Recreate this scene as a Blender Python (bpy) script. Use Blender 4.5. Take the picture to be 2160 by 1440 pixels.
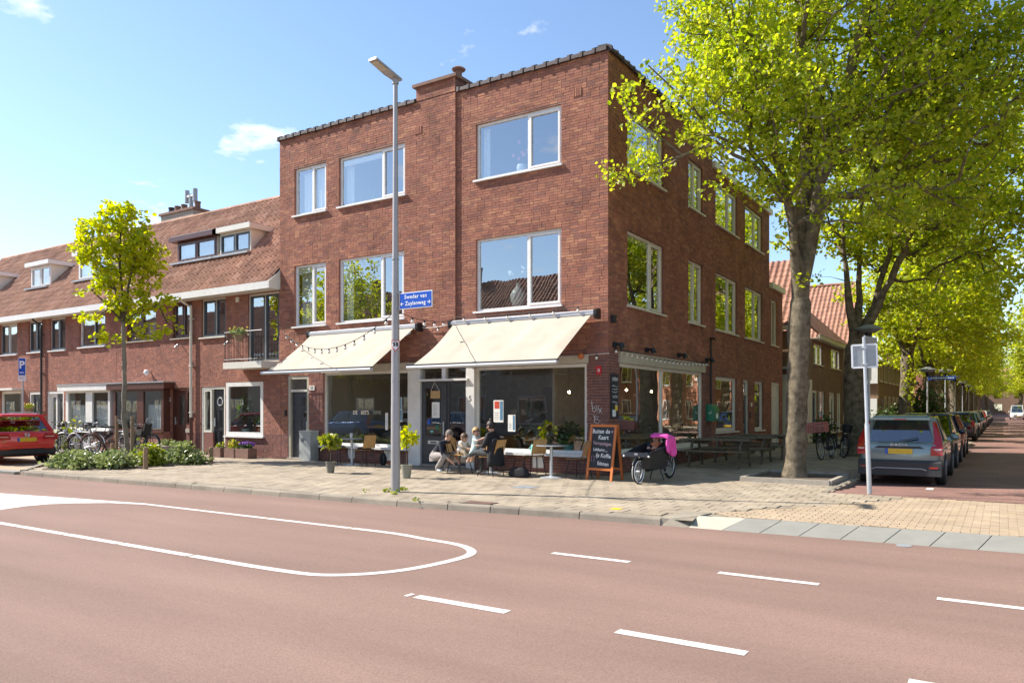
import bpy, bmesh, math, random
import numpy as np
from mathutils import Vector, Matrix, Euler
R = math.radians
S = bpy.context.scene
for o in list(bpy.data.objects): bpy.data.objects.remove(o)
COL = S.collection
rnd = random.Random(7)

# ---------------------------------------------------------------- camera
YAW = R(32.82)
cam = bpy.data.cameras.new('camera'); camo = bpy.data.objects.new('camera', cam); COL.objects.link(camo)
camo.location = (7.667, -15.998, 1.54); camo.rotation_euler = (R(90), 0, YAW)
cam.sensor_width = 36; cam.lens = 1604/2160*36; cam.shift_y = 142/2160
cam.clip_start = 0.1; cam.clip_end = 3000
S.camera = camo
CAMP = Vector((7.667, -15.998, 1.54))      # survey point for pixel -> ground conversions

# ---------------------------------------------------------------- light
SUN_AZ = R(19.5)         # angle of the sun out of the facade plane (sun stands at -x, -y)
SUN_EL = R(43.5)
sd = Vector((-math.cos(SUN_AZ)*math.cos(SUN_EL), -math.sin(SUN_AZ)*math.cos(SUN_EL), math.sin(SUN_EL)))
sun = bpy.data.lights.new('sun', 'SUN'); sun.energy = 5.0; sun.angle = R(0.55); sun.color = (1, .94, .85)
suno = bpy.data.objects.new('sun', sun); COL.objects.link(suno)
suno.rotation_euler = (-sd).to_track_quat('-Z', 'Y').to_euler()
w = bpy.data.worlds.new('World'); S.world = w; w.use_nodes = True
nt = w.node_tree; nt.nodes.clear()
N = nt.nodes.new; LK = nt.links.new
sky = N('ShaderNodeTexSky'); sky.sky_type = 'NISHITA'; sky.sun_disc = False
sky.sun_elevation = SUN_EL
sky.sun_rotation = math.atan2(sd.x, sd.y)
sky.air_density = 1.0; sky.dust_density = .3; sky.ozone_density = 2.2; sky.altitude = 10
bg = N('ShaderNodeBackground'); bg.inputs[1].default_value = 0.122
tc = N('ShaderNodeTexCoord'); sep = N('ShaderNodeSeparateXYZ'); LK(tc.outputs['Generated'], sep.inputs[0])
mx = N('ShaderNodeMath'); mx.operation = 'MAXIMUM'; mx.inputs[1].default_value = .03; LK(sep.outputs[2], mx.inputs[0])
ad = N('ShaderNodeMath'); ad.operation = 'ADD'; ad.inputs[1].default_value = .12; LK(mx.outputs[0], ad.inputs[0])
dv = N('ShaderNodeVectorMath'); dv.operation = 'DIVIDE'; LK(tc.outputs['Generated'], dv.inputs[0])
cmb = N('ShaderNodeCombineXYZ'); LK(ad.outputs[0], cmb.inputs[0]); LK(ad.outputs[0], cmb.inputs[1]); cmb.inputs[2].default_value = 1
LK(cmb.outputs[0], dv.inputs[1])
mp = N('ShaderNodeMapping'); mp.inputs['Location'].default_value = (3.1, 5.857, 0); mp.inputs['Scale'].default_value = (1, 1, .0); LK(dv.outputs[0], mp.inputs[0])
cn = N('ShaderNodeTexNoise'); cn.inputs['Scale'].default_value = 1.55; cn.inputs['Detail'].default_value = 9; cn.inputs['Roughness'].default_value = .58; LK(mp.outputs[0], cn.inputs['Vector'])
cr = N('ShaderNodeValToRGB'); cr.color_ramp.elements[0].position = .588; cr.color_ramp.elements[1].position = .67; LK(cn.outputs['Fac'], cr.inputs[0])
mixc = N('ShaderNodeMix'); mixc.data_type = 'RGBA'; LK(cr.outputs[0], mixc.inputs[0])
LK(sky.outputs[0], mixc.inputs[6]); mixc.inputs[7].default_value = (6.2, 6.2, 6.2, 1)
LK(mixc.outputs[2], bg.inputs[0])
wo = N('ShaderNodeOutputWorld'); LK(bg.outputs[0], wo.inputs[0])
S.view_settings.view_transform = 'Standard'; S.view_settings.look = 'None'
S.view_settings.gamma = 1; S.view_settings.exposure = 1.0; S.view_settings.use_curve_mapping = False
S.render.engine = 'CYCLES'
S.cycles.max_bounces = 8; S.cycles.transparent_max_bounces = 16

# ---------------------------------------------------------------- materials
MATS = {}
def newmat(name):
    m = bpy.data.materials.new(name); m.use_nodes = True; m.node_tree.nodes.clear(); MATS[name] = m
    t = m.node_tree; out = t.nodes.new('ShaderNodeOutputMaterial')
    return m, t, t.nodes.new, t.links.new, out
def M(name, col, rough=.6, var=.12, scale=6., bump=0., bscale=40., metal=0., coat=0., spec=.5, emit=None, alt=None):
    """principled with world-space noise variation of the base colour and fine bump"""
    m, t, n, l, out = newmat(name)
    b = n('ShaderNodeBsdfPrincipled'); l(b.outputs[0], out.inputs[0])
    b.inputs['Roughness'].default_value = rough; b.inputs['Metallic'].default_value = metal
    b.inputs['Coat Weight'].default_value = coat; b.inputs['Coat Roughness'].default_value = .05
    b.inputs['Specular IOR Level'].default_value = spec
    c = (*col, 1)
    if var > 0:
        g = n('ShaderNodeTexCoord'); no = n('ShaderNodeTexNoise'); no.inputs['Scale'].default_value = scale; no.inputs['Detail'].default_value = 6; no.inputs['Roughness'].default_value = .65
        l(g.outputs['Object'], no.inputs['Vector'])
        mi = n('ShaderNodeMix'); mi.data_type = 'RGBA'
        rp = n('ShaderNodeMapRange'); rp.inputs[1].default_value = .3; rp.inputs[2].default_value = .7; l(no.outputs['Fac'], rp.inputs[0]); l(rp.outputs[0], mi.inputs[0])
        if alt: mi.inputs[6].default_value = c; mi.inputs[7].default_value = (*alt, 1)
        else:
            mi.inputs[6].default_value = tuple(x*(1-var) for x in col)+(1,); mi.inputs[7].default_value = tuple(min(1, x*(1+var)) for x in col)+(1,)
        l(mi.outputs[2], b.inputs['Base Color'])
    else: b.inputs['Base Color'].default_value = c
    if bump:
        g2 = n('ShaderNodeTexCoord'); no2 = n('ShaderNodeTexNoise'); no2.inputs['Scale'].default_value = bscale; no2.inputs['Detail'].default_value = 5
        l(g2.outputs['Object'], no2.inputs['Vector'])
        bp = n('ShaderNodeBump'); bp.inputs['Strength'].default_value = bump; bp.inputs['Distance'].default_value = .01; l(no2.outputs['Fac'], bp.inputs['Height']); l(bp.outputs[0], b.inputs['Normal'])
    if emit:
        b.inputs['Emission Color'].default_value = (*emit[0], 1); b.inputs['Emission Strength'].default_value = emit[1]
    return m
def Mpiece(name, cols, rough=.85, bump=.5, bscale=60., grime=.35):
    """material of small pieces: every piece takes its own tone from the attribute 'tone' or from its object's random"""
    m, t, n, l, out = newmat(name)
    b = n('ShaderNodeBsdfPrincipled'); l(b.outputs[0], out.inputs[0]); b.inputs['Roughness'].default_value = rough
    b.inputs['Specular IOR Level'].default_value = .25
    at = n('ShaderNodeAttribute'); at.attribute_name = 'tone'; oi = n('ShaderNodeObjectInfo')
    ad = n('ShaderNodeMath'); ad.operation = 'ADD'; l(at.outputs['Fac'], ad.inputs[0]); l(oi.outputs['Random'], ad.inputs[1])
    fr = n('ShaderNodeMath'); fr.operation = 'FRACT'; l(ad.outputs[0], fr.inputs[0])
    cr = n('ShaderNodeValToRGB'); e = cr.color_ramp.elements
    while len(e) < len(cols): e.new(.5)
    for i, c in enumerate(cols): e[i].position = i/(len(cols)-1); e[i].color = (*c, 1)
    l(fr.outputs[0], cr.inputs[0])
    g = n('ShaderNodeNewGeometry'); no = n('ShaderNodeTexNoise'); no.inputs['Scale'].default_value = 1.3; no.inputs['Detail'].default_value = 8; no.inputs['Roughness'].default_value = .7; l(g.outputs['Position'], no.inputs['Vector'])
    rp = n('ShaderNodeMapRange'); rp.inputs[1].default_value = .3; rp.inputs[2].default_value = .72; rp.inputs[3].default_value = 1-grime; rp.inputs[4].default_value = 1+grime*.4; l(no.outputs['Fac'], rp.inputs[0])
    mu = n('ShaderNodeVectorMath'); mu.operation = 'SCALE'; l(cr.outputs[0], mu.inputs[0]); l(rp.outputs[0], mu.inputs['Scale']); l(mu.outputs[0], b.inputs['Base Color'])
    n2 = n('ShaderNodeTexNoise'); n2.inputs['Scale'].default_value = bscale; n2.inputs['Detail'].default_value = 4; l(g.outputs['Position'], n2.inputs['Vector'])
    bp = n('ShaderNodeBump'); bp.inputs['Strength'].default_value = bump; bp.inputs['Distance'].default_value = .008; l(n2.outputs['Fac'], bp.inputs['Height']); l(bp.outputs[0], b.inputs['Normal'])
    return m
def Mglass(name, refl=.2, tint=(.9, .95, .93), rough=0.0):
    m, t, n, l, out = newmat(name)
    tr = n('ShaderNodeBsdfTransparent'); tr.inputs[0].default_value = (*tint, 1)
    gl = n('ShaderNodeBsdfGlossy'); gl.inputs['Roughness'].default_value = rough; gl.inputs[0].default_value = (.95, .97, 1, 1)
    lw = n('ShaderNodeLayerWeight'); fz = n('ShaderNodeMath'); fz.operation = 'POWER'; l(lw.outputs['Facing'], fz.inputs[0]); fz.inputs[1].default_value = 4.5
    a = n('ShaderNodeMath'); a.operation = 'ADD'; a.use_clamp = True; l(fz.outputs[0], a.inputs[0]); a.inputs[1].default_value = refl+.04
    tcn = n('ShaderNodeTexCoord'); wn = n('ShaderNodeTexNoise'); wn.inputs['Scale'].default_value = 1.1; wn.inputs['Detail'].default_value = 1; l(tcn.outputs['Object'], wn.inputs[0])
    bp = n('ShaderNodeBump'); bp.inputs['Strength'].default_value = .12; bp.inputs['Distance'].default_value = .02; l(wn.outputs['Fac'], bp.inputs['Height']); l(bp.outputs[0], gl.inputs['Normal'])
    mi = n('ShaderNodeMixShader'); l(a.outputs[0], mi.inputs[0]); l(tr.outputs[0], mi.inputs[1]); l(gl.outputs[0], mi.inputs[2]); l(mi.outputs[0], out.inputs[0])
    return m
def Mleaf(name, c1, c2, trans=.45):
    m, t, n, l, out = newmat(name)
    at = n('ShaderNodeAttribute'); at.attribute_name = 'tone'
    mi = n('ShaderNodeMix'); mi.data_type = 'RGBA'; l(at.outputs['Fac'], mi.inputs[0]); mi.inputs[6].default_value = (*c1, 1); mi.inputs[7].default_value = (*c2, 1)
    b = n('ShaderNodeBsdfPrincipled'); b.inputs['Roughness'].default_value = .42; l(mi.outputs[2], b.inputs['Base Color'])
    tr = n('ShaderNodeBsdfTranslucent')
    hs = n('ShaderNodeHueSaturation'); hs.inputs['Value'].default_value = 1.55; hs.inputs['Saturation'].default_value = 1.05; l(mi.outputs[2], hs.inputs['Color']); l(hs.outputs[0], tr.inputs[0])
    ms = n('ShaderNodeMixShader'); ms.inputs[0].default_value = trans; l(b.outputs[0], ms.inputs[1]); l(tr.outputs[0], ms.inputs[2]); l(ms.outputs[0], out.inputs[0])
    return m

Mpiece('brick', [(.355, .146, .094), (.285, .118, .083), (.395, .17, .104), (.325, .132, .087), (.235, .108, .085), (.435, .205, .12), (.34, .138, .092), (.27, .114, .085), (.375, .158, .098)], bump=.6, bscale=45, grime=.42)
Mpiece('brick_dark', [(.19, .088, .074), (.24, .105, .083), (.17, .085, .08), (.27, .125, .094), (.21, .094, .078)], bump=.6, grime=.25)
Mpiece('brick_row', [(.36, .158, .112), (.30, .138, .102), (.41, .18, .125), (.33, .145, .105), (.27, .128, .10), (.38, .165, .118)], bump=.8, grime=.35)
Mpiece('brick_tan', [(.20, .125, .078), (.25, .155, .098), (.18, .115, .075), (.23, .14, .088)], bump=.5, grime=.2)
M('mortar', (.27, .17, .13), .95, .25, 12, .6, 90)
M('mortar_light', (.36, .30, .25), .95, .2, 12, .4, 90)
Mpiece('rooftile', [(.36, .18, .112), (.43, .225, .145), (.32, .158, .102), (.47, .265, .18), (.39, .195, .125)], bump=.3, grime=.45)
Mpiece('rooftile_pink', [(.37, .19, .13), (.41, .22, .15), (.34, .17, .12), (.39, .205, .14)], bump=.3, grime=.35)
Mpiece('coping', [(.075, .052, .050), (.10, .072, .066), (.065, .048, .050)], rough=.6, grime=.4)
Mpiece('paving', [(.335, .275, .20), (.365, .30, .22), (.315, .26, .195), (.385, .32, .24), (.345, .285, .215)], bump=.3, grime=.38)
Mpiece('clinker', [(.38, .285, .19), (.41, .315, .215), (.35, .265, .185), (.43, .335, .235)], bump=.7, grime=.22)
Mpiece('kerbstone', [(.29, .25, .195), (.34, .295, .23), (.26, .225, .18)], bump=.7, bscale=80, grime=.35)
Mpiece('streetbrick', [(.24, .125, .095), (.28, .145, .105), (.22, .115, .092)], bump=.4, grime=.25)
M('ramp_grey', (.225, .218, .19), .85, .1, 3, .2, 60)
M('sand', (.25, .205, .15), .95, .25, 9, .5, 60)
M('soil', (.11, .08, .055), .95, .3, 9, .8, 50)
M('white_paint', (.70, .69, .66), .4, .08, 4)
M('cream_paint', (.66, .63, .55), .4, .06, 3)
M('cream_old', (.46, .42, .335), .5, .12, 4)
M('road_paint', (.68, .66, .62), .75, .25, 16, .5, 90, alt=(.52, .48, .44))
M('grey_paint', (.05, .055, .065), .35, .08, 3)
M('black_paint', (.018, .02, .024), .35, .1, 3)
M('brown_paint', (.085, .028, .018), .35, .12, 3)
M('steel', (.36, .345, .345), .5, .08, 2, metal=.35)
M('galv', (.50, .52, .54), .4, .12, 5, metal=.5)
M('zinc', (.33, .35, .37), .5, .15, 4, metal=.3)
M('dark_metal', (.02, .02, .022), .4, .1, 5, metal=.2)
M('black_rubber', (.018, .018, .018), .8, .1, 8)
M('rim', (.42, .43, .45), .3, .05, 5, metal=.8)
M('chrome', (.75, .76, .78), .12, 0, metal=1)
M('awning_cloth', (.40, .345, .272), .85, .10, 1.6)
M('awning_metal', (.55, .56, .58), .35, .05, 2, metal=.4)
M('ply', (.52, .31, .12), .4, .14, 5)
M('ply_dark', (.33, .20, .10), .45, .14, 5)
M('old_wood', (.14, .115, .075), .8, .3, 6, .5, 40)
M('post_wood', (.24, .16, .095), .8, .2, 6, .4, 40)
M('orange_wood', (.50, .145, .035), .5, .14, 5)
M('chalkboard', (.022, .027, .034), .7, .35, 9)
M('chalk', (.75, .76, .74), .95, .1, 30)
M('chalk_pink', (.50, .34, .36), .95, .1, 30)
M('blue_sign', (.01, .085, .47), .35, 0)
M('sign_white', (.82, .84, .86), .4, 0)
M('sign_red', (.55, .02, .03), .4, 0)
M('sign_yellow', (.80, .55, .02), .4, 0)
M('ink', (.02, .02, .022), .6, 0)
M('paper', (.80, .79, .75), .8, .03, 4)
M('kraft', (.45, .29, .13), .8, .08, 6)
M('concrete', (.33, .29, .24), .9, .2, 6, .4, 50)
M('concrete_red', (.20, .115, .085), .9, .2, 6, .4, 50)
M('pot_grey', (.17, .16, .13), .75, .15, 6)
M('pot_taupe', (.27, .26, .20), .7, .12, 6)
M('teal', (.16, .44, .40), .5, .1, 8)
M('green_plastic', (.005, .16, .085), .4, .06, 4)
M('util', (.36, .37, .35), .5, .15, 4)
M('interior_wall', (.34, .325, .285), .9, .06, 2)
M('interior_dark', (.06, .05, .042), .9, .2, 2)
M('interior_floor', (.20, .14, .09), .7, .2, 2)
M('curtain', (.68, .68, .64), .9, .05, 3)
M('blind', (.55, .56, .56), .85, .04, 3)
M('vase', (.46, .52, .50), .35, .15, 5)
M('pink_flower', (.72, .22, .28), .7, .2, 20)
M('purple_flower', (.16, .03, .36), .7, .25, 20)
M('yellow_flower', (.70, .50, .04), .7, .2, 20)
M('red_flower', (.55, .06, .03), .7, .2, 20)
M('bottle', (.02, .035, .018), .15, .3, 20)
M('bulb', (1, .75, .4), .3, 0, emit=((1, .72, .42), 45))
M('bulb_glass', (.80, .76, .68), .2, 0)
M('cable', (.02, .02, .02), .7, 0)
M('cable_white', (.70, .68, .62), .7, 0)
M('plate_yellow', (.62, .40, .02), .4, .03, 8)
M('plate_blue', (.02, .08, .40), .4, 0)
M('tail_red', (.36, .008, .01), .15, .1, 20, coat=.6)
M('tail_clear', (.62, .60, .60), .1, 0, coat=.6)
M('plastic_dark', (.025, .026, .028), .6, .1, 20)
M('seat_dark', (.03, .03, .034), .9, .1, 6)
M('pink_coat', (.80, .09, .42), .8, .15, 8)
M('cloth_black', (.012, .012, .014), .85, .2, 12)
M('cloth_navy', (.013, .016, .028), .85, .2, 12)
M('cloth_grey', (.30, .27, .255), .9, .15, 9)
M('cloth_darkgrey', (.055, .058, .062), .9, .15, 9)
M('cloth_teal', (.35, .62, .60), .9, .3, 16, alt=(.72, .74, .70))
M('cloth_beige', (.50, .42, .31), .9, .25, 14, alt=(.20, .15, .10))
M('cloth_white', (.72, .70, .67), .9, .1, 12)
M('skin', (.52, .30, .21), .55, .06, 10)
M('hair_dark', (.022, .015, .012), .6, .3, 40)
M('hair_grey', (.13, .105, .085), .7, .35, 40)
M('hair_blond', (.42, .26, .11), .6, .25, 40)
M('hair_brown', (.09, .048, .028), .6, .25, 40)
M('shoe_grey', (.12, .12, .115), .8, .2, 20)
M('bark', (.042, .032, .020), .95, .45, 6.0, 1., 30, alt=(.23, .185, .12))
M('bark_young', (.21, .18, .135), .9, .3, 6, .5, 40)
M('twig', (.095, .075, .05), .95, .3, 6)
Mleaf('leaf_lime', (.22, .31, .016), (.50, .50, .04), .6)
Mleaf('leaf_far', (.25, .33, .018), (.53, .51, .04), .6)
Mleaf('leaf_maple', (.26, .33, .008), (.52, .50, .012), .56)
Mleaf('leaf_shrub', (.085, .125, .03), (.32, .36, .14), .28)
Mleaf('leaf_yellowgreen', (.13, .19, .015), (.33, .34, .025), .35)
Mleaf('leaf_dark', (.022, .05, .012), (.075, .13, .02), .25)
Mglass('glass_sky', .34)
Mglass('glass_shop', .13)
Mglass('glass_side', .46)
Mglass('glass_car', .16, (.30, .36, .36))
def paint(name, c, metal=.35): return M(name, c, .32, .04, 1.5, metal=metal, coat=1.0)
paint('car_red', (.62, .012, .018), .0); paint('car_sage', (.19, .25, .255), .35); paint('car_navy', (.012, .02, .05)); paint('car_black', (.010, .010, .012))
paint('car_blue', (.015, .13, .40)); paint('car_lightblue', (.15, .32, .48)); paint('car_white', (.70, .70, .70), 0); paint('car_silver', (.45, .46, .47), .6); paint('car_grey', (.10, .105, .11)); paint('car_maroon', (.22, .015, .02))

# asphalt of the main road
m, t, n, l, out = newmat('asphalt_red')
b = n('ShaderNodeBsdfPrincipled'); l(b.outputs[0], out.inputs[0]); b.inputs['Roughness'].default_value = .88; b.inputs['Specular IOR Level'].default_value = .25
g = n('ShaderNodeNewGeometry')
n1 = n('ShaderNodeTexNoise'); n1.inputs['Scale'].default_value = 95; n1.inputs['Detail'].default_value = 3; n1.inputs['Roughness'].default_value = .8; l(g.outputs['Position'], n1.inputs[0])
mpn = n('ShaderNodeMapping'); mpn.inputs['Scale'].default_value = (.22, 1.3, 1); l(g.outputs['Position'], mpn.inputs[0])
n2 = n('ShaderNodeTexNoise'); n2.inputs['Scale'].default_value = .9; n2.inputs['Detail'].default_value = 5; l(mpn.outputs[0], n2.inputs[0])
c1 = n('ShaderNodeValToRGB'); c1.color_ramp.elements[0].position = .28; c1.color_ramp.elements[1].position = .72
c1.color_ramp.elements[0].color = (.150, .091, .072, 1); c1.color_ramp.elements[1].color = (.305, .202, .162, 1); l(n1.outputs['Fac'], c1.inputs[0])
r2 = n('ShaderNodeMapRange'); r2.inputs[1].default_value = .3; r2.inputs[2].default_value = .7; r2.inputs[3].default_value = .84; r2.inputs[4].default_value = 1.1; l(n2.outputs['Fac'], r2.inputs[0])
mu = n('ShaderNodeVectorMath'); mu.operation = 'SCALE'; l(c1.outputs[0], mu.inputs[0]); l(r2.outputs[0], mu.inputs['Scale']); l(mu.outputs[0], b.inputs['Base Color'])
bp = n('ShaderNodeBump'); bp.inputs['Strength'].default_value = .55; bp.inputs['Distance'].default_value = .006; l(n1.outputs['Fac'], bp.inputs['Height']); l(bp.outputs[0], b.inputs['Normal'])
# clinker street in the distance and side street: brick bond as material
m, t, n, l, out = newmat('street_clinker')
b = n('ShaderNodeBsdfPrincipled'); l(b.outputs[0], out.inputs[0]); b.inputs['Roughness'].default_value = .85
g = n('ShaderNodeNewGeometry'); bt = n('ShaderNodeTexBrick'); bt.inputs['Scale'].default_value = 1; bt.inputs['Brick Width'].default_value = .21; bt.inputs['Row Height'].default_value = .075; bt.inputs['Mortar Size'].default_value = .004
bt.inputs['Color1'].default_value = (.26, .135, .105, 1); bt.inputs['Color2'].default_value = (.20, .105, .088, 1); bt.inputs['Mortar'].default_value = (.12, .085, .07, 1)
l(g.outputs['Position'], bt.inputs[0])
n2 = n('ShaderNodeTexNoise'); n2.inputs['Scale'].default_value = .7; n2.inputs['Detail'].default_value = 6; l(g.outputs['Position'], n2.inputs[0])
r2 = n('ShaderNodeMapRange'); r2.inputs[1].default_value = .3; r2.inputs[2].default_value = .7; r2.inputs[3].default_value = .8; r2.inputs[4].default_value = 1.2; l(n2.outputs['Fac'], r2.inputs[0])
mu = n('ShaderNodeVectorMath'); mu.operation = 'SCALE'; l(bt.outputs[0], mu.inputs[0]); l(r2.outputs[0], mu.inputs['Scale']); l(mu.outputs[0], b.inputs['Base Color'])
MT = MATS

# ---------------------------------------------------------------- mesh helpers
class MB:
    def __init__(s): s.v = []; s.f = []; s.m = []; s.t = []
    def add(s, vs, fs, m=0, tone=0.):
        o = len(s.v); s.v += [tuple(p) for p in vs]; s.f += [tuple(i+o for i in f) for f in fs]; s.m += [m]*len(fs); s.t += [tone]*len(vs); return s
    def box(s, x0, x1, y0, y1, z0, z1, m=0, tone=0.):
        return s.add([(x0,y0,z0),(x1,y0,z0),(x1,y1,z0),(x0,y1,z0),(x0,y0,z1),(x1,y0,z1),(x1,y1,z1),(x0,y1,z1)],
                     [(0,3,2,1),(4,5,6,7),(0,1,5,4),(1,2,6,5),(2,3,7,6),(3,0,4,7)], m, tone)
    def bar(s, a, b, w, h, m=0, up=(0,0,1)):
        """rectangular bar from a to b, w across, h along 'up'"""
        a = Vector(a); b = Vector(b); d = (b-a).normalized(); u = Vector(up)
        x = d.cross(u)
        if x.length < 1e-4: x = d.cross(Vector((1,0,0)))
        x.normalize(); y = x.cross(d).normalized(); x *= w/2; y *= h/2
        vs = [a-x-y, a+x-y, a+x+y, a-x+y, b-x-y, b+x-y, b+x+y, b-x+y]
        return s.add(vs, [(0,1,2,3),(7,6,5,4),(0,4,5,1),(1,5,6,2),(2,6,7,3),(3,7,4,0)], m)
    def tube(s, pts, rad, n=8, m=0, cap=True):
        pts = [Vector(p) for p in pts]
        if not hasattr(rad, '__len__'): rad = [rad]*len(pts)
        o = len(s.v); prev = None; vs = []; fs = []
        for i, p in enumerate(pts):
            d = (pts[min(i+1, len(pts)-1)]-pts[max(i-1, 0)])
            d = d.normalized() if d.length > 1e-9 else Vector((0,0,1))
            if prev is None:
                x = d.cross(Vector((0,0,1)));
                if x.length < 1e-3: x = d.cross(Vector((1,0,0)))
            else:
                x = prev - d*prev.dot(d)
                if x.length < 1e-4: x = d.cross(Vector((.3,1,.2)))
            x.normalize(); prev = x; y = d.cross(x)
            for k in range(n):
                a = 2*math.pi*k/n; vs.append(p+(x*math.cos(a)+y*math.sin(a))*rad[i])
        for i in range(len(pts)-1):
            for k in range(n): fs.append((i*n+k, i*n+(k+1)%n, (i+1)*n+(k+1)%n, (i+1)*n+k))
        if cap: fs.append(tuple(range(n-1,-1,-1))); fs.append(tuple((len(pts)-1)*n+k for k in range(n)))
        return s.add(vs, fs, m)
    def lathe(s, prof, n=16, c=(0,0,0), m=0, sx=1, sy=1):
        vs = []; fs = []
        for r, z in prof:
            for k in range(n):
                a = 2*math.pi*k/n; vs.append((c[0]+r*math.cos(a)*sx, c[1]+r*math.sin(a)*sy, c[2]+z))
        for i in range(len(prof)-1):
            for k in range(n): fs.append((i*n+k, i*n+(k+1)%n, (i+1)*n+(k+1)%n, (i+1)*n+k))
        fs.append(tuple(range(n-1,-1,-1))); fs.append(tuple((len(prof)-1)*n+k for k in range(n)))
        return s.add(vs, fs, m)
    def ball(s, c, r, n=10, m=0, sc=(1,1,1)):
        pr = [(max(1e-4, r*math.sin(math.pi*i/(n//2+2))), -r*math.cos(math.pi*i/(n//2+2))) for i in range(n//2+3)]
        o = MB(); o.lathe(pr, n)
        return s.add([(c[0]+x*sc[0], c[1]+y*sc[1], c[2]+z*sc[2]) for x,y,z in o.v], o.f, m)
    def prism(s, poly, h0, h1, axis='z', m=0):
        """poly of 2D points extruded h0..h1 along axis (x: poly is (y,z); y: poly is (x,z); z: (x,y))"""
        def P(p, h): return (h, p[0], p[1]) if axis == 'x' else (p[0], h, p[1]) if axis == 'y' else (p[0], p[1], h)
        n = len(poly); vs = [P(p, h0) for p in poly]+[P(p, h1) for p in poly]
        fs = [tuple(range(n-1,-1,-1)), tuple(range(n, 2*n))]+[(i, (i+1)%n, n+(i+1)%n, n+i) for i in range(n)]
        return s.add(vs, fs, m)
    def ring(s, c, axis, R0, r, n=28, k=6, m=0):
        """torus"""
        c = Vector(c); ax = Vector(axis).normalized(); x = ax.cross(Vector((0,0,1)));
        if x.length < 1e-3: x = Vector((1,0,0))
        x.normalize(); y = ax.cross(x); vs = []; fs = []
        for i in range(n):
            a = 2*math.pi*i/n; d = x*math.cos(a)+y*math.sin(a)
            for j in range(k):
                b_ = 2*math.pi*j/k; vs.append(c+d*(R0+r*math.cos(b_))+ax*r*math.sin(b_))
        for i in range(n):
            for j in range(k): fs.append((i*k+j, i*k+(j+1)%k, ((i+1)%n)*k+(j+1)%k, ((i+1)%n)*k+j))
        return s.add(vs, fs, m)
    def xf(s, mat):
        s.v = [tuple(mat @ Vector(p)) for p in s.v]; return s
    def mesh(s, name, mats, smooth=None):
        me = bpy.data.meshes.new(name); me.from_pydata(s.v, [], s.f)
        for mm in (mats if isinstance(mats, (list, tuple)) else [mats]): me.materials.append(MT[mm])
        if any(s.m): me.polygons.foreach_set('material_index', s.m)
        if any(s.t):
            a = me.attributes.new('tone', 'FLOAT', 'POINT'); a.data.foreach_set('value', s.t)
        bm = bmesh.new(); bm.from_mesh(me); bmesh.ops.recalc_face_normals(bm, faces=bm.faces); bm.to_mesh(me); bm.free()
        if smooth is not None:
            me.polygons.foreach_set('use_smooth', [True]*len(me.polygons)); me.set_sharp_from_angle(angle=R(smooth))
        me.update(); return me
    def build(s, name, mats, parent=None, smooth=None, loc=None, rz=0):
        return link(name, s.mesh(name, mats, smooth), parent, loc, rz)
def link(name, me, parent=None, loc=None, rz=0):
    o = bpy.data.objects.new(name, me); COL.objects.link(o)
    if parent: o.parent = parent
    if loc is not None: o.location = loc
    if rz: o.rotation_euler = (0, 0, rz)
    return o
def tag(o, label, cat, group=None):
    o['label'] = label; o['category'] = cat
    if group: o['group'] = group
    return o
def thing(name, label, cat, loc=(0,0,0), rz=0, group=None):
    o = bpy.data.objects.new(name, None); COL.objects.link(o); o.empty_display_size = .2
    o.location = loc; o.rotation_euler = (0,0,rz); return tag(o, label, cat, group)
def struct(o): o['kind'] = 'structure'; return o
def stuff(o): o['kind'] = 'stuff'; return o
KIDS = {}
def copytree(o, loc=None, rz=None, parent=None, label=None, group=None):
    c = o.copy(); COL.objects.link(c); c.parent = parent
    if loc is not None: c.location = loc
    if rz is not None: c.rotation_euler = (0,0,rz)
    if label: c['label'] = label
    if group: c['group'] = group
    for ch in list(o.children): copytree(ch, parent=c)
    return c
def textmesh(name, txt, size, mat, parent=None, M4=None, align='CENTER', depth=.002, sx=1, bold=0., space=1.):
    cu = bpy.data.curves.new('t', 'FONT'); cu.body = txt; cu.size = size; cu.align_x = align; cu.align_y = 'CENTER'; cu.extrude = depth; cu.offset = bold; cu.resolution_u = 2; cu.space_character = space
    to = bpy.data.objects.new('t', cu); COL.objects.link(to)
    dg = bpy.context.evaluated_depsgraph_get(); me = bpy.data.meshes.new_from_object(to.evaluated_get(dg)); me.name = name
    bpy.data.objects.remove(to); bpy.data.curves.remove(cu)
    me.materials.clear(); me.materials.append(MT[mat])
    mm = (M4 or Matrix()) @ Matrix.Diagonal((sx,1,1,1)); me.transform(mm)
    return link(name, me, parent)
# text frames: facing -y (south facade), facing +x (side facade)
def face_s(x, y, z): return Matrix.Translation((x,y,z)) @ Matrix.Rotation(R(90), 4, 'X')
def face_e(x, y, z): return Matrix.Translation((x,y,z)) @ Matrix.Rotation(R(90), 4, 'Z') @ Matrix.Rotation(R(90), 4, 'X')
def fastmesh(name, verts, quads, mats, tone=None, midx=None):
    """numpy mesh of quads"""
    me = bpy.data.meshes.new(name); nv = len(verts); nf = len(quads)
    me.vertices.add(nv); me.vertices.foreach_set('co', np.asarray(verts, np.float32).ravel())
    me.loops.add(nf*4); me.loops.foreach_set('vertex_index', np.asarray(quads, np.int32).ravel())
    me.polygons.add(nf); me.polygons.foreach_set('loop_start', np.arange(nf, dtype=np.int32)*4)
    for mm in mats: me.materials.append(MT[mm])
    if midx is not None: me.polygons.foreach_set('material_index', np.asarray(midx, np.int32))
    if tone is not None:
        a = me.attributes.new('tone', 'FLOAT', 'POINT'); a.data.foreach_set('value', np.asarray(tone, np.float32))
    me.update(calc_edges=True); me.validate(); me.polygons.foreach_set('use_smooth', np.zeros(len(me.polygons), bool)); return me
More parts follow.
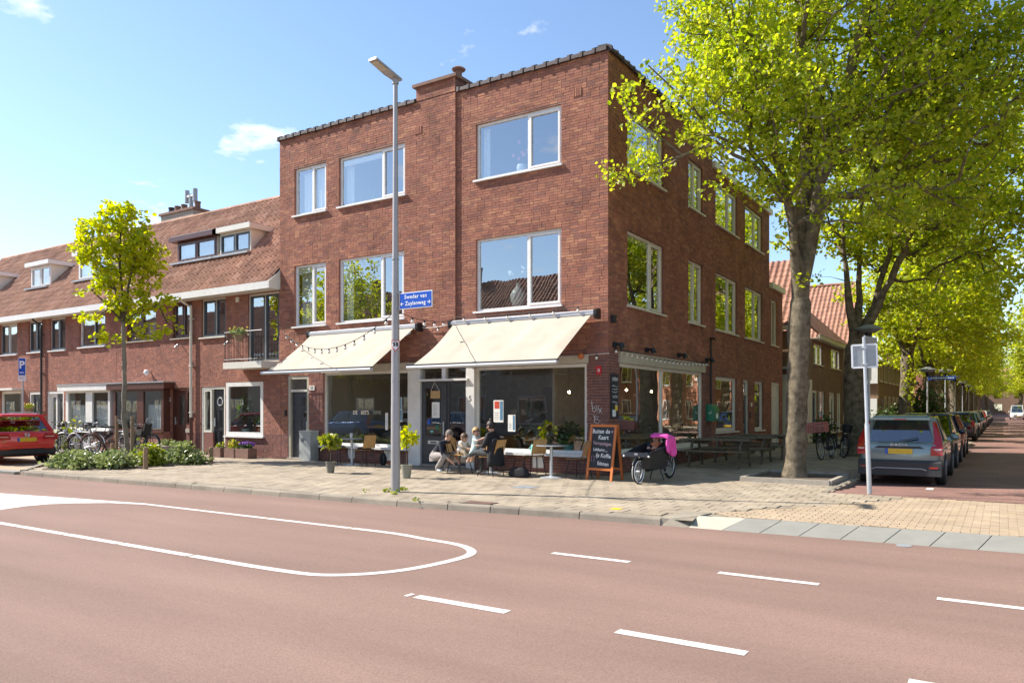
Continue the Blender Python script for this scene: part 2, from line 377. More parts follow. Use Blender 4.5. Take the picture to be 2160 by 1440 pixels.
# ---------------------------------------------------------------- pixel of the photograph -> point on the ground plane
CF = Vector((-math.sin(YAW), math.cos(YAW), 0)); CR = Vector((math.cos(YAW), math.sin(YAW), 0))
def gp(u, v, z=0.):
    d = CR*((u-1080)/1604)+CF; d.z = (862-v)/1604; t = (z-1.54)/d.z; return CAMP+d*t
def yp(u, v, y=0.):
    d = CR*((u-1080)/1604)+CF; d.z = (862-v)/1604; t = (y-CAMP.y)/d.y; return CAMP+d*t
def xp(u, v, x=0.):
    d = CR*((u-1080)/1604)+CF; d.z = (862-v)/1604; t = (x-CAMP.x)/d.x; return CAMP+d*t
KP = [(-70, -9.2), (-40, -8.0), (-11.9, -6.74), (-.67, -6.27), (2.19, -5.95), (7.87, -5.60), (12, -5.4), (70, -4)]
def kerby(x): return float(np.interp(x, [p[0] for p in KP], [p[1] for p in KP]))

# ---------------------------------------------------------------- ground, roads, pavements
g = MB(); g.add([(-900,-900,-.2),(900,-900,-.2),(900,900,-.2),(-900,900,-.2)], [(0,1,2,3)]); struct(g.build('ground', 'sand'))
g = MB(); pts = [(x, kerby(x)+.1) for x in [p[0] for p in KP]]
g.add([(x, y, -.1) for x, y in pts]+[(70,-17.6,-.1),(-70,-17.6,-.1)], [tuple(range(len(pts)+2))])
road = struct(g.build('main_road', 'asphalt_red'))
def strip(pts, w, name='road_marking', parent=None, z=-.0968):
    """a painted line along points"""
    pts = [Vector((p[0], p[1], z)) for p in pts]; vs = []; fs = []
    for i, p in enumerate(pts):
        d = (pts[min(i+1, len(pts)-1)]-pts[max(i-1,0)]).normalized(); n_ = Vector((-d.y, d.x, 0))*w/2
        vs += [p+n_, p-n_]
    for i in range(len(pts)-1): fs.append((2*i, 2*i+1, 2*i+3, 2*i+2))
    b_ = MB(); b_.add(vs, fs); return b_.build(name, 'road_paint', parent)
for i in range(6): strip([(3.36+i*1.915, -8.47), (3.36+i*1.915+.95, -8.47)], .10, parent=road)
for i in range(6): strip([(3.36+i*1.915, -10.86), (3.36+i*1.915+.95, -10.86)], .11, parent=road)
strip([gp(855,1257,-.1), gp(872,1252,-.1)], .05, parent=road)
# rounded end of the painted island: lower line in segments with thin joints, nose, upper line
segs = [(-14,-9.0),(-7.0,-5.2),(-5.15,-3.92),(-3.88,-2.66),(-2.62,-1.38),(-1.34,.02),(.06,1.1)]
for a, b_ in segs: strip([(a,-10.8),(b_,-10.8)], .11, parent=road)
nose = [(1.1,-10.8)]+[tuple(gp(u,v,-.1))[:2] for u,v in [(640,1210),(690,1213),(764,1211),(840,1204),(903,1193),(952,1182),(988,1172),(998,1163),(984,1153),(952,1145),(893,1136)]]+[(1.15,-8.44),(.75,-8.41),(.15,-8.41)]
for _ in range(3):
    nn_ = [nose[0]]
    for a_, c_ in zip(nose[:-1], nose[1:]): nn_ += [(a_[0]*.75+c_[0]*.25, a_[1]*.75+c_[1]*.25), (a_[0]*.25+c_[0]*.75, a_[1]*.25+c_[1]*.75)]
    nose = nn_+[nose[-1]]
strip(nose, .11, parent=road)
for a, b_ in [(.12,-1.6),(-1.63,-3.2),(-3.22,-4.9)]: strip([(a,-8.41),(b_,-8.41)], .10, parent=road)
low = [tuple(gp(u,v,-.1))[:2] for u,v in [(300,1063.5),(229,1060.3),(153,1061),(102,1063),(51,1067.5),(0,1075)]]
up = [tuple(gp(u,v,-.1))[:2] for u,v in [(300,1061),(150,1050),(0,1040)]]
g = MB(); poly = up[::1]+[(-12,-9.5),(-12,-11.0),(-8.6,-10.9)]+low[::-1]
g.add([(x,y,-.0972) for x,y in poly], [tuple(range(len(poly)))]); g.build('road_marking', 'road_paint', road)
# manhole covers and dark patches
for u,v,r in [(1907,1150.5,.09)]:
    p = gp(u,v,-.1); g = MB(); g.lathe([(r,0),(r,.004)], 14, (p.x,p.y,-.0985)); g.build('valve_cover', 'zinc', road)
# opposite side of the main road
g = MB(); g.box(-70,70,-22.2,-17.45,-.2,0.); opp = struct(g.build('opposite_pavement', 'paving'))
# side street
g = MB()
g.add([(4.95,-1.02,-.006),(13,-1.02,-.006),(4.95,1.2,-.1),(13,1.2,-.1),(4.95,260,-.1),(13,260,-.1)], [(0,1,3,2),(2,3,5,4)])
side = struct(g.build('side_street', 'street_clinker'))
y = 1.5
while y < 60:
    strip([(6.42,y),(6.42,y+.42)], .13, parent=side, z=-.094); y += 1.28
g = MB(); g.box(12.9,17,-1,260,-.2,0.); struct(g.build('far_pavement', 'paving'))

# pavement body (sand joints) with the paving tiles as pieces
pave_poly = [(-34,-2.4),(-16.1,-2.4),(-15.6,-4.0),(-12.75,kerby(-12.75)+.06)]+[(x,kerby(x)+.06) for x in (-11.9,-6,-.67,2.19,4.05)]+[(3.9,-4.95),(6.2,-1.55),(6.2,-1.0),(4.95,-1.0),(4.95,262),(-34,262)]
g = MB(); g.add([(x,y,-.014) for x,y in pave_poly], [tuple(range(len(pave_poly)))])
pave = struct(g.build('pavement', 'sand'))
g = MB(); g.box(.0,4.84,17.,262,-.01,-.003); pp = g.build('far_tile_field', 'paving', pave); stuff(pp)
def inpoly(x, y, P):
    c = False
    for i in range(len(P)):
        x1,y1 = P[i]; x2,y2 = P[i-1]
        if (y1 > y) != (y2 > y) and x < (x2-x1)*(y-y1)/(y2-y1)+x1: c = not c
    return c
BED = [(-12.75,-6.3),(-11.1,-5.2),(-11.15,-2.5),(-15.9,-2.5),(-15.6,-4.1)]
def pieces(name, cells, w, d, h, matn, parent, nobj=300, gap=.004, tilt=.004, dz=.002):
    """cells: list of (x,y,rot); nearest nobj become objects sharing one mesh, the rest one joined mesh"""
    cells = sorted(cells, key=lambda c: (c[0]-CAMP.x)**2+(c[1]-CAMP.y)**2)
    b_ = MB(); e = .006; x, y_ = w/2-gap/2, d/2-gap/2
    b_.add([(-x,-y_,-h),(x,-y_,-h),(x,y_,-h),(-x,y_,-h),(-x,-y_,-e),(x,-y_,-e),(x,y_,-e),(-x,y_,-e),(-x+e,-y_+e,0),(x-e,-y_+e,0),(x-e,y_-e,0),(-x+e,y_-e,0)],
           [(0,1,5,4),(1,2,6,5),(2,3,7,6),(3,0,4,7),(4,5,9,8),(5,6,10,9),(6,7,11,10),(7,4,8,11),(8,9,10,11)])
    me = b_.mesh(name, matn)
    base = np.array(b_.v); fq = np.array(b_.f); V = []; Q = []; T = []
    for i, c in enumerate(cells):
        rx, ry, zz = rnd.uniform(-tilt,tilt), rnd.uniform(-tilt,tilt), rnd.uniform(-dz,dz)+(c[3] if len(c) > 3 else 0)
        if i < nobj:
            o = bpy.data.objects.new(name, me); COL.objects.link(o); o.parent = parent; o.location = (c[0],c[1],zz); o.rotation_euler = (rx,ry,c[2]+rnd.uniform(-.006,.006))
        else:
            ca, sa = math.cos(c[2]), math.sin(c[2])
            P = np.empty_like(base); P[:,0] = base[:,0]*ca-base[:,1]*sa+c[0]; P[:,1] = base[:,0]*sa+base[:,1]*ca+c[1]; P[:,2] = base[:,2]+zz+base[:,0]*ry+base[:,1]*rx
            Q.append(fq+len(V)*len(base)); V.append(P); T.append(np.full(len(base), rnd.random()))
    if V:
        o = link(name+'_field', fastmesh(name+'_field', np.concatenate(V), np.concatenate(Q), [matn], np.concatenate(T)), parent); stuff(o)
cells = []
ts = .30
for j in range(int(24/ts)):
    y = -7.05+j*ts+ts/2
    for i in range(int(34/ts)+1):
        x = -28+i*ts+(ts/2 if j%2 else 0)
        if y > -.08 and x < .15: continue
        if x > 4.85 and y > -1.0: continue
        if y < kerby(x)+.215 or (x > 3.52 and y < -4.95): continue
        if not inpoly(x, y, pave_poly) or inpoly(x, y, BED): continue
        if x < -16 and y < -2.3: continue
        if 3.0 < x < 4.75 and .3 < y < 2.5: continue       # tree pit
        cells.append((x, y, 0.))
pieces('paving_tile', cells, ts, ts, .014, 'paving', pave)
# clinkers of the raised crossing
g = MB(); g.add([(3.9,-4.97,-.016),(4.2,-5.2,-.016),(30,-4.3,-.016),(30,-1.02,-.016),(5.6,-1.02,-.016),(6.2,-1.56,-.016)], [(0,1,2,3,4,5)])
cross = struct(g.build('crossing', 'sand'))
cells = []
for j in range(41):
    y = -5.13+j*.104
    for i in range(34):
        x = 4.05+i*.205+(.1025 if j%2 else 0)
        bx = np.interp(y, [-4.95,-1.55], [3.98,6.22]) if y > -4.95 else 4.25
        if x < bx+.06 or y > -1.08 or y < kerby(x)+.68: continue
        cells.append((x, y, 0.))
pieces('clinker', cells, .205, .104, .016, 'clinker', cross, tilt=.02, dz=.003)
g = MB(); g.add([(11,-5.0,-.004),(60,-3.2,-.004),(60,-1.1,-.004),(11,-1.1,-.004)], [(0,1,2,3)]); stuff(g.build('clinker_field', 'clinker', cross))
# kerb stones along the main road
def kerbstone(x0, x1, parent, ends=None):
    b_ = MB(); L = x1-x0-.012
    prof = [(-.075,-.11),(-.06,-.02),(-.045,.002),(.075,.004),(.075,-.11)]
    b_.prism(prof, .006, L+.006, 'x'); a = math.atan2(kerby(x1)-kerby(x0), x1-x0)
    o = b_.build('kerb_stone', 'kerbstone', parent); o.location = (x0, kerby(x0)+.06, rnd.uniform(-.004,.004)); o.rotation_euler = (0,0,a); return o
g = MB(); g.box(-12.7,-12.6,kerby(-12.7),kerby(-12.7)+.1,-.15,-.01); kerb = struct(g.build('kerb', 'kerbstone'))
x = -12.75
lens = []
while x < 3.55:
    L = rnd.choice([1.0,1.0,1.0,.78,.5,1.0]);
    if x+L > 3.3: L = 3.62-x
    if -0.55 < x+L and x < .02 and not lens.count('g'):
        lens.append('g')
    kerbstone(x, x+L, kerb); x += L
# storm drain in the pavement edge
p = gp(946,1072,0); g = MB(); g.box(-.28,.28,-.06,.30,-.03,.004,0)
for i in range(7): g.box(-.26,.26,.0+i*.041,.02+i*.041,.0045,.008,1)
pass
tag(g.build('storm_drain', ['dark_metal','concrete_red','galv'], loc=(p.x,kerby(p.x)+.20,.0), rz=R(2)), 'rusty slotted storm drain set into the kerb near the lamp post', 'drain')
# end of kerb: bevelled transition stone, then grey ramp blocks
g = MB(); k0 = kerby(3.62)
g.add([(3.62,k0-.01,-.12),(4.02,k0+.02,-.12),(4.02,-4.9,-.12),(3.62,-4.9,-.12),(3.62,k0+.02,.003),(3.74,k0+.05,.003),(3.99,k0+.52,.003),(3.62,k0+.52,.003),(4.05,-4.9,.003),(3.62,-4.9,.003)], [(0,1,5,4),(1,6,5),(1,2,8,6),(4,5,6,7),(7,6,8,9),(0,4,7,9,3)])
g.build('kerb_end_stone', 'kerbstone', kerb)
g = MB(); g.add([(4.02,kerby(4.02)+.012,-.1),(4.47,kerby(4.47),-.1),(4.62,kerby(4.5)+.62,.0),(3.97,k0+.52,.002)], [(0,1,2,3)]); g.build('ramp_block', 'cream_old', cross)
x = 4.48
while x < 26:
    y0, y1 = kerby(x), kerby(x+.48); g = MB(); s_ = .14
    v0, v1 = (x,y0), (x+.478,y1)
    g.add([(v0[0],v0[1],-.1),(v1[0],v1[1],-.1),(v1[0]+s_,v1[1]+.62,.001),(v0[0]+s_,v0[1]+.62,.001),(v0[0],v0[1],-.16),(v1[0],v1[1],-.16),(v1[0]+s_,v1[1]+.62,-.16),(v0[0]+s_,v0[1]+.62,-.16)],
          [(0,1,2,3),(4,5,1,0),(1,5,6,2),(0,3,7,4)]); g.build('ramp_block', 'ramp_grey', cross); x += .492
# side street kerb
g = MB(); g.box(4.86,4.96,60,260,-.12,.006); skerb = struct(g.build('side_kerb', 'kerbstone'))
y = -.95
while y < 58:
    b_ = MB(); b_.prism([(-.06,-.12),(-.06,.006),(.04,.004),(.06,-.02),(.065,-.12)], .006, .994, 'y')
    o = b_.build('kerb_stone', 'kerbstone', skerb); o.location = (4.9,y,rnd.uniform(-.004,.004)); y += 1.0
# tree pit edging
for a, b_ in [((3.0,.28),(4.75,.28)),((4.75,.28),(4.75,2.5)),((4.75,2.5),(3.0,2.5)),((3.0,2.5),(3.0,.28))]:
    g = MB(); g.bar((a[0],a[1],.03),(b_[0],b_[1],.03), .09, .14); g.build('pit_edging', 'concrete', pave)
g = MB(); g.box(3.04,4.71,.32,2.46,-.02,.05); g.build('pit_soil', 'soil', pave)
# planting bed soil with parking bay behind
g = MB(); g.add([(x,y,.012) for x,y in BED], [tuple(range(len(BED)))]); struct(g.build('planting_bed', 'soil'))
g = MB(); g.add([(-60,-8.6,-.07),(-12.9,kerby(-12.9)+.1,-.07),(-15.6,-4.0,-.07),(-16.0,-2.5,-.07),(-60,-2.5,-.07)], [(0,1,2,3,4)]); bay = struct(g.build('parking_bay', 'clinker'))
for i in range(4):
    a = Vector((-12.95-i*.72,kerby(-12.95)+.16+i*.52,0)); d = Vector((-.71,.51,0)); g = MB(); g.bar(a+Vector((0,0,-.03)), a+d+Vector((0,0,-.03)), .13, .09); g.build('kerb_stone', 'kerbstone', kerb)
for i in range(14):
    g = MB(); x = -13.1-i*.8; g.bar((x,kerby(x)+.17,-.07),(x-.78,kerby(x-.78)+.17,-.07), .3, .07); g.build('ramp_block', 'ramp_grey', bay)
# service covers in the pavement
for u,v,w_ in [(1108,1027,.42),(1300,1073,.16)]:
    p = gp(u,v); g = MB(); g.box(p.x-w_/2,p.x+w_/2,p.y-w_/2,p.y+w_/2,.0025,.0065); g.build('service_cover', 'zinc' if w_ > .4 else 'sign_yellow', pave)
# ---------------------------------------------------------------- brickwork
BW, BH = .2245, .0668          # brick pitch along the wall, course height
def brickwork(name, matn, parent, to3d, s0, s1, z0, z1, holes, mortar='mortar', nobj=0, joint=.008, ntop=None, darkz=None, matdark='brick_dark', darkfun=None, depth=.008, back=.22, holedepth=.22, offs=0.):
    """to3d(s, z, d) -> point, d = depth into the wall. holes = [(a,b,lo,hi)].
    bricks stand proud of a recessed mortar sheet; the nearest nobj full stretchers are objects of their own."""
    r2 = random.Random(hash(name) % 1000 if False else int(abs(s0*7+s1*13+z1)*10))
    pieces_ = []
    nc = int(round((z1-z0)/BH)); ch = (z1-z0)/nc
    for j in range(nc):
        za, zb = z0+j*ch, z0+(j+1)*ch; cut = sorted((a,b_) for a,b_,lo,hi in holes if lo < zb-.02 and hi > za+.02)
        x = s0 - (offs + (BW/2 if j%2 else 0)) ; 
        if r2.random() < .15: x -= BW/4
        while x < s1-.005:
            hd = r2.random() < .16
            L = BW/2 if hd else BW
            a, b_ = max(x, s0), min(x+L, s1); x += L
            spans = [(a,b_)]
            for ca, cb in cut:
                ns = []
                for p,q in spans:
                    if cb <= p or ca >= q: ns.append((p,q)); continue
                    if ca > p: ns.append((p,ca))
                    if cb < q: ns.append((cb,q))
                spans = ns
            for p,q in spans:
                if q-p > .025: pieces_.append((p, q, za, zb))
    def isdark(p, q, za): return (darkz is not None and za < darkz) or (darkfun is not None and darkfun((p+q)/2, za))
    cand = []
    if nobj:
        full = [i for i,(p,q,za,zb) in enumerate(pieces_) if abs(q-p-BW) < .001]
        full.sort(key=lambda i: (Vector(to3d((pieces_[i][0]+pieces_[i][1])/2, pieces_[i][2], 0))-CAMP).length)
        cand = set(full[:nobj])
    V = []; Q = []; T = []; MI = []
    shared = {}
    for i,(p,q,za,zb) in enumerate(pieces_):
        jt = joint/2; a, b_, c, d = p+jt, q-jt, za+jt, zb-jt; out = -r2.uniform(-.003,.003)
        ta, tb = r2.uniform(-.0012,.0012), r2.uniform(-.0012,.0012); sz = r2.uniform(-.002,.002)
        dk = isdark(p, q, za); e = .004
        if i in cand:
            key = dk
            if key not in shared:
                b2 = MB(); h = (zb-za)/2-jt; wv = BW/2-jt
                pts = [to3d(sx*wv, sz_*h, dd) for dd in (.02,0) for sx,sz_ in ((-1,-1),(1,-1),(1,1),(-1,1))]
                o0 = Vector(to3d(0,0,0)); b2.add([Vector(t_)-o0 for t_ in pts], [(0,1,5,4),(1,2,6,5),(2,3,7,6),(3,0,4,7),(4,5,6,7)])
                shared[key] = b2.mesh('brick', matdark if dk else matn)
            o = bpy.data.objects.new('brick', shared[key]); COL.objects.link(o); o.parent = parent
            o.location = to3d((p+q)/2, (za+zb)/2+sz, out); continue
        o = len(V)
        for k,(s_,z_) in enumerate(((a,c),(b_,c),(b_,d),(a,d))): V.append(to3d(s_, z_+sz, .02))
        for k,(s_,z_) in enumerate(((a,c),(b_,c),(b_,d),(a,d))): V.append(to3d(s_, z_+sz, out+(ta if k in (0,3) else -ta)+(tb if k < 2 else -tb)))
        Q += [(o,o+1,o+5,o+4),(o+1,o+2,o+6,o+5),(o+2,o+3,o+7,o+6),(o+3,o,o+4,o+7),(o+4,o+5,o+6,o+7)]
        T += [r2.random()]*8; MI += [1 if dk else 0]*5
    me = fastmesh(name, V, Q, [matn, matdark], T, MI)
    bm = bmesh.new(); bm.from_mesh(me); bmesh.ops.recalc_face_normals(bm, faces=bm.faces); bm.to_mesh(me); bm.free()
    stuff(link('brickwork', me, parent))
    # mortar sheet with openings and reveals
    b2 = MB(); S_ = sorted({s0,s1}|{min(max(v,s0),s1) for h in holes for v in h[:2]}); Z_ = sorted({z0,z1}|{min(max(v,z0),z1) for h in holes for v in h[2:]})
    for i in range(len(S_)-1):
        for k in range(len(Z_)-1):
            ms, mz = (S_[i]+S_[i+1])/2, (Z_[k]+Z_[k+1])/2
            if any(a < ms < b_ and lo < mz < hi for a,b_,lo,hi in holes): continue
            for dd in (depth, back):
                b2.add([to3d(S_[i],Z_[k],dd),to3d(S_[i+1],Z_[k],dd),to3d(S_[i+1],Z_[k+1],dd),to3d(S_[i],Z_[k+1],dd)], [(0,1,2,3)], 0 if dd == depth else 2)
    for a,b_,lo,hi in holes:
        for (p1,p2) in (((a,lo),(a,hi)),((b_,lo),(b_,hi)),((a,lo),(b_,lo)),((a,hi),(b_,hi))):
            b2.add([to3d(*p1,depth),to3d(*p2,depth),to3d(*p2,holedepth),to3d(*p1,holedepth)], [(0,1,2,3)], 1)
    return link('wall', b2.mesh('wall', [mortar, matn, 'interior_wall']), parent)
def S_y(y0): return lambda s, z, d: (s, y0+d, z)          # facade facing -y
def S_x(x0): return lambda s, z, d: (x0-d, s, z)          # facade facing +x
def window(parent, to3d, a, b, lo, hi, split=None, frame='white_paint', sash=None, glass='glass_sky', sill=True, setb=.07, fw=.065, name='window', curtain=None, shade=None, sillmat=None, transom=None, vw=.05):
    """frame with optional mullion: left light fixed, right light with its own sash"""
    b_ = MB()
    def bx(b2, s0_, s1_, z0_, z1_, d0, d1, m=0):
        pts = [to3d(s_,z_,d_) for d_ in (d0,d1) for s_,z_ in ((s0_,z0_),(s1_,z0_),(s1_,z1_),(s0_,z1_))]
        b2.add(pts, [(0,1,2,3),(7,6,5,4),(0,4,5,1),(1,5,6,2),(2,6,7,3),(3,7,4,0)], m)
    d0, d1 = setb, setb+.08
    bx(b_, a, b, lo, lo+fw, d0, d1); bx(b_, a, b, hi-fw, hi, d0, d1); bx(b_, a, a+fw, lo+fw, hi-fw, d0, d1); bx(b_, b-fw, b, lo+fw, hi-fw, d0, d1)
    cols = [(a+fw, b-fw)]
    if split:
        cols = []; last = a+fw
        for k, s_ in enumerate(split): bx(b_, s_-vw/2, s_+vw/2, lo+fw, hi-fw, d0, d1); cols.append((last, s_-vw/2)); last = s_+vw/2
        cols.append((last, b-fw))
    rows = [(lo+fw, hi-fw)]
    if transom: bx(b_, a+fw, b-fw, transom-.03, transom+.03, d0+.001, d1-.001); rows = [(lo+fw, transom-.03), (transom+.03, hi-fw)]
    w_ = b_.build(name, frame, parent)
    for ci,(c0,c1) in enumerate(cols):
        for ri,(r0,r1) in enumerate(rows):
            g0, g1, h0, h1 = c0, c1, r0, r1
            if sash and (ci in sash):
                s2 = MB(); q = .05
                for (p0,p1,q0,q1) in ((c0,c1,r0,r0+q),(c0,c1,r1-q,r1),(c0,c0+q,r0+q,r1-q),(c1-q,c1,r0+q,r1-q)): bx(s2, p0,p1,q0,q1, d0-.012, d1-.02)
                s2.build('sash', sash[ci], w_); g0, g1, h0, h1 = c0+q, c1-q, r0+q, r1-q
            gl = MB(); gl.add([to3d(g0,h0,d0+.035),to3d(g1,h0,d0+.035),to3d(g1,h1,d0+.035),to3d(g0,h1,d0+.035)], [(0,1,2,3)]); gl.build('pane', glass, w_)
    if sill:
        s2 = MB(); bx(s2, a-.05, b+.05, lo-.045, lo-.001, -.075, setb+.02); s2.build('sill', sillmat or frame, w_)
    if curtain:
        for (c0,c1,z0_,z1_,mt_) in curtain:
            k = max(4, int((c1-c0)/.07)); c2 = MB(); vs = []
            for i in range(k+1):
                s_ = c0+(c1-c0)*i/k; dd = d1+.1+(.025 if i%2 else 0.)
                vs += [to3d(s_,z0_,dd), to3d(s_,z1_,dd)]
            c2.add(vs, [(2*i,2*i+2,2*i+3,2*i+1) for i in range(k)]); c2.build('curtain', mt_, w_)
    if shade:
        for (c0,c1,z0_,z1_) in shade:
            c2 = MB(); bx(c2, c0,c1,z0_,z1_, d0+.05, d0+.075); c2.build('roller_blind', 'cream_paint', w_)
    return w_
def panel_door(parent, to3d, a, b, lo, hi, matn, setb=.10, name='door', panels=(), glassp=(), handle=None, glass='glass_shop'):
    def bx(b2, s0_, s1_, z0_, z1_, d0, d1, m=0):
        pts = [to3d(s_,z_,d_) for d_ in (d0,d1) for s_,z_ in ((s0_,z0_),(s1_,z0_),(s1_,z1_),(s0_,z1_))]
        b2.add(pts, [(0,1,2,3),(7,6,5,4),(0,4,5,1),(1,5,6,2),(2,6,7,3),(3,7,4,0)], m)
    W, H = b-a, hi-lo; b2 = MB()
    # leaf built around glass openings
    op = [(a+W*p[0], a+W*p[1], lo+H*p[2], lo+H*p[3]) for p in glassp]
    S_ = sorted({a,b}|{v for o in op for v in o[:2]}); Z_ = sorted({lo,hi}|{v for o in op for v in o[2:]})
    for i in range(len(S_)-1):
        for k in range(len(Z_)-1):
            ms, mz = (S_[i]+S_[i+1])/2, (Z_[k]+Z_[k+1])/2
            if not any(o[0] < ms < o[1] and o[2] < mz < o[3] for o in op): bx(b2, S_[i],S_[i+1],Z_[k],Z_[k+1], setb, setb+.045)
    d = b2.build(name, matn, parent)
    for o in op:
        gl = MB(); gl.add([to3d(o[0],o[2],setb+.02),to3d(o[1],o[2],setb+.02),to3d(o[1],o[3],setb+.02),to3d(o[0],o[3],setb+.02)], [(0,1,2,3)]); gl.build('pane', glass, d)
    for p in panels:
        b2 = MB(); x0,x1,z0_,z1_ = a+W*p[0], a+W*p[1], lo+H*p[2], lo+H*p[3]; q = .02
        for (p0,p1,q0,q1) in ((x0,x1,z0_,z0_+q),(x0,x1,z1_-q,z1_),(x0,x0+q,z0_+q,z1_-q),(x1-q,x1,z0_+q,z1_-q)): bx(b2, p0,p1,q0,q1, setb-.014, setb+.001)
        b2.build('panel_moulding', matn, d)
    if handle is not None:
        s_ = a+W*handle; b2 = MB(); bx(b2, s_-.015,s_+.015, lo+H*.42, lo+H*.55, setb-.05, setb-.02); bx(b2, s_-.02,s_+.02, lo+H*.45, lo+H*.47, setb-.02, setb+.001); b2.build('handle', 'galv', d)
    return d
def frame_rect(parent, to3d, a, b, lo, hi, t_, matn, d0, d1, name='door_frame', bottom=False):
    b2 = MB()
    def bx(s0_, s1_, z0_, z1_):
        pts = [to3d(s_,z_,d_) for d_ in (d0,d1) for s_,z_ in ((s0_,z0_),(s1_,z0_),(s1_,z1_),(s0_,z1_))]
        b2.add(pts, [(0,1,2,3),(7,6,5,4),(0,4,5,1),(1,5,6,2),(2,6,7,3),(3,7,4,0)])
    bx(a,a+t_,lo,hi-t_); bx(b-t_,b,lo,hi-t_); bx(a,b,hi-t_,hi)
    if bottom: bx(a+t_,b-t_,lo,lo+t_)
    return b2.build(name, matn, parent)
def pbox(parent, name, matn, x0, x1, y0, y1, z0, z1): 
    b2 = MB(); b2.box(x0,x1,y0,y1,z0,z1); return b2.build(name, matn, parent)
# pantile: one S-curved tile, laid on a slope
def tile_mesh(name, matn, w=.205, l=.36, n=7, h=.062, t_=.014, lift=.016):
    b_ = MB(); vs = []; 
    for k,(yy,zz) in enumerate(((0,lift),(l,0),(0,lift-t_))):
        for i in range(n+1):
            s_ = i/n; prof = h*(.5+.5*math.cos(2*math.pi*s_))**1.1
            vs.append((s_*w, yy, zz+prof))
    m_ = n+1; fs = [(i,i+1,m_+i+1,m_+i) for i in range(n)]+[(2*m_+i,2*m_+i+1,i+1,i) for i in range(n)]
    b_.add(vs, fs); me = b_.mesh(name, matn, 60); return me, b_
def tiled_roof(parent, matn, org, ux, uy, W, Ls, nobj=300, skip=None, w=.205, l=.33, name='roof', base=True):
    """slope spanned from org by unit vectors ux (along eave) and uy (up the slope); tile objects nearest first"""
    org = Vector(org); ux = Vector(ux).normalized(); uy = Vector(uy).normalized(); nz = ux.cross(uy).normalized()
    M3 = Matrix((ux, uy, nz)).transposed(); M4 = M3.to_4x4()
    b_ = MB(); b_.add([org-nz*.02, org+ux*W-nz*.02, org+ux*W+uy*Ls-nz*.02, org+uy*Ls-nz*.02], [(0,1,2,3)])
    roof = b_.build(name, 'interior_dark', parent)
    me, tb = tile_mesh('roof_tile', matn, w, l+.04); base = np.array(tb.v); fq = np.array(tb.f)
    nx, ny = max(1, int(round(W/w))), max(1, int(round(Ls/l))); sx, sy = W/(nx*w), Ls/(ny*l)
    cells = []
    for j in range(ny):
        for i in range(nx):
            x, y = i*w*sx, j*l*sy
            if skip and skip(x+w/2, y+l/2): continue
            cells.append((x,y))
    cells.sort(key=lambda c: (org+ux*c[0]+uy*c[1]-CAMP).length)
    rot = M3.to_euler(); V = []; Q = []; T = []
    r2 = random.Random(int(W*100)+5); A = np.array(M3)
    for i,(x,y) in enumerate(cells):
        p = org+ux*x+uy*y
        if i < nobj:
            o = bpy.data.objects.new('roof_tile', me); COL.objects.link(o); o.parent = roof; o.location = p+nz*r2.uniform(0,.006); o.rotation_euler = rot; o.scale = (sx,sy,1)
        else:
            b3 = base*np.array([sx,sy,1]); P = b3 @ A.T + np.array(p)+np.array(nz)*r2.uniform(0,.006); Q.append(fq+len(V)*len(base)); V.append(P); T.append(np.full(len(base), r2.random()))
    if V: stuff(link('roof_tile_field', fastmesh('roof_tile_field', np.concatenate(V), np.concatenate(Q), [matn], np.concatenate(T)), roof))
    return roof
def ridge(parent, a, b, matn='rooftile', r=.11, step=.34):
    a = Vector(a); b = Vector(b); n_ = max(1, int((b-a).length/step)); d = (b-a)/n_
    u = d.normalized(); sd_ = u.cross(Vector((0,0,1))).normalized(); me = None
    for i in range(n_):
        p = a+d*i; b_ = MB(); vs = []
        for k in range(2):
            for j in range(7):
                an = math.pi*j/6; q = u*((.0 if k == 0 else d.length+.02))+sd_*math.cos(an)*(r if k == 0 else r*.93)+Vector((0,0,1))*math.sin(an)*(r if k == 0 else r*.93); vs.append(q)
        if me is None:
            b_.add(vs, [(j,j+1,8+j,7+j) for j in range(6)]); me = b_.mesh('ridge_tile', matn, 60)
        link('ridge_tile', me, parent, p)
# ---------------------------------------------------------------- the corner building
cb = thing('corner_building', 'three-storey red brick corner building with white windows and a café below', 'building', (0,0,0))
YU = -.06
AW = [(-10.53,-9.16,7.42,8.86),(-8.63,-6.10,7.42,8.86),(-10.54,-9.17,4.04,5.90),(-8.64,-6.14,4.04,5.90)]
AR = [(-3.76,-1.25,7.42,8.87),(-3.76,-1.25,4.04,5.91)]
GF = [(-10.9,-9.97,0,2.55),(-9.34,-6.02,.46,2.78),(-5.66,-3.82,0,2.78),(-3.82,-.56,.46,2.78)]
brickwork('bwA', 'brick', cb, S_y(YU), -11.2, -4.38, 2.96, 9.84, AW, nobj=0)
brickwork('bwB', 'brick', cb, S_y(0), -4.38, 0, 2.96, 9.84, AR, nobj=210)
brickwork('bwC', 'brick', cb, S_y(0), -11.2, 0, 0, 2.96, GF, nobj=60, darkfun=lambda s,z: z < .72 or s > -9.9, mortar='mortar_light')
SH = [(.62,6.63,.46,2.82)]
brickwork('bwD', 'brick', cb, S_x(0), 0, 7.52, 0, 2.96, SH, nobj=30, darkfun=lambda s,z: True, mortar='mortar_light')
brickwork('bwE', 'brick', cb, S_x(0), 0, 7.52, 2.96, 9.84, [(1.08,3.45,4.06,5.90),(1.08,3.45,7.42,8.85),(5.36,6.62,4.06,5.90),(5.36,6.62,7.42,8.85)])
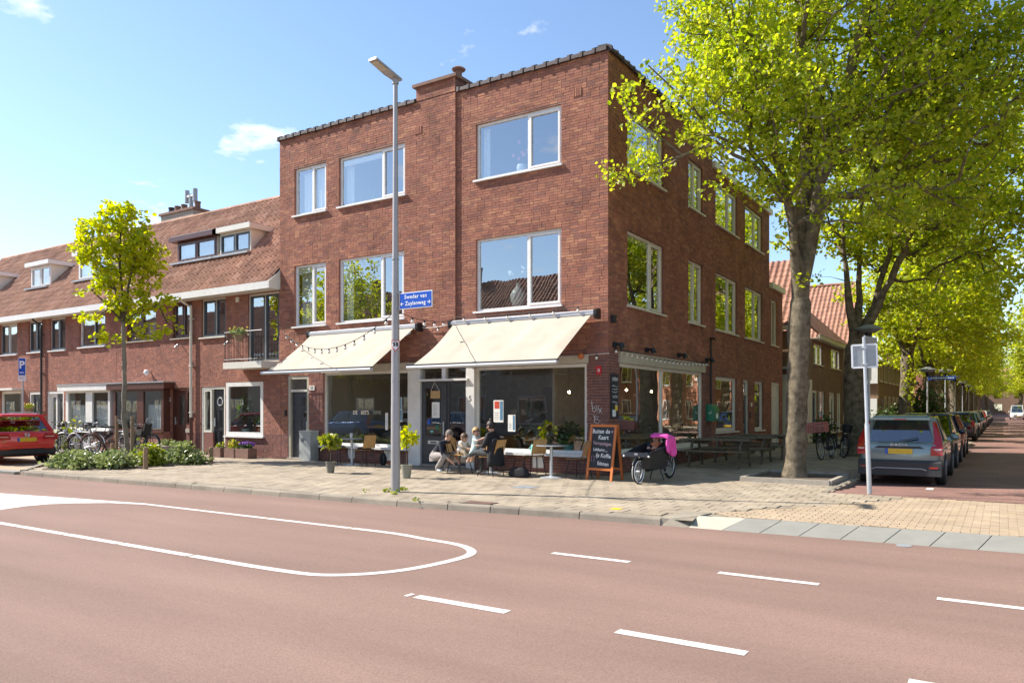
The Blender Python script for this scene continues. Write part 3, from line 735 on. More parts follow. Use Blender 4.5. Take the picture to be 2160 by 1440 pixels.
brickwork('bwF', 'brick', cb, S_x(0), 7.52, 14.47, 0, 9.14, [(7.85,10.2,4.06,5.90),(11.14,13.45,4.06,5.90),(7.85,10.2,7.42,8.82),(11.14,13.45,7.42,8.82),(7.86,10.18,.79,2.58),(10.92,11.64,0,2.56),(12.39,13.64,.75,2.56)])
brickwork('bwG', 'brick', cb, S_x(0), 14.47, 16.57, 0, 6.3, [(14.76,15.74,4.06,5.88),(14.80,16.05,0,2.58)])
# reveal of the projecting left half, roofs, hidden back walls
g = MB(); g.box(-4.5,-4.38,YU+.004,.03,2.96,9.84); g.build('pier_return', 'brick', cb)
g = MB(); g.box(-11.2,-4.39,YU+.012,.05,2.93,2.962); g.build('lintel_course', 'brick_dark', cb)
g = MB(); g.box(-11.1,-.15,.3,7.4,9.5,9.56); g.box(-11.1,-.15,7.4,14.4,8.9,8.96); g.box(-11.1,-.15,14.4,16.5,6.1,6.16); g.build('roof_deck', 'zinc', cb)
g = MB(); g.box(-11.2,-11.0,.24,14.4,0,9.84); g.box(-11.0,-.0,16.45,16.57,0,6.3); g.box(-11.0,-.0,14.35,14.47,6.3,9.14); g.box(-11.0,0,7.4,7.52,9.14,9.84); g.build('party_wall', 'brick', cb)
# white roof edges of the lower parts
g = MB(); g.box(-2,.10,7.53,14.62,9.12,9.33); g.build('fascia', 'cream_paint', cb)
g = MB(); g.box(-2,.10,14.63,16.72,6.28,6.50); g.build('fascia', 'cream_paint', cb)
# coping tiles on the parapet, each with its raised collar
def coping(p0, p1, out):
    p0 = Vector(p0); p1 = Vector(p1); n_ = int((p1-p0).length/.315); d = (p1-p0)/n_; u = d.normalized(); o = Vector(out); me = None
    b_ = MB(); L = d.length
    prof = [(-.07,-.005),(-.065,.085),(.05,.145),(.28,.16),(.28,-.005)]
    pts = [[u*t_+(-o)*a+Vector((0,0,h_)) for a,h_ in prof] for t_ in (.004,L-.004)]
    b_.add(pts[0]+pts[1], [(4,3,2,1,0),(5,6,7,8,9)]+[(i,(i+1)%5,5+(i+1)%5,5+i) for i in range(5)])
    q = [(-.085,-.02),(-.08,.105),(.05,.17),(.28,.185),(.28,-.02)]
    pts = [[u*t_+(-o)*a+Vector((0,0,h_)) for a,h_ in q] for t_ in (-.035,.035)]
    b_.add(pts[0]+pts[1], [(4,3,2,1,0),(5,6,7,8,9)]+[(i,(i+1)%5,5+(i+1)%5,5+i) for i in range(5)])
    me = b_.mesh('coping_tile', 'coping')
    for i in range(n_):
        c_ = link('coping_tile', me, cb, p0+d*i+Vector((0,0,rnd.uniform(-.006,.006)))); c_.rotation_euler = (rnd.uniform(-.01,.01),rnd.uniform(-.01,.01),rnd.uniform(-.012,.012))
coping((-11.2,YU,9.84),(-5.72,YU,9.84),(0,-1,0)); coping((-4.3,0,9.84),(-.02,0,9.84),(0,-1,0))
coping((0,.05,9.84),(0,7.5,9.84),(1,0,0))
# chimney on the facade
brickwork('chim', 'brick', cb, S_y(YU-.012), -5.70, -4.38, 9.86, 10.22, [], depth=.008, back=.5, mortar='mortar_light')
g = MB(); g.box(-5.69,-4.385,YU+.01,.55,9.7,10.21); g.build('chimney_stack', 'brick_dark', cb)
g = MB(); g.box(-5.78,-4.30,YU-.09,.64,10.22,10.30); g.build('chimney_cap', 'concrete_red', cb)
g = MB(); g.lathe([(.09,0),(.09,.20),(.17,.22),(.19,.25),(.10,.31),(.02,.34)], 14, (-4.48,.22,10.30)); g.build('flue_cowl', 'concrete_red', cb, 40)
# vents of upright bricks
for x,z in [(-5.75,8.98),(-.93,8.95)]:
    for k in range(4): pbox(cb, 'vent_brick', 'brick', x+k*.062, x+k*.062+.045, (YU if x < -4.4 else 0)-.016, .02, z, z+.2)
# upper windows of the front
W_ = lambda h, **k: window(cb, S_y(YU if h[0] < -4.4 else 0), *h, **k)
WS = {1: 'white_paint'}
W_(AW[0], split=[-9.80], sash=WS, curtain=[(-10.36,-9.84,7.5,8.74,'curtain'),(-9.76,-9.22,7.5,8.8,'curtain')])
W_(AW[1], split=[-6.98], sash=WS, curtain=[(-8.55,-8.25,7.5,8.7,'curtain')], shade=[(-8.56,-7.01,8.62,8.76)])
W_(AW[2], split=[-9.80], sash=WS, curtain=[(-10.46,-9.84,4.1,5.8,'blind')], shade=[(-10.47,-9.83,5.66,5.82)])
W_(AW[3], split=[-7.02], sash=WS, curtain=[(-8.56,-8.28,4.1,5.8,'curtain')])
W_(AR[0], split=[-2.20], sash=WS, curtain=[(-3.68,-3.48,7.5,8.8,'curtain')])
W_(AR[1], split=[-2.22], sash=WS)
# windows of the side front
WX = lambda h, **k: window(cb, S_x(0), *h, **k)
for z0,z1 in ((4.06,5.90),(7.42,8.85)):
    WX((1.08,3.45,z0,z1), split=[2.62], sash={1:'cream_paint'}, frame='cream_paint', glass='glass_side', shade=[(1.16,2.58,z1-.2,z1-.08)])
    WX((5.36,6.62,z0,z1), split=[5.92], sash={1:'cream_paint'}, frame='cream_paint', glass='glass_side')
    WX((7.85,10.2,z0,z1-(.03 if z0 > 7 else 0)), split=[9.3], sash={1:'cream_paint'}, frame='cream_paint', glass='glass_side')
    WX((11.14,13.45,z0,z1-(.03 if z0 > 7 else 0)), split=[12.5], sash={1:'cream_paint'}, frame='cream_paint', glass='glass_side')
WX((14.76,15.74,4.06,5.88), split=[15.2], frame='cream_paint', glass='glass_side')
WX((7.86,10.18,.79,2.58), frame='cream_paint', glass='glass_side', fw=.12)
WX((12.39,13.64,.75,2.56), frame='cream_paint', glass='glass_side', fw=.10, transom=2.1)
frame_rect(cb, S_x(0), 10.92,11.64,0,2.56,.08,'cream_paint',.05,.15); panel_door(cb, S_x(0), 11.0,11.56,.03,2.02,'grey_paint', panels=[(.2,.8,.08,.4)], glassp=[(.35,.65,.5,.9)], handle=.85)
pbox(cb, 'transom_bar', 'cream_paint', -.14,-.05,11.0,11.56,2.03,2.10)
gl = MB(); gl.add([(-.09,11.0,2.1),(-.09,11.56,2.1),(-.09,11.56,2.48),(-.09,11.0,2.48)], [(0,1,2,3)]); gl.build('pane', 'glass_side', cb)
frame_rect(cb, S_x(0), 14.80,16.05,0,2.58,.09,'cream_paint',.03,.15,'garage_frame'); panel_door(cb, S_x(0), 14.89,15.42,.02,1.98,'cream_paint', name='garage_door', panels=[(.1,.9,.04,.96)]); panel_door(cb, S_x(0), 15.425,15.96,.02,1.98,'cream_paint', name='garage_door', panels=[(.1,.9,.04,.96)])
pbox(cb, 'garage_panel', 'cream_paint', -.13,-.08,14.89,15.96,1.99,2.48)
# shop front: columns, header beams, sills, windows
pbox(cb, 'shop_header', 'cream_old', -9.4,-5.6,-.05,.10,2.60,2.80); pbox(cb, 'shop_header', 'cream_old', -3.9,-.5,-.05,.10,2.62,2.80)
pbox(cb, 'shop_header', 'cream_paint', -5.6,-3.9,-.045,.10,2.64,2.80)
pbox(cb, 'shop_column', 'white_paint', -6.02,-5.60,-.03,.2,.0,2.598); pbox(cb, 'shop_column', 'white_paint', -4.06,-3.80,-.03,.2,.0,2.598)
for a,b_ in ((-9.34,-6.03),(-3.79,-.56)):
    w_ = window(cb, S_y(0), a, b_, .47, 2.61, glass='glass_shop', frame='white_paint', sill=False, setb=.05, fw=.075, name='shop_window')
    pbox(w_, 'sill', 'white_paint', a-.06,b_+.06,-.16,.1,.40,.469)
w_ = window(cb, S_x(0), .62, 6.63, .47, 2.64, glass='glass_side', frame='cream_paint', sill=False, setb=.05, fw=.085, split=[3.42], vw=.1, name='shop_window')
pbox(w_, 'sill', 'cream_paint', -.1,.14,.56,6.69,.40,.469); pbox(cb, 'shop_header', 'cream_old', -.1,.045,.56,6.75,2.642,2.86)
pbox(cb, 'shop_ledge', 'cream_old', .0,.09,.5,6.95,2.862,2.90)
# grey front door
frame_rect(cb, S_y(0), -10.9,-9.97,0,2.55,.10,'cream_old',.02,.16)
pbox(cb, 'transom_bar', 'cream_paint', -10.80,-10.07,.03,.15,2.06,2.13); gl = MB(); gl.add([(-10.8,.09,2.13),(-10.07,.09,2.13),(-10.07,.09,2.45),(-10.8,.09,2.45)], [(0,1,2,3)]); gl.build('pane', 'glass_shop', cb)
panel_door(cb, S_y(0), -10.80,-10.07,.05,2.06,'grey_paint', panels=[(.12,.58,.06,.36),(.12,.58,.40,.58),(.12,.58,.62,.74),(.12,.58,.78,.92)], glassp=[(.68,.9,.62,.74),(.68,.9,.78,.92)], handle=.93)
pbox(cb, 'door_step', 'concrete', -10.88,-9.99,-.06,.1,0,.045)
d = pbox(cb, 'number_plate', 'white_paint', -9.92,-9.70,-.022,-.0,2.10,2.24); textmesh('house_number', '50', .13, 'ink', cb, face_s(-9.81,-.024,2.17))
pbox(cb, 'door_bell', 'black_paint', -11.0,-10.93,-.05,0,1.32,1.5)
# café entrance
pbox(cb, 'transom_bar', 'white_paint', -5.72,-3.98,-.09,.06,2.28,2.335)
pbox(cb, 'transom_post', 'white_paint', -4.86,-4.74,-.02,.1,2.336,2.639)
for a,b_ in ((-5.6,-4.87),(-4.73,-4.07)):
    gl = MB(); gl.add([(a,.05,2.34),(b_,.05,2.34),(b_,.05,2.63),(a,.05,2.63)], [(0,1,2,3)]); gl.build('pane', 'glass_shop', cb)
cd = panel_door(cb, S_y(0), -5.585,-4.74,.06,2.27,'grey_paint', setb=.03, glassp=[(.15,.78,.34,.92)])
g = MB(); g.box(-5.36,-4.98,.012,.028,.60,.69,0); g.box(-5.27,-5.07,.008,.013,.625,.66,1); g.build('letter_slot', ['cream_paint','dark_metal'], cd)
pbox(cd, 'handle', 'galv', -4.82,-4.79,-.03,.0,.85,1.2)
pbox(cd, 'door_poster', 'paper', -5.24,-4.98,.036,.039,1.30,1.72)
for i in range(9): pbox(cd, 'print_line', 'ink', -5.2,-5.2+rnd.uniform(.1,.18),.0352,.036,1.36+i*.034,1.366+i*.034)
for x,z,w2,h2,mt_ in [(-5.38,1.12,.09,.14,'blue_sign'),(-5.1,.98,.09,.13,'green_plastic'),(-4.98,.90,.10,.11,'leaf_yellowgreen'),(-5.3,.90,.11,.06,'teal')]: pbox(cd, 'door_sticker', mt_, x,x+w2,.036,.039,z,z+h2)
g = MB(); g.box(-5.26,-4.94,.0,.018,1.62+.2,2.02,0); g.tube([(-5.25,.008,2.02),(-5.13,.008,2.26),(-4.96,.008,2.02)], .006, 5, 1)
tag(g.build('paper_bag_sign', ['kraft','cable_white']), 'kraft paper sign hanging on a cord in the café door', 'sign')
frame_rect(cb, S_y(0), -4.73,-4.07,.06,2.27,.06,'grey_paint',.05,.11,'side_light_frame',True)
gl = MB(); gl.add([(-4.67,.08,.12),(-4.13,.08,.12),(-4.13,.08,2.21),(-4.67,.08,2.21)], [(0,1,2,3)]); gl.build('pane', 'glass_shop', cb)
pbox(cb, 'door_step', 'concrete', -5.6,-4.06,-.05,.12,0,.055)
textmesh('house_number', '5', .20, 'ink', cb, face_s(-3.92,-.034,1.80), depth=.001)
# lettering and posters on the shop glass
for x0_,z0_,m_ in ((-7.66,1.43,'cream_old'),(-2.18,1.46,'interior_dark')):
    for wd, dx in (('DE',-.46),("BEE'S",-.08),('HIVE',.40)): textmesh('window_lettering', wd, .155, m_, cb, face_s(x0_+dx,.083,z0_), depth=.0005, sx=.92)
for x,z,w2,h2 in [(-3.26,1.20,.30,.56),(-2.82,.97,.22,.42),(-6.56,1.50,.22,.36),(-6.56,1.18,.24,.34),(-6.52,.72,.15,.34),(-6.95,.95,.1,.48)]:
    p_ = pbox(cb, 'window_poster', 'paper', x,x+w2,.074,.080,z,z+h2)
    if w2 > .2: pbox(p_, 'poster_band', 'lightblue' if False else 'car_lightblue', x+w2*.66,x+w2-.015,.0715,.0738,z+h2*.1,z+h2*.96)
    if h2 > .5: pbox(p_, 'poster_picture', 'red_flower', x+.03,x+w2*.6,.0715,.0738,z+h2*.62,z+h2*.95)
    for i in range(4): pbox(p_, 'print_line', 'ink', x+.03,x+w2*rnd.uniform(.35,.6),.072,.0738,z+.07+i*h2*.1,z+.078+i*h2*.1)
# details on the corner pier and side front
g = MB(); g.box(-.30,-.17,-.028,-.008,2.34,2.54,0); g.tube([(-.26,-.03,2.40),(-.24,-.03,2.48),(-.21,-.03,2.46),(-.215,-.03,2.40),(-.245,-.03,2.43)], .007, 5, 1); g.build('pier_sign', ['sign_red','sign_white'], cb)
sq = MB()
for st in [[(-.42,1.72),(-.40,1.50),(-.35,1.46),(-.31,1.52),(-.35,1.58),(-.41,1.54)],[(-.30,1.62),(-.28,1.46),(-.24,1.62)],[(-.25,1.55),(-.16,1.45)],[(-.16,1.57),(-.24,1.44)],[(-.38,1.40),(-.30,1.28),(-.24,1.36),(-.33,1.38),(-.36,1.24),(-.27,1.20),(-.20,1.26),(-.28,1.30)],[(-.30,1.16),(-.2,1.12),(-.14,1.2)]]:
    sq.tube([(a,-.012,z) for a,z in st], .0065, 5)
sq.build('graffiti_tag', 'chalk', cb)
g = MB(); g.box(.006,.03,.10,.50,1.32,2.36,0); bo = g.build('menu_board', 'chalkboard', cb)
textmesh('chalk_writing', 'OPEN', .12, 'chalk', cb, face_e(.032,.30,2.23), depth=.001); textmesh('chalk_writing', "TOSTI'S", .085, 'chalk', cb, face_e(.032,.30,1.82), depth=.001)
sq = MB()
for zz in (2.08,2.0,1.93,1.7):
    x = .14; pts = []
    while x < .46: pts.append((.033,x,zz+rnd.uniform(-.022,.022))); x += .022
    sq.tube(pts, .0045, 4)
sq.tube([(.033,.32,1.60),(.033,.36,1.66),(.033,.40,1.62),(.033,.37,1.55),(.033,.33,1.56)], .005, 4); sq.build('chalk_writing', 'chalk', cb)
g = MB(); g.box(.031,.034,.16,.34,1.36,1.52); g.build('chalk_drawing', 'chalk', cb); g = MB(); g.box(.031,.035,.30,.44,1.50,1.62); g.build('chalk_drawing', 'sign_yellow', cb)
pbox(cb, 'soldier_band', 'brick_dark', -.57,.012,-.018,0,2.80,2.955)
g = MB(); g.ball((-.66,-.10,2.78), .075); g.build('orange_ball_lamp', 'orange_wood', cb, 40)
for y in (-.0,1.9,4.2,6.6):
    g = MB(); g.box(.0,.10,y+.22,y+.30,2.98,3.10); g.tube([(.06,y+.26,3.06),(.2,y+.26,3.04)], .035, 8); g.tube([(.2,y+.26,3.08),(.24,y+.26,2.96)], [.05,.075], 10); g.build('wall_spot', 'dark_metal', cb, 40)
g = MB(); g.box(.0,.10,.12,.24,3.55,3.72); g.build('wall_speaker', 'dark_metal', cb)
g = MB(); g.tube([(.05,7.25,1.6),(.05,7.25,3.7),(.05,7.15,3.74)], .028, 8); g.tube([(.05,7.25,3.70),(.22,6.95,3.72),(.3,6.85,3.66)], .03, 6); g.build('cable_pipe', 'dark_metal', cb, 40)
pbox(cb, 'junction_plate', 'white_paint', 0,.03,11.86,11.96,1.62,1.76); pbox(cb, 'door_bell', 'black_paint', 0,.04,11.70,11.76,1.2,1.42)
for x,w2 in [(-8.3,.26),(-6.9,.30),(-2.03,.30)]: pbox(cb, 'air_grille', 'white_paint', x,x+w2,-.03,0,.10,.37); pbox(cb, 'grille_joint', 'zinc', x+w2/2-.008,x+w2/2+.008,-.033,-.0305,.11,.36)
# rooms behind the glass
fl = MB()
for z in (3.15,6.5): fl.box(-11.0,-.24,.26,14.3,z,z+.16)
fl.box(-11.0,-.24,.26,16.3,-.05,.02); fl.build('floor_slab', 'interior_floor', cb)
cl = MB(); 
for z in (3.14,6.49): cl.box(-10.99,-.25,.27,14.2,z-.01,z)
cl.build('ceiling', 'interior_wall', cb)
wl = MB(); wl.box(-10.9,-.3,5.4,5.5,3.32,9.4); wl.box(-5.2,-5.1,.28,5.4,3.32,9.4); wl.box(-8.95,-8.85,.28,5.4,3.32,9.4); wl.box(-10.9,-.26,7.0,7.1,0,9.3); wl.box(-9.8,-9.7,.28,7,0,3.1); wl.build('partition', 'interior_wall', cb)
wl = MB(); wl.box(-10.9,-.26,6.95,6.99,.02,3.1); wl.box(-2.75,-2.7,2.2,6.9,.02,3.1); wl.build('cafe_back_wall', 'concrete', cb)
# café interior: bottle shelves, counter, pendant lamps
sh = thing('bottle_shelf', 'tall dark shelf full of bottles inside the left shop window', 'shelf', (-7.2,3.2,.02))
g = MB(); g.box(-1.5,1.7,.25,.3,.9,2.7)
for z in (1.2,1.55,1.9,2.25,2.6): g.box(-1.5,1.7,-.05,.25,z,z+.03)
for x in (-1.5,-.4,.7,1.68): g.box(x,x+.03,-.05,.25,.9,2.7)
g.build('shelf_frame', 'interior_dark', sh)
bm_ = MB(); bm_.lathe([(.035,0),(.037,.16),(.03,.2),(.013,.23),(.013,.3)], 8); bme = bm_.mesh('bottle', 'bottle', 40)
for z in (1.23,1.58,1.93,2.28):
    for i in range(17):
        if rnd.random() < .82: o = link('bottle', bme, sh, (-1.4+i*.18+rnd.uniform(-.03,.03), .08, z)); o.scale = (1,1,rnd.uniform(.75,1.05))
ct = thing('cafe_counter', 'yellow wood topped counter inside the left shop window', 'counter', (-7.4,1.9,.02))
g = MB(); g.box(-1.6,1.2,-.3,.3,0,.92); g.build('counter_body', 'interior_dark', ct); g = MB(); g.box(-1.65,1.25,-.36,.36,.921,.99); g.build('counter_top', 'ply', ct)
for i,(x,y,z) in enumerate([(-1.9,1.6,1.98),(-7.9,1.5,2.1),(-.9,3.0,2.05),(-1.0,5.0,2.05)]):
    l_ = thing('pendant_lamp', ['pendant lamp with bare bulb inside the right shop window','pendant lamp with bare bulb above the café counter','pendant bulb inside the side shop window near the corner','pendant bulb inside the side shop window near the mailbox'][i], 'lamp', (x,y,z))
    g = MB(); g.tube([(0,0,.06),(0,0,3.12-z)], .008, 5); g.build('cord', 'cable', l_); g = MB(); g.ball((0,0,0), .032); g.build('bulb', 'bulb', l_, 40)
for i,(x,z,w2,h2) in enumerate([(-6.9,1.3,.5,.7),(-4.6,1.4,.7,.5),(-3.6,1.2,.5,.8),(-9.3,1.5,.6,.4)]):
    p_ = pbox(cb, 'wall_picture', ['teal','interior_dark','cloth_beige','car_lightblue'][i], x,x+w2,6.91,6.945,z,z+h2)
pbox(cb, 'wainscot', 'brown_paint', -9.7,-2.75,6.90,6.948,.02,1.0); pbox(cb, 'cafe_doorway', 'interior_dark', -5.9,-5.0,6.90,6.947,1.001,2.3)
# things on the café window sill and in the upstairs windows
def leafcloud(n_, c, r, size, seed, flat=1.):
    rs = np.random.RandomState(seed); d = rs.normal(size=(n_,3)); d /= np.linalg.norm(d, axis=1)[:,None]; rad = rs.rand(n_)**.45
    P = np.array(c)+d*rad[:,None]*np.array(r)
    return leafmesh_arrays(P, size, rs, flat)
def leafmesh_arrays(P, size, rs, flat=1., up=.5):
    n_ = len(P); nrm = rs.normal(size=(n_,3))*flat; nrm[:,2] += up; nrm /= np.linalg.norm(nrm, axis=1)[:,None]
    t_ = rs.normal(size=(n_,3)); t_ -= (t_*nrm).sum(1)[:,None]*nrm; t_ /= np.linalg.norm(t_, axis=1)[:,None]; b2 = np.cross(nrm, t_)
    s_ = size*(.65+.7*rs.rand(n_))[:,None]
    tmpl = [(0,0,0),(.42,.28,.10),(.36,.72,.08),(0,1.05,-.04),(-.36,.72,.08),(-.42,.28,.10)]
    V = np.stack([P+s_*(a*b2+b_*t_+c_*nrm) for a,b_,c_ in tmpl], 1)
    i = np.arange(n_)[:,None]*6; Q = np.concatenate([i+np.array([[0,1,2,3]]), i+np.array([[0,3,4,5]])])
    return V.reshape(-1,3), Q, np.repeat(rs.rand(n_), 6)
def leafobj(name, arr, matn, parent=None):
    V, Q, T = arr; return link(name, fastmesh(name, V, Q, [matn], T), parent)
def potplant(name, label, loc, pot, potmat, r, h, leaf, nleaf, size, seed, cat='plant', stem=.0, flowers=None, group=None):
    t_ = thing(name, label, cat, loc, 0, group)
    g = MB(); pr, ph = pot; g.lathe([(pr*.72,0),(pr,ph*.92),(pr*1.06,ph*.92),(pr*1.06,ph),(pr*.92,ph),(pr*.9,ph*.9)], 16); g.build('pot', potmat, t_, 40)
    if stem: g = MB(); g.tube([(0,0,ph*.8),(.01,.0,ph+stem*.5),(-.01,.01,ph+stem)], .012, 6); g.build('stem', 'twig', t_)
    leafobj('foliage', leafcloud(nleaf, (0,0,ph+stem+h*.42), (r,r,h*.55), size, seed), leaf, t_)
    if flowers:
        fm, nf = flowers; rs = random.Random(seed); g = MB()
        for i in range(nf): g.ball((rs.uniform(-r,r)*.8,rs.uniform(-r,r)*.8,ph+stem+h*rs.uniform(.6,1.0)), .03, 6)
        g.build('flowers', fm, t_, 60)
    return t_
potplant('window_plant', 'broad green plant in a teal pot behind the right shop window', (-1.25,.35,.47), (.13,.2), 'teal', .32, .55, 'leaf_dark', 160, .12, 3)
potplant('window_plant', 'yellow green feathery plant low behind the right shop window by the pier', (-.95,.7,.47), (.14,.2), 'pot_taupe', .4, .4, 'leaf_yellowgreen', 220, .09, 4)
potplant('window_plant', 'large leafy plant behind the right shop window near the posters', (-2.6,1.0,.47), (.14,.2), 'pot_grey', .6, .5, 'leaf_dark', 260, .12, 5)
potplant('window_plant', 'red flowering plant in a white pot behind the side shop window', (-.32,5.6,.47), (.12,.22), 'white_paint', .22, .4, 'leaf_dark', 110, .1, 6, flowers=('red_flower',14))
potplant('window_plant', 'green plant on the sill of the wide first floor window behind the lamp post', (-7.3,.42,4.0), (.12,.2), 'white_paint', .2, .5, 'leaf_dark', 90, .12, 7)
potplant('window_plant', 'dark leafy plant on the sill of the wide top floor window behind the lamp post', (-7.75,.45,7.36), (.12,.14), 'pot_grey', .3, .3, 'leaf_dark', 90, .12, 8)
va = thing('flower_vase', 'pale grey bulbous vase with dried white flowers in the first floor window', 'vase', (-2.72,.40,4.06))
g = MB(); g.lathe([(.08,0),(.10,.02),(.2,.25),(.21,.38),(.15,.5),(.06,.58),(.055,.66),(.07,.68)], 18); g.build('vase_body', 'vase', va, 50)
rs = random.Random(4); g = MB(); f_ = MB()
for i in range(9):
    a, b_ = rs.uniform(-.3,.3), rs.uniform(-.12,.12); h_ = rs.uniform(.85,1.15); g.tube([(0,0,.66),(a*.5,b_*.5,.85),(a,b_,h_)], .005, 4); f_.ball((a,b_,h_), .035, 6)
g.build('stem', 'twig', va); f_.build('blossom', 'sign_white', va, 60)
va = thing('flower_vase', 'white vase with pink ball flowers in the top floor window', 'vase', (-2.62,.40,7.47))
g = MB(); g.lathe([(.11,0),(.125,.02),(.125,.24),(.11,.27),(.1,.27)], 16); g.build('vase_body', 'sign_white', va, 50)
g = MB(); f_ = MB()
for i in range(9):
    a, b_ = rs.uniform(-.28,.28), rs.uniform(-.1,.1); h_ = rs.uniform(.45,.85); g.tube([(0,0,.25),(a*.5,b_*.5,.4),(a,b_,h_)], .006, 4); f_.ball((a,b_,h_), .048, 8)
g.build('stem', 'leaf_dark', va); f_.build('blossom', 'pink_flower', va, 60)
# ---------------------------------------------------------------- awnings
def awning(x0, x1, label):
    t_ = thing('awning', label, 'awning', ((x0+x1)/2,0,0)); w2 = (x1-x0)/2
    g = MB(); g.prism([(-.09,3.68),(-.25,3.68),(-.30,3.72),(-.30,3.79),(-.22,3.83),(-.09,3.83)], -w2-.02, w2+.02, 'x'); g.build('cassette', 'awning_metal', t_)
    for s_ in (-1,1): g = MB(); g.prism([(-.08,3.62),(-.27,3.62),(-.32,3.70),(-.32,3.81),(-.22,3.855),(-.08,3.855)], s_*(w2+.022), s_*(w2+.10), 'x'); g.build('end_cap', 'dark_metal', t_)
    n1, n2 = 26, 12; vs = []; fs = []
    for k in range(2):
        for i in range(n1+1):
            for j in range(n2+1):
                q = j/n2; y = -.27-(1.95-.27)*q; z = 3.71+(2.555-3.71)*q
                sag = .045*math.sin(math.pi*q)*(.6+.4*math.cos(i*.9))+.012*math.sin(i*1.7+q*3)*math.sin(math.pi*q)
                e = abs(2*i/n1-1)**8; xx = -w2+.05+(2*w2-.1)*i/n1; xx += (-.05*math.sin(math.pi*q)*e)*(1 if i > n1/2 else -1)
                vs.append((xx, y, z-sag-.004*k))
    m_ = (n1+1)*(n2+1)
    for k in range(2):
        for i in range(n1):
            for j in range(n2): a = k*m_+i*(n2+1)+j; fs.append((a,a+1,a+n2+2,a+n2+1))
    g = MB(); g.add(vs, fs); g.build('canopy', 'awning_cloth', t_, 60)
    g = MB(); g.prism([(-1.92,2.49),(-2.02,2.49),(-2.04,2.53),(-2.03,2.565),(-1.92,2.575)], -w2-.02, w2+.02, 'x'); g.build('front_bar', 'awning_metal', t_)
    g = MB(); g.box(-w2-.021,w2+.021,-2.035,-1.93,2.576,2.60); g.build('front_bar_strip', 'grey_paint', t_)
    for s_ in (-1,1):
        g = MB(); e = Vector((s_*(w2-.9),-1.1,2.95)); g.bar((s_*(w2-.25),-.2,3.62), e, .05, .08); g.bar(e, (s_*(w2-.3),-1.93,2.53), .045, .07); g.build('folding_arm', 'awning_metal', t_)
    return t_
awning(-9.64, -5.56, 'cream fabric awning over the shop window beside the grey front door')
awning(-4.34, -.25, 'cream fabric awning over the café door and right shop window')
# ---------------------------------------------------------------- row houses left of the corner building
EAVE = (-.42, 5.44); RDG = (3.5, 9.55); SL = math.hypot(RDG[0]-EAVE[0], RDG[1]-EAVE[1])
UY = ((0, RDG[0]-EAVE[0], RDG[1]-EAVE[1]))
def slope_z(y): return EAVE[1]+(y-EAVE[0])*(RDG[1]-EAVE[1])/(RDG[0]-EAVE[0])
def slope_y(z): return EAVE[0]+(z-EAVE[1])*(RDG[0]-EAVE[0])/(RDG[1]-EAVE[1])
def row_house(x0, x1, label, holes, darkz=.72, nob=300, fascia='white_paint'):
    t_ = thing('row_house', label, 'house', ((x0+x1)/2,0,0)); t_['group'] = 'terraced houses along the main road'
    c = (x0+x1)/2
    def to(s_, z, d): return (s_-c, d, z)
    brickwork('rw', 'brick_row', t_, to, x0, x1, 0, 5.3, holes, darkz=darkz)
    g = MB(); g.box(x0-c,x1-c,-.44,.02,5.25,5.32); g.build('soffit', 'cream_paint', t_)
    g = MB(); g.box(x0-c,x1-c,-.50,-.44,5.24,5.46); g.build('gutter', fascia, t_)
    rf = tiled_roof(t_, 'rooftile', (x0-c,EAVE[0],EAVE[1]), (1,0,0), UY, x1-x0, SL, nobj=nob, w=.235, l=.36)
    ridge(rf, (x0-c,RDG[0],RDG[1]-.02), (x1-c,RDG[0],RDG[1]-.02))
    g = MB(); g.add([(x0-c,RDG[0],RDG[1]-.03),(x1-c,RDG[0],RDG[1]-.03),(x1-c,7.4,5.44),(x0-c,7.4,5.44)], [(0,1,2,3)]); g.build('rear_slope', 'rooftile', t_)
    g = MB(); g.box(x0-c,x1-c,7.1,7.3,0,5.4); g.box(x0-c,x1-c,2.4,2.5,0,5.2); g.box(x0-c,x1-c,.25,2.4,2.62,2.78); g.box(x0-c,x1-c,.25,2.4,-.02,.02); g.box(x0-c,x1-c,.25,2.4,5.15,5.25); g.build('room_walls', 'interior_wall', t_)
    return t_, to, c
def dormer(t_, c, x0, x1, zb, zt, matf, mats_, split=True, cheek='cream_paint', over=.16):
    yf = slope_y(zb); yb = slope_y(zt)+.1
    b_ = MB(); b_.box(x0-c,x0-c+.06,yf+.001,yb,zb-.02,zt); b_.box(x1-c-.06,x1-c,yf+.001,yb,zb-.02,zt); b_.add([(x0-c,yb-.4,zt-.3),(x1-c,yb-.4,zt-.3),(x1-c,yb-.4,zb+.1),(x0-c,yb-.4,zb+.1)], [(0,1,2,3)]); d = b_.build('dormer', cheek, t_)
    g = MB(); g.box(x0-c-over,x1-c+over,yf-.22,yb+.25,zt,zt+.17); g.build('dormer_roof', matf, d)
    g = MB(); g.box(x0-c-over+.02,x1-c+over-.02,yf-.2,yb+.25,zt+.171,zt+.19); g.build('roof_felt', 'zinc', d)
    def to(s_, z, dd): return (s_-c, yf+dd, z)
    window(d, to, x0+.02, x1-.02, zb, zt-.01, split=[(x0+x1)/2] if split else None, frame=matf, sash=({0:mats_,1:mats_} if mats_ else None), setb=-.02, sill=False, curtain=[(x0+.12,(x0+x1)/2-.04,zb+.1,zt-.1,'curtain')])
    g = MB(); g.box(x0-c-.1,x1-c+.1,yf-.28,yf-.03,zb-.10,zb-.035); o = g.build('lead_flashing', 'zinc', d)
    return d
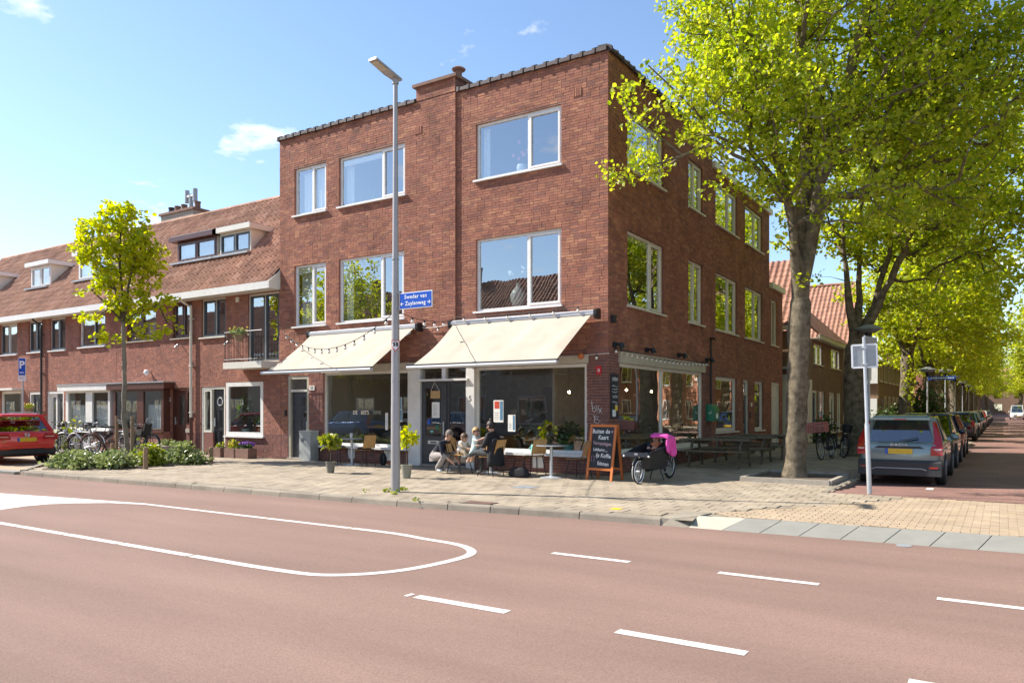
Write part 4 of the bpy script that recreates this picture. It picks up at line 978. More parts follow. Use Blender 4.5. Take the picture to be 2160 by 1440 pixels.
# house next to the corner building
hA = [(-12.80,-11.30,3.02,5.22),(-15.22,-13.92,3.95,5.25),(-13.9,-12.05,.66,2.40),(-15.22,-13.95,0,2.28)]
t_, to, c = row_house(-15.63, -11.21, 'red brick terraced house with small balcony and black front door', hA)
WW = lambda h, **k: window(t_, to, *h, **k)
WW(hA[0], split=[-12.02], frame='cream_paint', sash={0:'grey_paint',1:'grey_paint'}, sill=False)
WW(hA[1], split=[-14.5], frame='cream_paint', sash={0:'grey_paint',1:'grey_paint'})
WW(hA[2], frame='white_paint', fw=.13, glass='glass_shop', setb=.0)
frame_rect(t_, to, -15.22,-13.95,0,2.28,.08,'cream_paint',.02,.14)
d = panel_door(t_, to, -14.62,-14.03,.05,2.2,'black_paint', panels=[(.12,.45,.08,.36),(.55,.88,.08,.36),(.12,.45,.42,.68),(.55,.88,.42,.68)], handle=.08)
g = MB(); g.ring((-14.325-c,.09,1.78), (0,1,0), .13, .018, 16, 6); g.build('fan_light', 'galv', d)
frame_rect(t_, to, -15.14,-14.70,.75,2.2,.07,'cream_paint',.03,.13,'side_light_frame',True)
gl = MB(); gl.add([(-15.07-c,.08,.82),(-14.77-c,.08,.82),(-14.77-c,.08,2.13),(-15.07-c,.08,2.13)], [(0,1,2,3)]); gl.build('pane', 'glass_shop', t_)
g = MB(); g.box(-15.14-c,-14.63-c,.03,.14,0,.74); g.build('plinth', 'brick_dark', t_)
dormer(t_, c, -15.55, -13.86, 6.92, 7.68, 'cream_paint', 'grey_paint')
g = MB(); g.box(-13.36-c,-13.22-c,-.035,.0,5.02,5.17); g.build('wall_vent', 'cream_paint', t_)
b = thing('balcony', 'small balcony with black iron railing beside the corner building', 'balcony', (-12.1,0,0))
g = MB(); g.box(-.98,.86,-.72,-.02,2.80,3.0); g.build('balcony_slab', 'cream_paint', b)
for i in range(13):
    x = -.92+i*.145
    g = MB(); g.tube([(x,-.68,3.0),(x,-.68,3.92)], .009, 5); g.build('baluster', 'dark_metal', b)
for i in range(4):
    g = MB(); g.tube([(-.94,-.68+i*.17,3.0),(-.94,-.68+i*.17,3.92)], .009, 5); g.build('baluster', 'dark_metal', b)
for z in (3.08,3.94): g = MB(); g.tube([(-.94,-.02,z),(-.94,-.69,z),(.85,-.69,z)], .016, 6); g.build('rail', 'dark_metal', b)
potplant('balcony_planter', 'hanging flower box on the iron balcony railing', (-12.2,-.78,3.62), (.16,.2), 'post_wood', .3, .25, 'leaf_shrub', 140, .07, 21, flowers=('yellow_flower',8))
potplant('window_plant', 'tall spiky green plant in the white framed window beside the black door', (-13.35,.35,.66), (.13,.22), 'vase', .32, .8, 'leaf_dark', 140, .16, 22, stem=.35)
potplant('window_plant', 'bushy plant in a white pot in the white framed window beside the black door', (-12.5,.33,.66), (.14,.24), 'pot_taupe', .24, .4, 'leaf_dark', 110, .11, 23)
# number 52 with brown joinery
hB = [(-16.86,-15.74,4.0,5.25),(-19.7,-17.84,4.02,5.22),(-16.88,-15.68,0,2.26),(-20.1,-17.06,.2,2.3)]
t_, to, c = row_house(-20.35, -15.64, 'red brick terraced house 52 with brown door, bay and dormer', hB)
WW(hB[0], split=[-16.3], frame='brown_paint', sash={0:'brown_paint',1:'brown_paint'}, sillmat='concrete')
WW(hB[1], split=[-18.8], frame='brown_paint', sash={0:'brown_paint',1:'brown_paint'}, sillmat='concrete', curtain=[(-18.7,-17.9,4.05,4.7,'blind')])
frame_rect(t_, to, -16.92,-15.68,0,2.26,.08,'brown_paint',.02,.14)
panel_door(t_, to, -16.84,-16.12,.12,2.18,'brown_paint', panels=[(.12,.45,.05,.3),(.55,.88,.05,.3)], glassp=[(.3,.72,.42,.92)], handle=.08)
frame_rect(t_, to, -16.1,-15.76,1.0,2.18,.06,'brown_paint',.03,.13,'side_light_frame',True)
gl = MB(); gl.add([(-16.04-c,.08,1.06),(-15.82-c,.08,1.06),(-15.82-c,.08,2.12),(-16.04-c,.08,2.12)], [(0,1,2,3)]); gl.build('pane', 'glass_shop', t_)
g = MB(); g.box(-16.1-c,-15.76-c,.03,.14,0,.99); g.build('plinth', 'brick_dark', t_); g = MB(); g.box(-16.08-c,-15.8-c,-.02,.03,.72,.86); g.build('letter_box', 'concrete', t_)
textmesh('house_number', '52', .19, 'sign_white', t_, face_s(-16.98-c+.0,-.03,1.86))
def bay(t_, c, x0, x1, matf, ws, zb, low=True, canopy=None, blinds=()):
    b_ = MB(); b_.box(x0-c,x1-c,-.25,.1,0,zb); by = b_.build('bay', 'brick_row', t_)
    def to2(s_, z, d): return (s_-c, -.25+d, z)
    for a,b2 in ws: window(by, to2, a,b2,zb,2.24,frame=matf,glass='glass_shop',setb=.0,sill=True,fw=.08, curtain=[(a+.1,b2-.1,zb+.1,zb+.1+.85,'blind')] if (a,b2) in blinds else None)
    edges = [x0]+[v for w2 in ws for v in w2]+[x1]
    for i in range(0,len(edges),2):
        if edges[i+1]-edges[i] > .01: g = MB(); g.box(edges[i]-c,edges[i+1]-c,-.25,-.13,zb,2.24); g.build('bay_post', matf, by)
    for xx in (x0,x1-.06): g = MB(); g.box(xx-c,xx-c+.06,-.129,.1,zb,2.24); g.build('bay_side', matf, by)
    g = MB(); g.box(canopy[0]-c,canopy[1]-c,-.40,.0,2.242,2.46); g.build('canopy', matf, by)
    g = MB(); g.box(canopy[0]-c-.02,canopy[1]-c+.02,-.43,.0,2.461,2.50); g.build('canopy_felt', 'zinc', by)
    return by
bay(t_, c, -20.16, -17.0, 'brown_paint', [(-20.1,-18.55),(-18.3,-17.06)], .74, canopy=(-20.33,-16.75), blinds=((-18.3,-17.06),))
dormer(t_, c, -18.05, -15.72, 6.92, 7.68, 'brown_paint', 'brown_paint', over=.22)
# white bay house
hC = [(-23.02,-21.15,3.96,5.25),(-25.3,-24.06,3.92,5.24),(-25.5,-24.2,0,2.26),(-23.5,-20.4,.2,2.3)]
t_, to, c = row_house(-25.78, -20.36, 'red brick terraced house with white bay window behind the bicycles', hC)
WW(hC[0], split=[-22.0], frame='white_paint', sash={1:'grey_paint'}); WW(hC[1], split=[-24.65], frame='white_paint', sash={0:'grey_paint',1:'grey_paint'})
frame_rect(t_, to, -25.5,-24.2,0,2.26,.1,'white_paint',.02,.14); panel_door(t_, to, -24.8,-24.3,.08,2.16,'grey_paint', glassp=[(.3,.7,.45,.9)], handle=.9)
panel_door(t_, to, -25.4,-24.9,.08,2.16,'white_paint', glassp=[(.25,.8,.3,.93)])
bay(t_, c, -23.55, -20.38, 'white_paint', [(-23.45,-22.0),(-21.7,-20.44)], .74, canopy=(-23.9,-20.38), blinds=((-23.45,-22.0),(-21.7,-20.44)))
dormer(t_, c, -24.9, -22.2, 6.9, 7.9, 'white_paint', 'white_paint')
ch = MB(); ch.box(-.55,1.75,-.35,.35,0,.95); cm = thing('chimney', 'brown chimney with four pots and metal cowl on the terrace ridge', 'chimney', (-22.75,4.0,9.0)); ch.build('stack', 'concrete', cm)
g = MB(); g.box(-.62,1.82,-.42,.42,.951,1.05); g.build('cap', 'concrete_red', cm)
for i,x in enumerate((-.3,.15,.62,1.55)): g = MB(); g.lathe([(.13,0),(.12,.25),(.14,.27),(.14,.32),(.11,.32)], 12, (x,0,1.05)); g.build('chimney_pot', 'concrete_red' if i else 'dark_metal', cm, 40)
g = MB(); g.tube([(1.1,0,1.05),(1.1,0,1.75)], .09, 10); g.tube([(.82,0,1.65),(1.38,0,1.65)], .08, 10); g.tube([(.82,0,1.42),(.82,0,1.95)], .1, 10); g.tube([(1.38,0,1.42),(1.38,0,1.95)], .1, 10); g.build('cowl', 'zinc', cm, 40)
# far houses
hD = [(-27.07,-25.95,3.92,5.24),(-29.6,-28.06,3.9,5.24),(-27.0,-25.95,0,2.24),(-29.6,-27.7,.6,2.32)]
t_, to, c = row_house(-30.3, -25.79, 'red brick terraced house with white door glazing behind the parking sign', hD)
WW(hD[0], split=[-26.5], frame='white_paint', sash={0:'grey_paint',1:'grey_paint'}); WW(hD[1], split=[-28.9], frame='white_paint', sash={0:'grey_paint'})
WW(hD[3], frame='white_paint', glass='glass_shop', fw=.12, curtain=[(-29.4,-27.85,.7,1.4,'blind')])
g = MB(); g.box(-29.9-c,-27.5-c,-.45,.0,2.34,2.42); g.build('canopy', 'white_paint', t_)
frame_rect(t_, to, -27.0,-25.95,0,2.24,.09,'white_paint',.02,.14); panel_door(t_, to, -26.8,-26.15,.06,2.15,'grey_paint', glassp=[(.15,.45,.35,.6),(.55,.85,.35,.6),(.15,.45,.66,.92),(.55,.85,.66,.92)], handle=.9)
dormer(t_, c, -28.95, -27.2, 6.92, 7.85, 'white_paint', 'white_paint')
potplant('hanging_basket', 'hanging basket with yellow flowers beside the white glazed door', (-26.4,-.3,1.35), (.18,.2), 'post_wood', .24, .22, 'leaf_yellowgreen', 110, .06, 25, cat='plant', flowers=('yellow_flower',8))
hE = [(-33.6,-31.4,3.9,5.24),(-36.4,-34.8,3.9,5.24),(-33.8,-31.4,.6,2.3),(-36,-35,0,2.24)]
t_, to, c = row_house(-37.4, -30.31, 'red brick terraced house at the far end of the row', hE, nob=150)
for h in hE: WW(h, frame='white_paint', split=[(h[0]+h[1])/2])
dormer(t_, c, -34.4, -32.3, 6.92, 7.85, 'white_paint', 'white_paint')
g = MB(); g.prism([(-.50,5.24),(-.02,5.24),(-.02,5.9),(-.1,5.8),(-.50,5.46)], -11.215, -11.17, 'x'); tag(g.build('eave_board', 'cream_paint'), 'cream eave end board where the terrace roof meets the corner building', 'board')
# drain pipes
for x, matn, zl, lab in [(-15.66,'cream_paint',1.2,'cream drain pipe with brown lower end beside the brown door'),(-25.8,'black_paint',None,'black drain pipe between the white bay house and the parking sign')]:
    dp = thing('drain_pipe', lab, 'pipe', (x,-.09,0))
    g = MB(); g.tube([(-.12,-.3,5.28),(-.1,-.25,5.18),(0,0,5.0),(0,0,zl or .02)], .045, 10); g.build('pipe', matn, dp, 40)
    if zl: g = MB(); g.tube([(0,0,zl+.05),(0,0,.02)], .052, 10); g.build('lower_pipe', 'brown_paint', dp, 40)
    for z in (1.4,3.0,4.6): g = MB(); g.box(-.06,.06,-.055,.09,z,z+.03); g.build('bracket', matn, dp)
# small wall lamps
for x,z,lab in [(-13.6,3.72,'small wall lamp under the white framed upper window'),(-16.3,3.75,'small wall lamp under the brown upper window')]:
    g = MB(); g.tube([(0,0,0),(0,-.16,.02),(0,-.22,-.05)], .018, 6); g.tube([(0,-.22,-.02),(0,-.24,-.1)], [.03,.06], 8); tag(g.build('wall_lamp', 'galv', None, 40, (x,-.01,z)), lab, 'lamp')
g = MB(); g.ball((0,-.12,0), .1); g.tube([(0,0,.05),(0,-.1,.04)], .03, 6); tag(g.build('security_camera', 'sign_white', None, 40, (-18.2,-.02,2.85)), 'round white security camera on the wall of house 52', 'camera')

# ---------------------------------------------------------------- houses along the side street
def side_house(name, label, y0, y1, eave, matb, x0=-8., roof=None, win=(), door=(), fascia='cream_old', detail=True, glass='glass_side'):
    t_ = thing(name, label, 'house', (0,(y0+y1)/2,0)); cy = (y0+y1)/2
    def to(s_, z, d): return (-d, s_-cy, z)
    holes = [w2 for w2 in win]+[d2 for d2 in door]
    if detail: brickwork('sh', matb, t_, to, y0, y1, 0, eave, holes, mortar='mortar')
    else:
        g = MB(); g.box(-.25,0,y0-cy,y1-cy,0,eave); g.build('wall', matb, t_)
    for w2 in win: window(t_, to, *w2, split=[(w2[0]+w2[1])/2], frame='cream_paint', glass=glass, setb=.05 if detail else -.03)
    for d2 in door: frame_rect(t_, to, *d2, .1, 'cream_paint', .0, .12); panel_door(t_, to, d2[0]+.1, d2[1]-.1, .03, d2[3]-.12, 'grey_paint', glassp=[(.25,.75,.5,.9)], handle=.9, setb=.06 if detail else -.02)
    g = MB(); g.box(x0,-.26,y0-cy,y0-cy+.2,0,eave); g.build('gable_wall', matb, t_)
    g = MB(); g.box(x0,-.26,y1-cy-.2,y1-cy,0,eave); g.box(-2.6,-2.5,y0-cy+.2,y1-cy-.2,0,eave); g.build('room_walls', 'interior_wall', t_)
    g = MB(); g.box(-.02,.34,y0-cy,y1-cy,eave-.06,eave-.01); g.box(.3,.38,y0-cy,y1-cy,eave-.08,eave+.14); g.build('gutter', fascia, t_)
    return t_, cy
# house with the valley roof
t_, cy = side_house('brick_house', 'brown brick house with pink tiled roof behind the large tree trunks', 22.3, 30.5, 4.95, 'brick_tan', win=[(22.8,24.9,3.72,4.72),(27.2,29.9,3.72,4.76),(23.9,25.5,.86,2.42),(26.7,28.3,.3,2.42),(29.0,30.2,.3,2.42)], door=[(22.42,23.4,0,2.42)])
tiled_roof(t_, 'rooftile_pink', (.36,22.3-cy,5.05), (0,1,0), (-4.2,0,4.1), 8.2, 5.87, nobj=0, w=.26, l=.36)
g = MB(); g.tube([(.12,30.4-cy,4.9),(.12,30.4-cy,0)], .05, 8); g.build('drain_pipe', 'cream_old', t_, 40)
t_, cy = side_house('brick_house', 'brown brick house with pink roof slope facing the café building', 30.52, 38.7, 4.95, 'brick_tan', detail=False, win=[(32,34,3.72,4.76),(35,37,3.72,4.76),(32,34,.8,2.4)], door=[(35,36,0,2.4)])
rf = tiled_roof(t_, 'rooftile_pink', (-8,30.5-cy-.05,5.05), (1,0,0), (0,4.15,4.15), 8.3, 5.87, nobj=300, w=.26, l=.36, name='roof')
ridge(rf, (-8,34.6-cy,9.22), (.3,34.6-cy,9.22), 'rooftile_pink', .13)
g = MB(); g.add([(-8,34.6-cy,9.18),(.3,34.6-cy,9.18),(.3,38.8-cy,5.0),(-8,38.8-cy,5.0)], [(0,1,2,3)]); g.add([(.2,30.6-cy,5.0),(.2,34.6-cy,9.1),(.2,38.6-cy,5.0)], [(0,1,2)]); g.build('rear_slope', 'rooftile_pink', t_)
# annex right behind the corner building
t_ = thing('annex_house', 'low house with large pink roof tiles just behind the corner building', 'house', (-3.6,17.4,0))
g = MB(); g.box(-4,3.7,.0,4.6,0,4.85); g.build('wall', 'brick_tan', t_)
def toa(s_, z, d): return (s_, -.012+d, z)
brickwork('an', 'brick_tan', t_, toa, -1., 3.7, 3.35, 4.85, [])
pbox(t_, 'gutter', 'cream_paint', -4.1,3.9,-.3,-.02,4.88,5.06)
tiled_roof(t_, 'rooftile_pink', (-4.1,-.3,5.06), (1,0,0), (0,3.3,3.7), 8.0, 4.3, nobj=150, w=.26, l=.36)
pbox(t_, 'canopy', 'zinc', 2.0,3.9,-.7,-.02,3.2,3.3); pbox(t_, 'garage_door', 'cream_paint', 2.5,3.72,-.1,-.02,0,3.0)
g = MB(); g.box(3.70,3.73,.3,4.4,.0,2.9); g.build('garage_door', 'cream_paint', t_)
# houses farther down the street
t_, cy = side_house('brick_house', 'brown brick terrace with many tall windows beyond the ivy trunk', 45.6, 64, 5.1, 'brick_tan', detail=False, win=[(46.2+i*2.6,47.9+i*2.6,3.6,4.9) for i in range(7)]+[(48.8+i*2.6,50+i*2.6,.6,2.5) for i in range(5)], door=[(47,48,0,2.4)])
tiled_roof(t_, 'rooftile', (.36,45.6-cy,5.2), (0,1,0), (-4.,0,3.9), 18.4, 5.6, nobj=0, w=.3, l=.4)
g = MB(); g.box(-3.6,.36,-9.6,-9.21,5.02,5.24); g.build('eave', 'white_paint', t_); g = MB(); g.add([(.2,-9.2,5.2),(-4,-9.2,9.1),(-8,-9.2,5.2)], [(0,1,2)]); g.build('gable', 'rooftile', t_)
pbox(t_, 'white_bay', 'white_paint', -2.6,-.02,-9.5,-9.21,3.4,4.9); pbox(t_, 'bay_glass', 'glass_side', -2.3,-.5,-9.53,-9.51,3.7,4.7); pbox(t_, 'porch', 'white_paint', -2.2,-.05,-9.6,-9.21,.0,2.3); pbox(t_, 'porch_glass', 'glass_side', -1.9,-.6,-9.63,-9.61,.6,2.1)
for k,(y0,y1,hh,x0_,lab) in enumerate([(70,92,6.6,1.,'red brick house with white windows beyond the brown terrace'),(98,150,7.,.5,'long red brick terrace far down the tree lined street'),(156,240,8.,.5,'farthest red brick terrace at the end of the side street')]):
    t_, cy = side_house('brick_house', lab, y0, y1, hh, 'brick_row', detail=False, win=[(y0+1+i*3.,y0+2.6+i*3.,z,z+1.5) for i in range(min(14,int((y1-y0-2)/3))) for z in (.8,3.8)])
    t_.location.x = x0_
    for z in (1.,4.0):
        w_ = MB(); 
        def tos(s_, zz, d, cy=cy, y0=y0): return (s_, y0-cy-.02+d, zz)
        window(t_, tos, -2.2,-.8,z,z+1.6, split=[-1.5], frame='white_paint', setb=-.05)
    tiled_roof(t_, 'rooftile', (.36,y0-cy,hh), (0,1,0), (-4.,0,3.6), y1-y0, 5.4, nobj=0, w=1., l=.8)
# ---------------------------------------------------------------- the other side of the main road (seen in the windows) and of the side street
def opp_house(x0, x1, label, ridge_z=10.2):
    t_ = thing('opposite_house', label, 'house', ((x0+x1)/2,-22.,0)); w2 = (x1-x0)/2; t_['group'] = 'houses across the main road'
    g = MB(); g.box(-w2,w2,-8,0,0,5.6); g.build('wall', 'cream_old' if int(x0) % 2 else 'brick_tan', t_)
    def to(s_, z, d): return (-s_, -d, z)
    for s_ in (-w2+.6,.4):
        for z in (.7,3.6): window(t_, to, s_,s_+1.9,z,z+1.6, split=[s_+1.], frame='white_paint', setb=-.05)
    rf = MB(); rf.add([(-w2,.3,5.6),(w2,.3,5.6),(w2,-4,ridge_z),(-w2,-4,ridge_z),(w2,-8.3,5.6),(-w2,-8.3,5.6)], [(0,1,2,3),(3,2,4,5)]); rf.build('roof', 'interior_dark', t_)
    tiled_roof(t_, 'rooftile', (w2,.35,5.65), (-1,0,0), (0,-4.3,ridge_z-5.6), 2*w2, math.hypot(4.3,ridge_z-5.6), nobj=0, w=.26, l=.36, name='roof_slope')
    pbox(t_, 'gutter', 'white_paint', -w2,w2,.3,.42,5.5,5.7)
    g = MB(); g.box(-w2+.3,-w2+.9,-4.3,-3.7,ridge_z-.6,ridge_z+1.1); g.build('chimney', 'brick_dark', t_); return t_
OL = ['terraced house across the road facing the café','terraced house across the road facing the grey front door','terraced house across the road facing the black front door','terraced house across the road facing the brown door','terraced house across the road near the far end']
for i in range(5): opp_house(-14-i*9.01, -5-i*9.01, OL[i], 10.0)
for i in range(5): opp_house(-59.1-i*9.01, -50.1-i*9.01, 'terraced house across the road beyond the others', 10.0)
def east_house(y0, y1, label):
    t_ = thing('east_house', label, 'house', (18.,(y0+y1)/2,0)); cy = (y0+y1)/2
    g = MB(); g.box(0,8,y0-cy,y1-cy,0,6.0); g.build('wall', 'brick', t_)
    def to(s_, z, d): return (d, -(s_-cy) if False else s_-cy, z)
    y = y0+.8
    while y < y1-2.4:
        for z in (.6,3.7): window(t_, to, y,y+1.8,z,z+1.7, split=[y+.9], frame='white_paint', setb=-.05)
        y += 3.1
    tiled_roof(t_, 'rooftile', (-.35,y1-cy,6.05), (0,-1,0), (4.3,0,4.2), y1-y0, 6.0, nobj=0, w=.4, l=.5); return t_
east_house(2, 20, 'brick house across the side street facing the café windows'); east_house(21, 44, 'brick house across the side street facing the garage')

east_house(45, 72, 'brick house across the side street under the lime row'); east_house(73, 110, 'long brick terrace across the side street'); east_house(111, 170, 'far brick terrace across the side street')

t_ = thing('end_building', 'long brick building closing the far end of the side street', 'house', (10,235,0))
g = MB(); g.box(-40,60,0,10,0,8); g.build('wall', 'brick_tan', t_)
for i in range(20):
    for z in (1.,4.5):
        g = MB(); g.box(-38+i*4.8,-36+i*4.8,-.05,-.001,z,z+1.9); g.build('window', 'glass_side', t_)
g = MB(); g.prism([(-.4,8),(10.4,8),(5,13)], -40, 60, 'x'); g.build('roof', 'rooftile', t_)
# ---------------------------------------------------------------- trees
def wp(u, v, dep):
    return CAMP+(CR*((u-1080)/1604)+CF)*dep+Vector((0,0,(862-v)/1604*dep))
def grow(name, label, base, trunk, stems, ells, spacing, leaves, lsize, matl, seed, r_tip=.006, rtrunk=(.3,.24), bark='bark', clr=.3, group=None, cat='tree', keep=None, ivy=None, gap=0.):
    """trunk: list of world points; stems: lists of points starting at the trunk top; ells: [(centre, (rx,ry,rz))] volumes that hold foliage"""
    rs = np.random.RandomState(seed); base = Vector(base)
    t_ = thing(name, label, cat, base, 0, group)
    L = lambda p: np.array(Vector(p)-base)
    tr = [L(p) for p in trunk]; nodes = []; par = []; fixed = []
    for i,p in enumerate(tr): nodes.append(p); par.append(i-1); fixed.append(True)
    top = len(nodes)-1
    for st in stems:
        prev = top; pts = [tr[-1]]+[L(p) for p in st]
        for a,b_ in zip(pts[:-1], pts[1:]):
            k = max(1, int(np.linalg.norm(b_-a)/.45))
            for q in range(1,k+1):
                jit = rs.normal(size=3)*.03
                nodes.append(a+(b_-a)*q/k+jit); par.append(prev); fixed.append(False); prev = len(nodes)-1
    # foliage clusters
    C = []; KP_ = []
    for e_ in ells:
        c, r = e_[0], e_[1]; c = L(c); r = np.array(r); n_ = int(4.19*r.prod()/spacing**3)
        d = rs.normal(size=(n_,3)); d /= np.linalg.norm(d,axis=1)[:,None]
        rad = rs.rand(n_)**.42; P = c+d*rad[:,None]*r
        C.append(P); KP_.append(np.full(len(P), len(e_) > 2))
    C = np.concatenate(C); KP_ = np.concatenate(KP_)
    # clumpy gaps: drop clusters where a smooth field is low
    f_ = np.sin(C[:,0]*1.9+seed)+np.sin(C[:,1]*2.1+1.3*seed)+np.sin(C[:,2]*2.3+.7*seed)+.8*np.sin(C.sum(1)*3.1)
    C = C[(f_ > -1.7+gap) | KP_]
    org = tr[-1]; C = C[np.argsort(np.linalg.norm(C-org,axis=1))]
    cap_ = len(nodes)+len(C)*8+10; NP = np.zeros((cap_,3)); ND = np.zeros(cap_); nn = len(nodes); NP[:nn] = nodes
    for i in range(nn): ND[i] = (ND[par[i]]+np.linalg.norm(NP[i]-NP[par[i]])) if par[i] >= 0 else 0
    par = list(par); tips = []; first = len(tr)-1
    for c in C:
        D = np.linalg.norm(NP[first:nn]-c,axis=1); cost = D+.22*ND[first:nn]; j = int(np.argmin(cost))+first; d0 = D[j-first]
        k = max(1, int(d0/.4)); prev = j; a = NP[j].copy()
        for q in range(1,min(k,7)+1):
            s_ = q/min(k,7); p = a+(c-a)*s_; p[2] += .10*d0*math.sin(math.pi*s_); p += rs.normal(size=3)*.025*(q < k)
            NP[nn] = p; ND[nn] = ND[prev]+np.linalg.norm(p-NP[prev]); par.append(prev); prev = nn; nn += 1
        tips.append(prev)
    W = np.zeros(nn); W[tips] = 1.
    for i in range(nn-1,0,-1):
        if par[i] >= 0: W[par[i]] += W[i]
    RD = r_tip*np.maximum(W,.6)**.47
    ns_ = len(nodes)
    for i in range(len(tr), ns_): RD[i] = max(RD[i], rtrunk[1]*.66*math.exp(-np.linalg.norm(NP[i]-tr[-1])/2.6))
    # trunk tube
    g = MB(); rr = np.linspace(rtrunk[0], rtrunk[1], len(tr))
    pts = []; rad = []
    for i in range(len(tr)-1):
        for q in range(4): s_ = q/4; pts.append(tr[i]+(tr[i+1]-tr[i])*s_+rs.normal(size=3)*.008); rad.append((rr[i]+(rr[i+1]-rr[i])*s_)*rs.uniform(.92,1.09))
    pts += [tr[-1], tr[-1]+np.array([0,0,rr[-1]*.8]), tr[-1]+np.array([0,0,rr[-1]*1.3])]; rad += [rr[-1], rr[-1]*.7, rr[-1]*.25]; h_ = np.array([p[2] for p in pts])
    rad = [r_*(1+.35*math.exp(-max(0,z)/.22)) for r_,z in zip(rad,h_)]
    g.tube(pts, rad, 16); 
    q_ = .09*rtrunk[0]; g.v = [(x+q_*math.sin(z*9+x*30),y+q_*math.sin(z*7+y*25),z) for x,y,z in g.v]
    g.build('trunk', bark, t_, 70)
    # limbs as frusta
    V = []; Q = []; ns = 6; ang = np.arange(ns)*2*np.pi/ns; ca, sa = np.cos(ang), np.sin(ang)
    for i in range(len(tr), nn):
        j = par[i]; a, b_ = NP[j], NP[i]; d = b_-a; l_ = np.linalg.norm(d)
        if l_ < 1e-4: continue
        d /= l_; x = np.cross(d, (.31,.2,.93)); x /= np.linalg.norm(x); y = np.cross(d,x)
        r0 = min(RD[j] if j >= len(tr) else rtrunk[1]*.85, RD[i]*1.5+.01); r1 = RD[i]; ring = np.outer(ca,x)+np.outer(sa,y); o = len(V)*2*ns
        V.append(np.concatenate([a-d*r0*.25+ring*r0, b_+ring*r1])); k = np.arange(ns); k2 = (k+1)%ns
        Q.append(np.stack([k,k2,k2+ns,k+ns],1)+o)
    me = fastmesh('limbs', np.concatenate(V), np.concatenate(Q), [bark if rtrunk[0] > .12 else 'twig']); me.polygons.foreach_set('use_smooth', [True]*len(me.polygons)); link('limbs', me, t_)
    # leaves
    P = np.repeat(C, leaves, axis=0); off = rs.normal(size=P.shape); off /= np.linalg.norm(off,axis=1)[:,None]; P = P+off*(rs.rand(len(P))**.5)[:,None]*np.array([clr,clr,clr*.75])
    arr = leafmesh_arrays(P, lsize, rs, .75, .55)
    leafobj('crown', arr, matl, t_)
    if ivy:
        arr = leafcloud(ivy[0], L(ivy[1]), ivy[2], .12, seed); leafobj('ivy', arr, 'leaf_far', t_)
    return t_
E1 = lambda u,v,d,rl,rz,rd: (wp(u,v,d), (rl,rd,rz))
def stem(*pts): return [wp(*p) for p in pts]
b1 = Vector((3.81,1.43,0))
grow('lime_tree', 'big lime tree in the square pit beside the café picnic tables', b1, [b1, wp(1680,900,16.75), wp(1684,780,16.75), wp(1688,640,16.75)],
     [stem((1680,520,16.7),(1664,430,16.6),(1640,330,16.4),(1610,190,16.2),(1560,60,16)), stem((1706,530,16.9),(1722,430,17),(1750,300,17),(1800,120,16.8),(1850,-60,16.6)), stem((1690,500,17),(1697,300,17.2),(1690,60,17.2),(1700,-200,17.3)), stem((1668,430,16.4),(1600,330,16.2),(1510,285,16),(1440,215,15.9),(1370,140,15.8)), stem((1668,440,16.5),(1590,345,16.1),(1510,300,16),(1440,330,15.9),(1370,350,15.8))],
     [E1(1730,40,17.2,3.3,2.7,3.2), E1(1560,200,16.3,1.5,1.5,1.6), E1(1405,165,16.0,1.15,1.05,.9), (*E1(1335,345,15.8,.75,.42,.6),1), (*E1(1400,340,15.8,.6,.36,.5),1), E1(1375,255,15.9,.55,.45,.5), E1(1465,275,15.9,.6,.5,.5), E1(1720,330,15.4,1.6,1.0,.7), E1(1640,200,15.3,1.6,1.2,.7), E1(1830,430,15.6,1.4,.7,.8), E1(1380,60,15.9,.8,.7,.7), E1(1590,385,16.6,.9,.55,.9), E1(1800,300,17.0,1.9,1.25,1.8), E1(1960,190,16.5,2.3,2.0,2.1), E1(2100,60,16,2.2,2.0,2), E1(1480,40,16.2,1.3,1.3,1.2), E1(1960,420,17.5,1.5,.7,1.4), E1(1660,510,16.2,.5,.3,.4), E1(1700,575,16.4,.35,.3,.3), E1(1750,-330,17.4,3.4,2.6,3.2), E1(1700,410,17,.9,.5,1.)],
     .47, 27, .084, 'leaf_lime', 3, rtrunk=(.225,.22), clr=.32, gap=.5)
b2 = Vector((3.58,11.36,0))
grow('lime_tree', 'second lime tree with dark split trunk behind the parked bicycle', b2, [b2, wp(1803,880,25.2), wp(1803,780,25.2), wp(1806,735,25.2)],
     [stem((1790,620,25.2),(1780,500,25),(1760,350,25)), stem((1812,600,25.5),(1815,450,25.5),(1830,250,25.3)), stem((1845,640,25.2),(1875,540,25),(1900,430,25),(1950,300,25)), stem((1850,650,25),(1890,560,24.8),(1960,420,24.5))],
     [E1(1840,330,25.5,3.6,3.4,3.2), E1(1960,480,25.3,3.0,1.5,2.6), E1(2080,330,25,3.4,2.8,3.), E1(1830,520,25.5,1.4,1.0,1.4), E1(1740,560,25.2,.7,.4,.6), E1(1900,620,26,1.3,.9,1.3), E1(2090,560,25.5,1.6,.6,1.5)],
     .62, 21, .12, 'leaf_lime', 5, rtrunk=(.36,.33), clr=.42, gap=.25)
b3 = Vector((3.5,27.4,0))
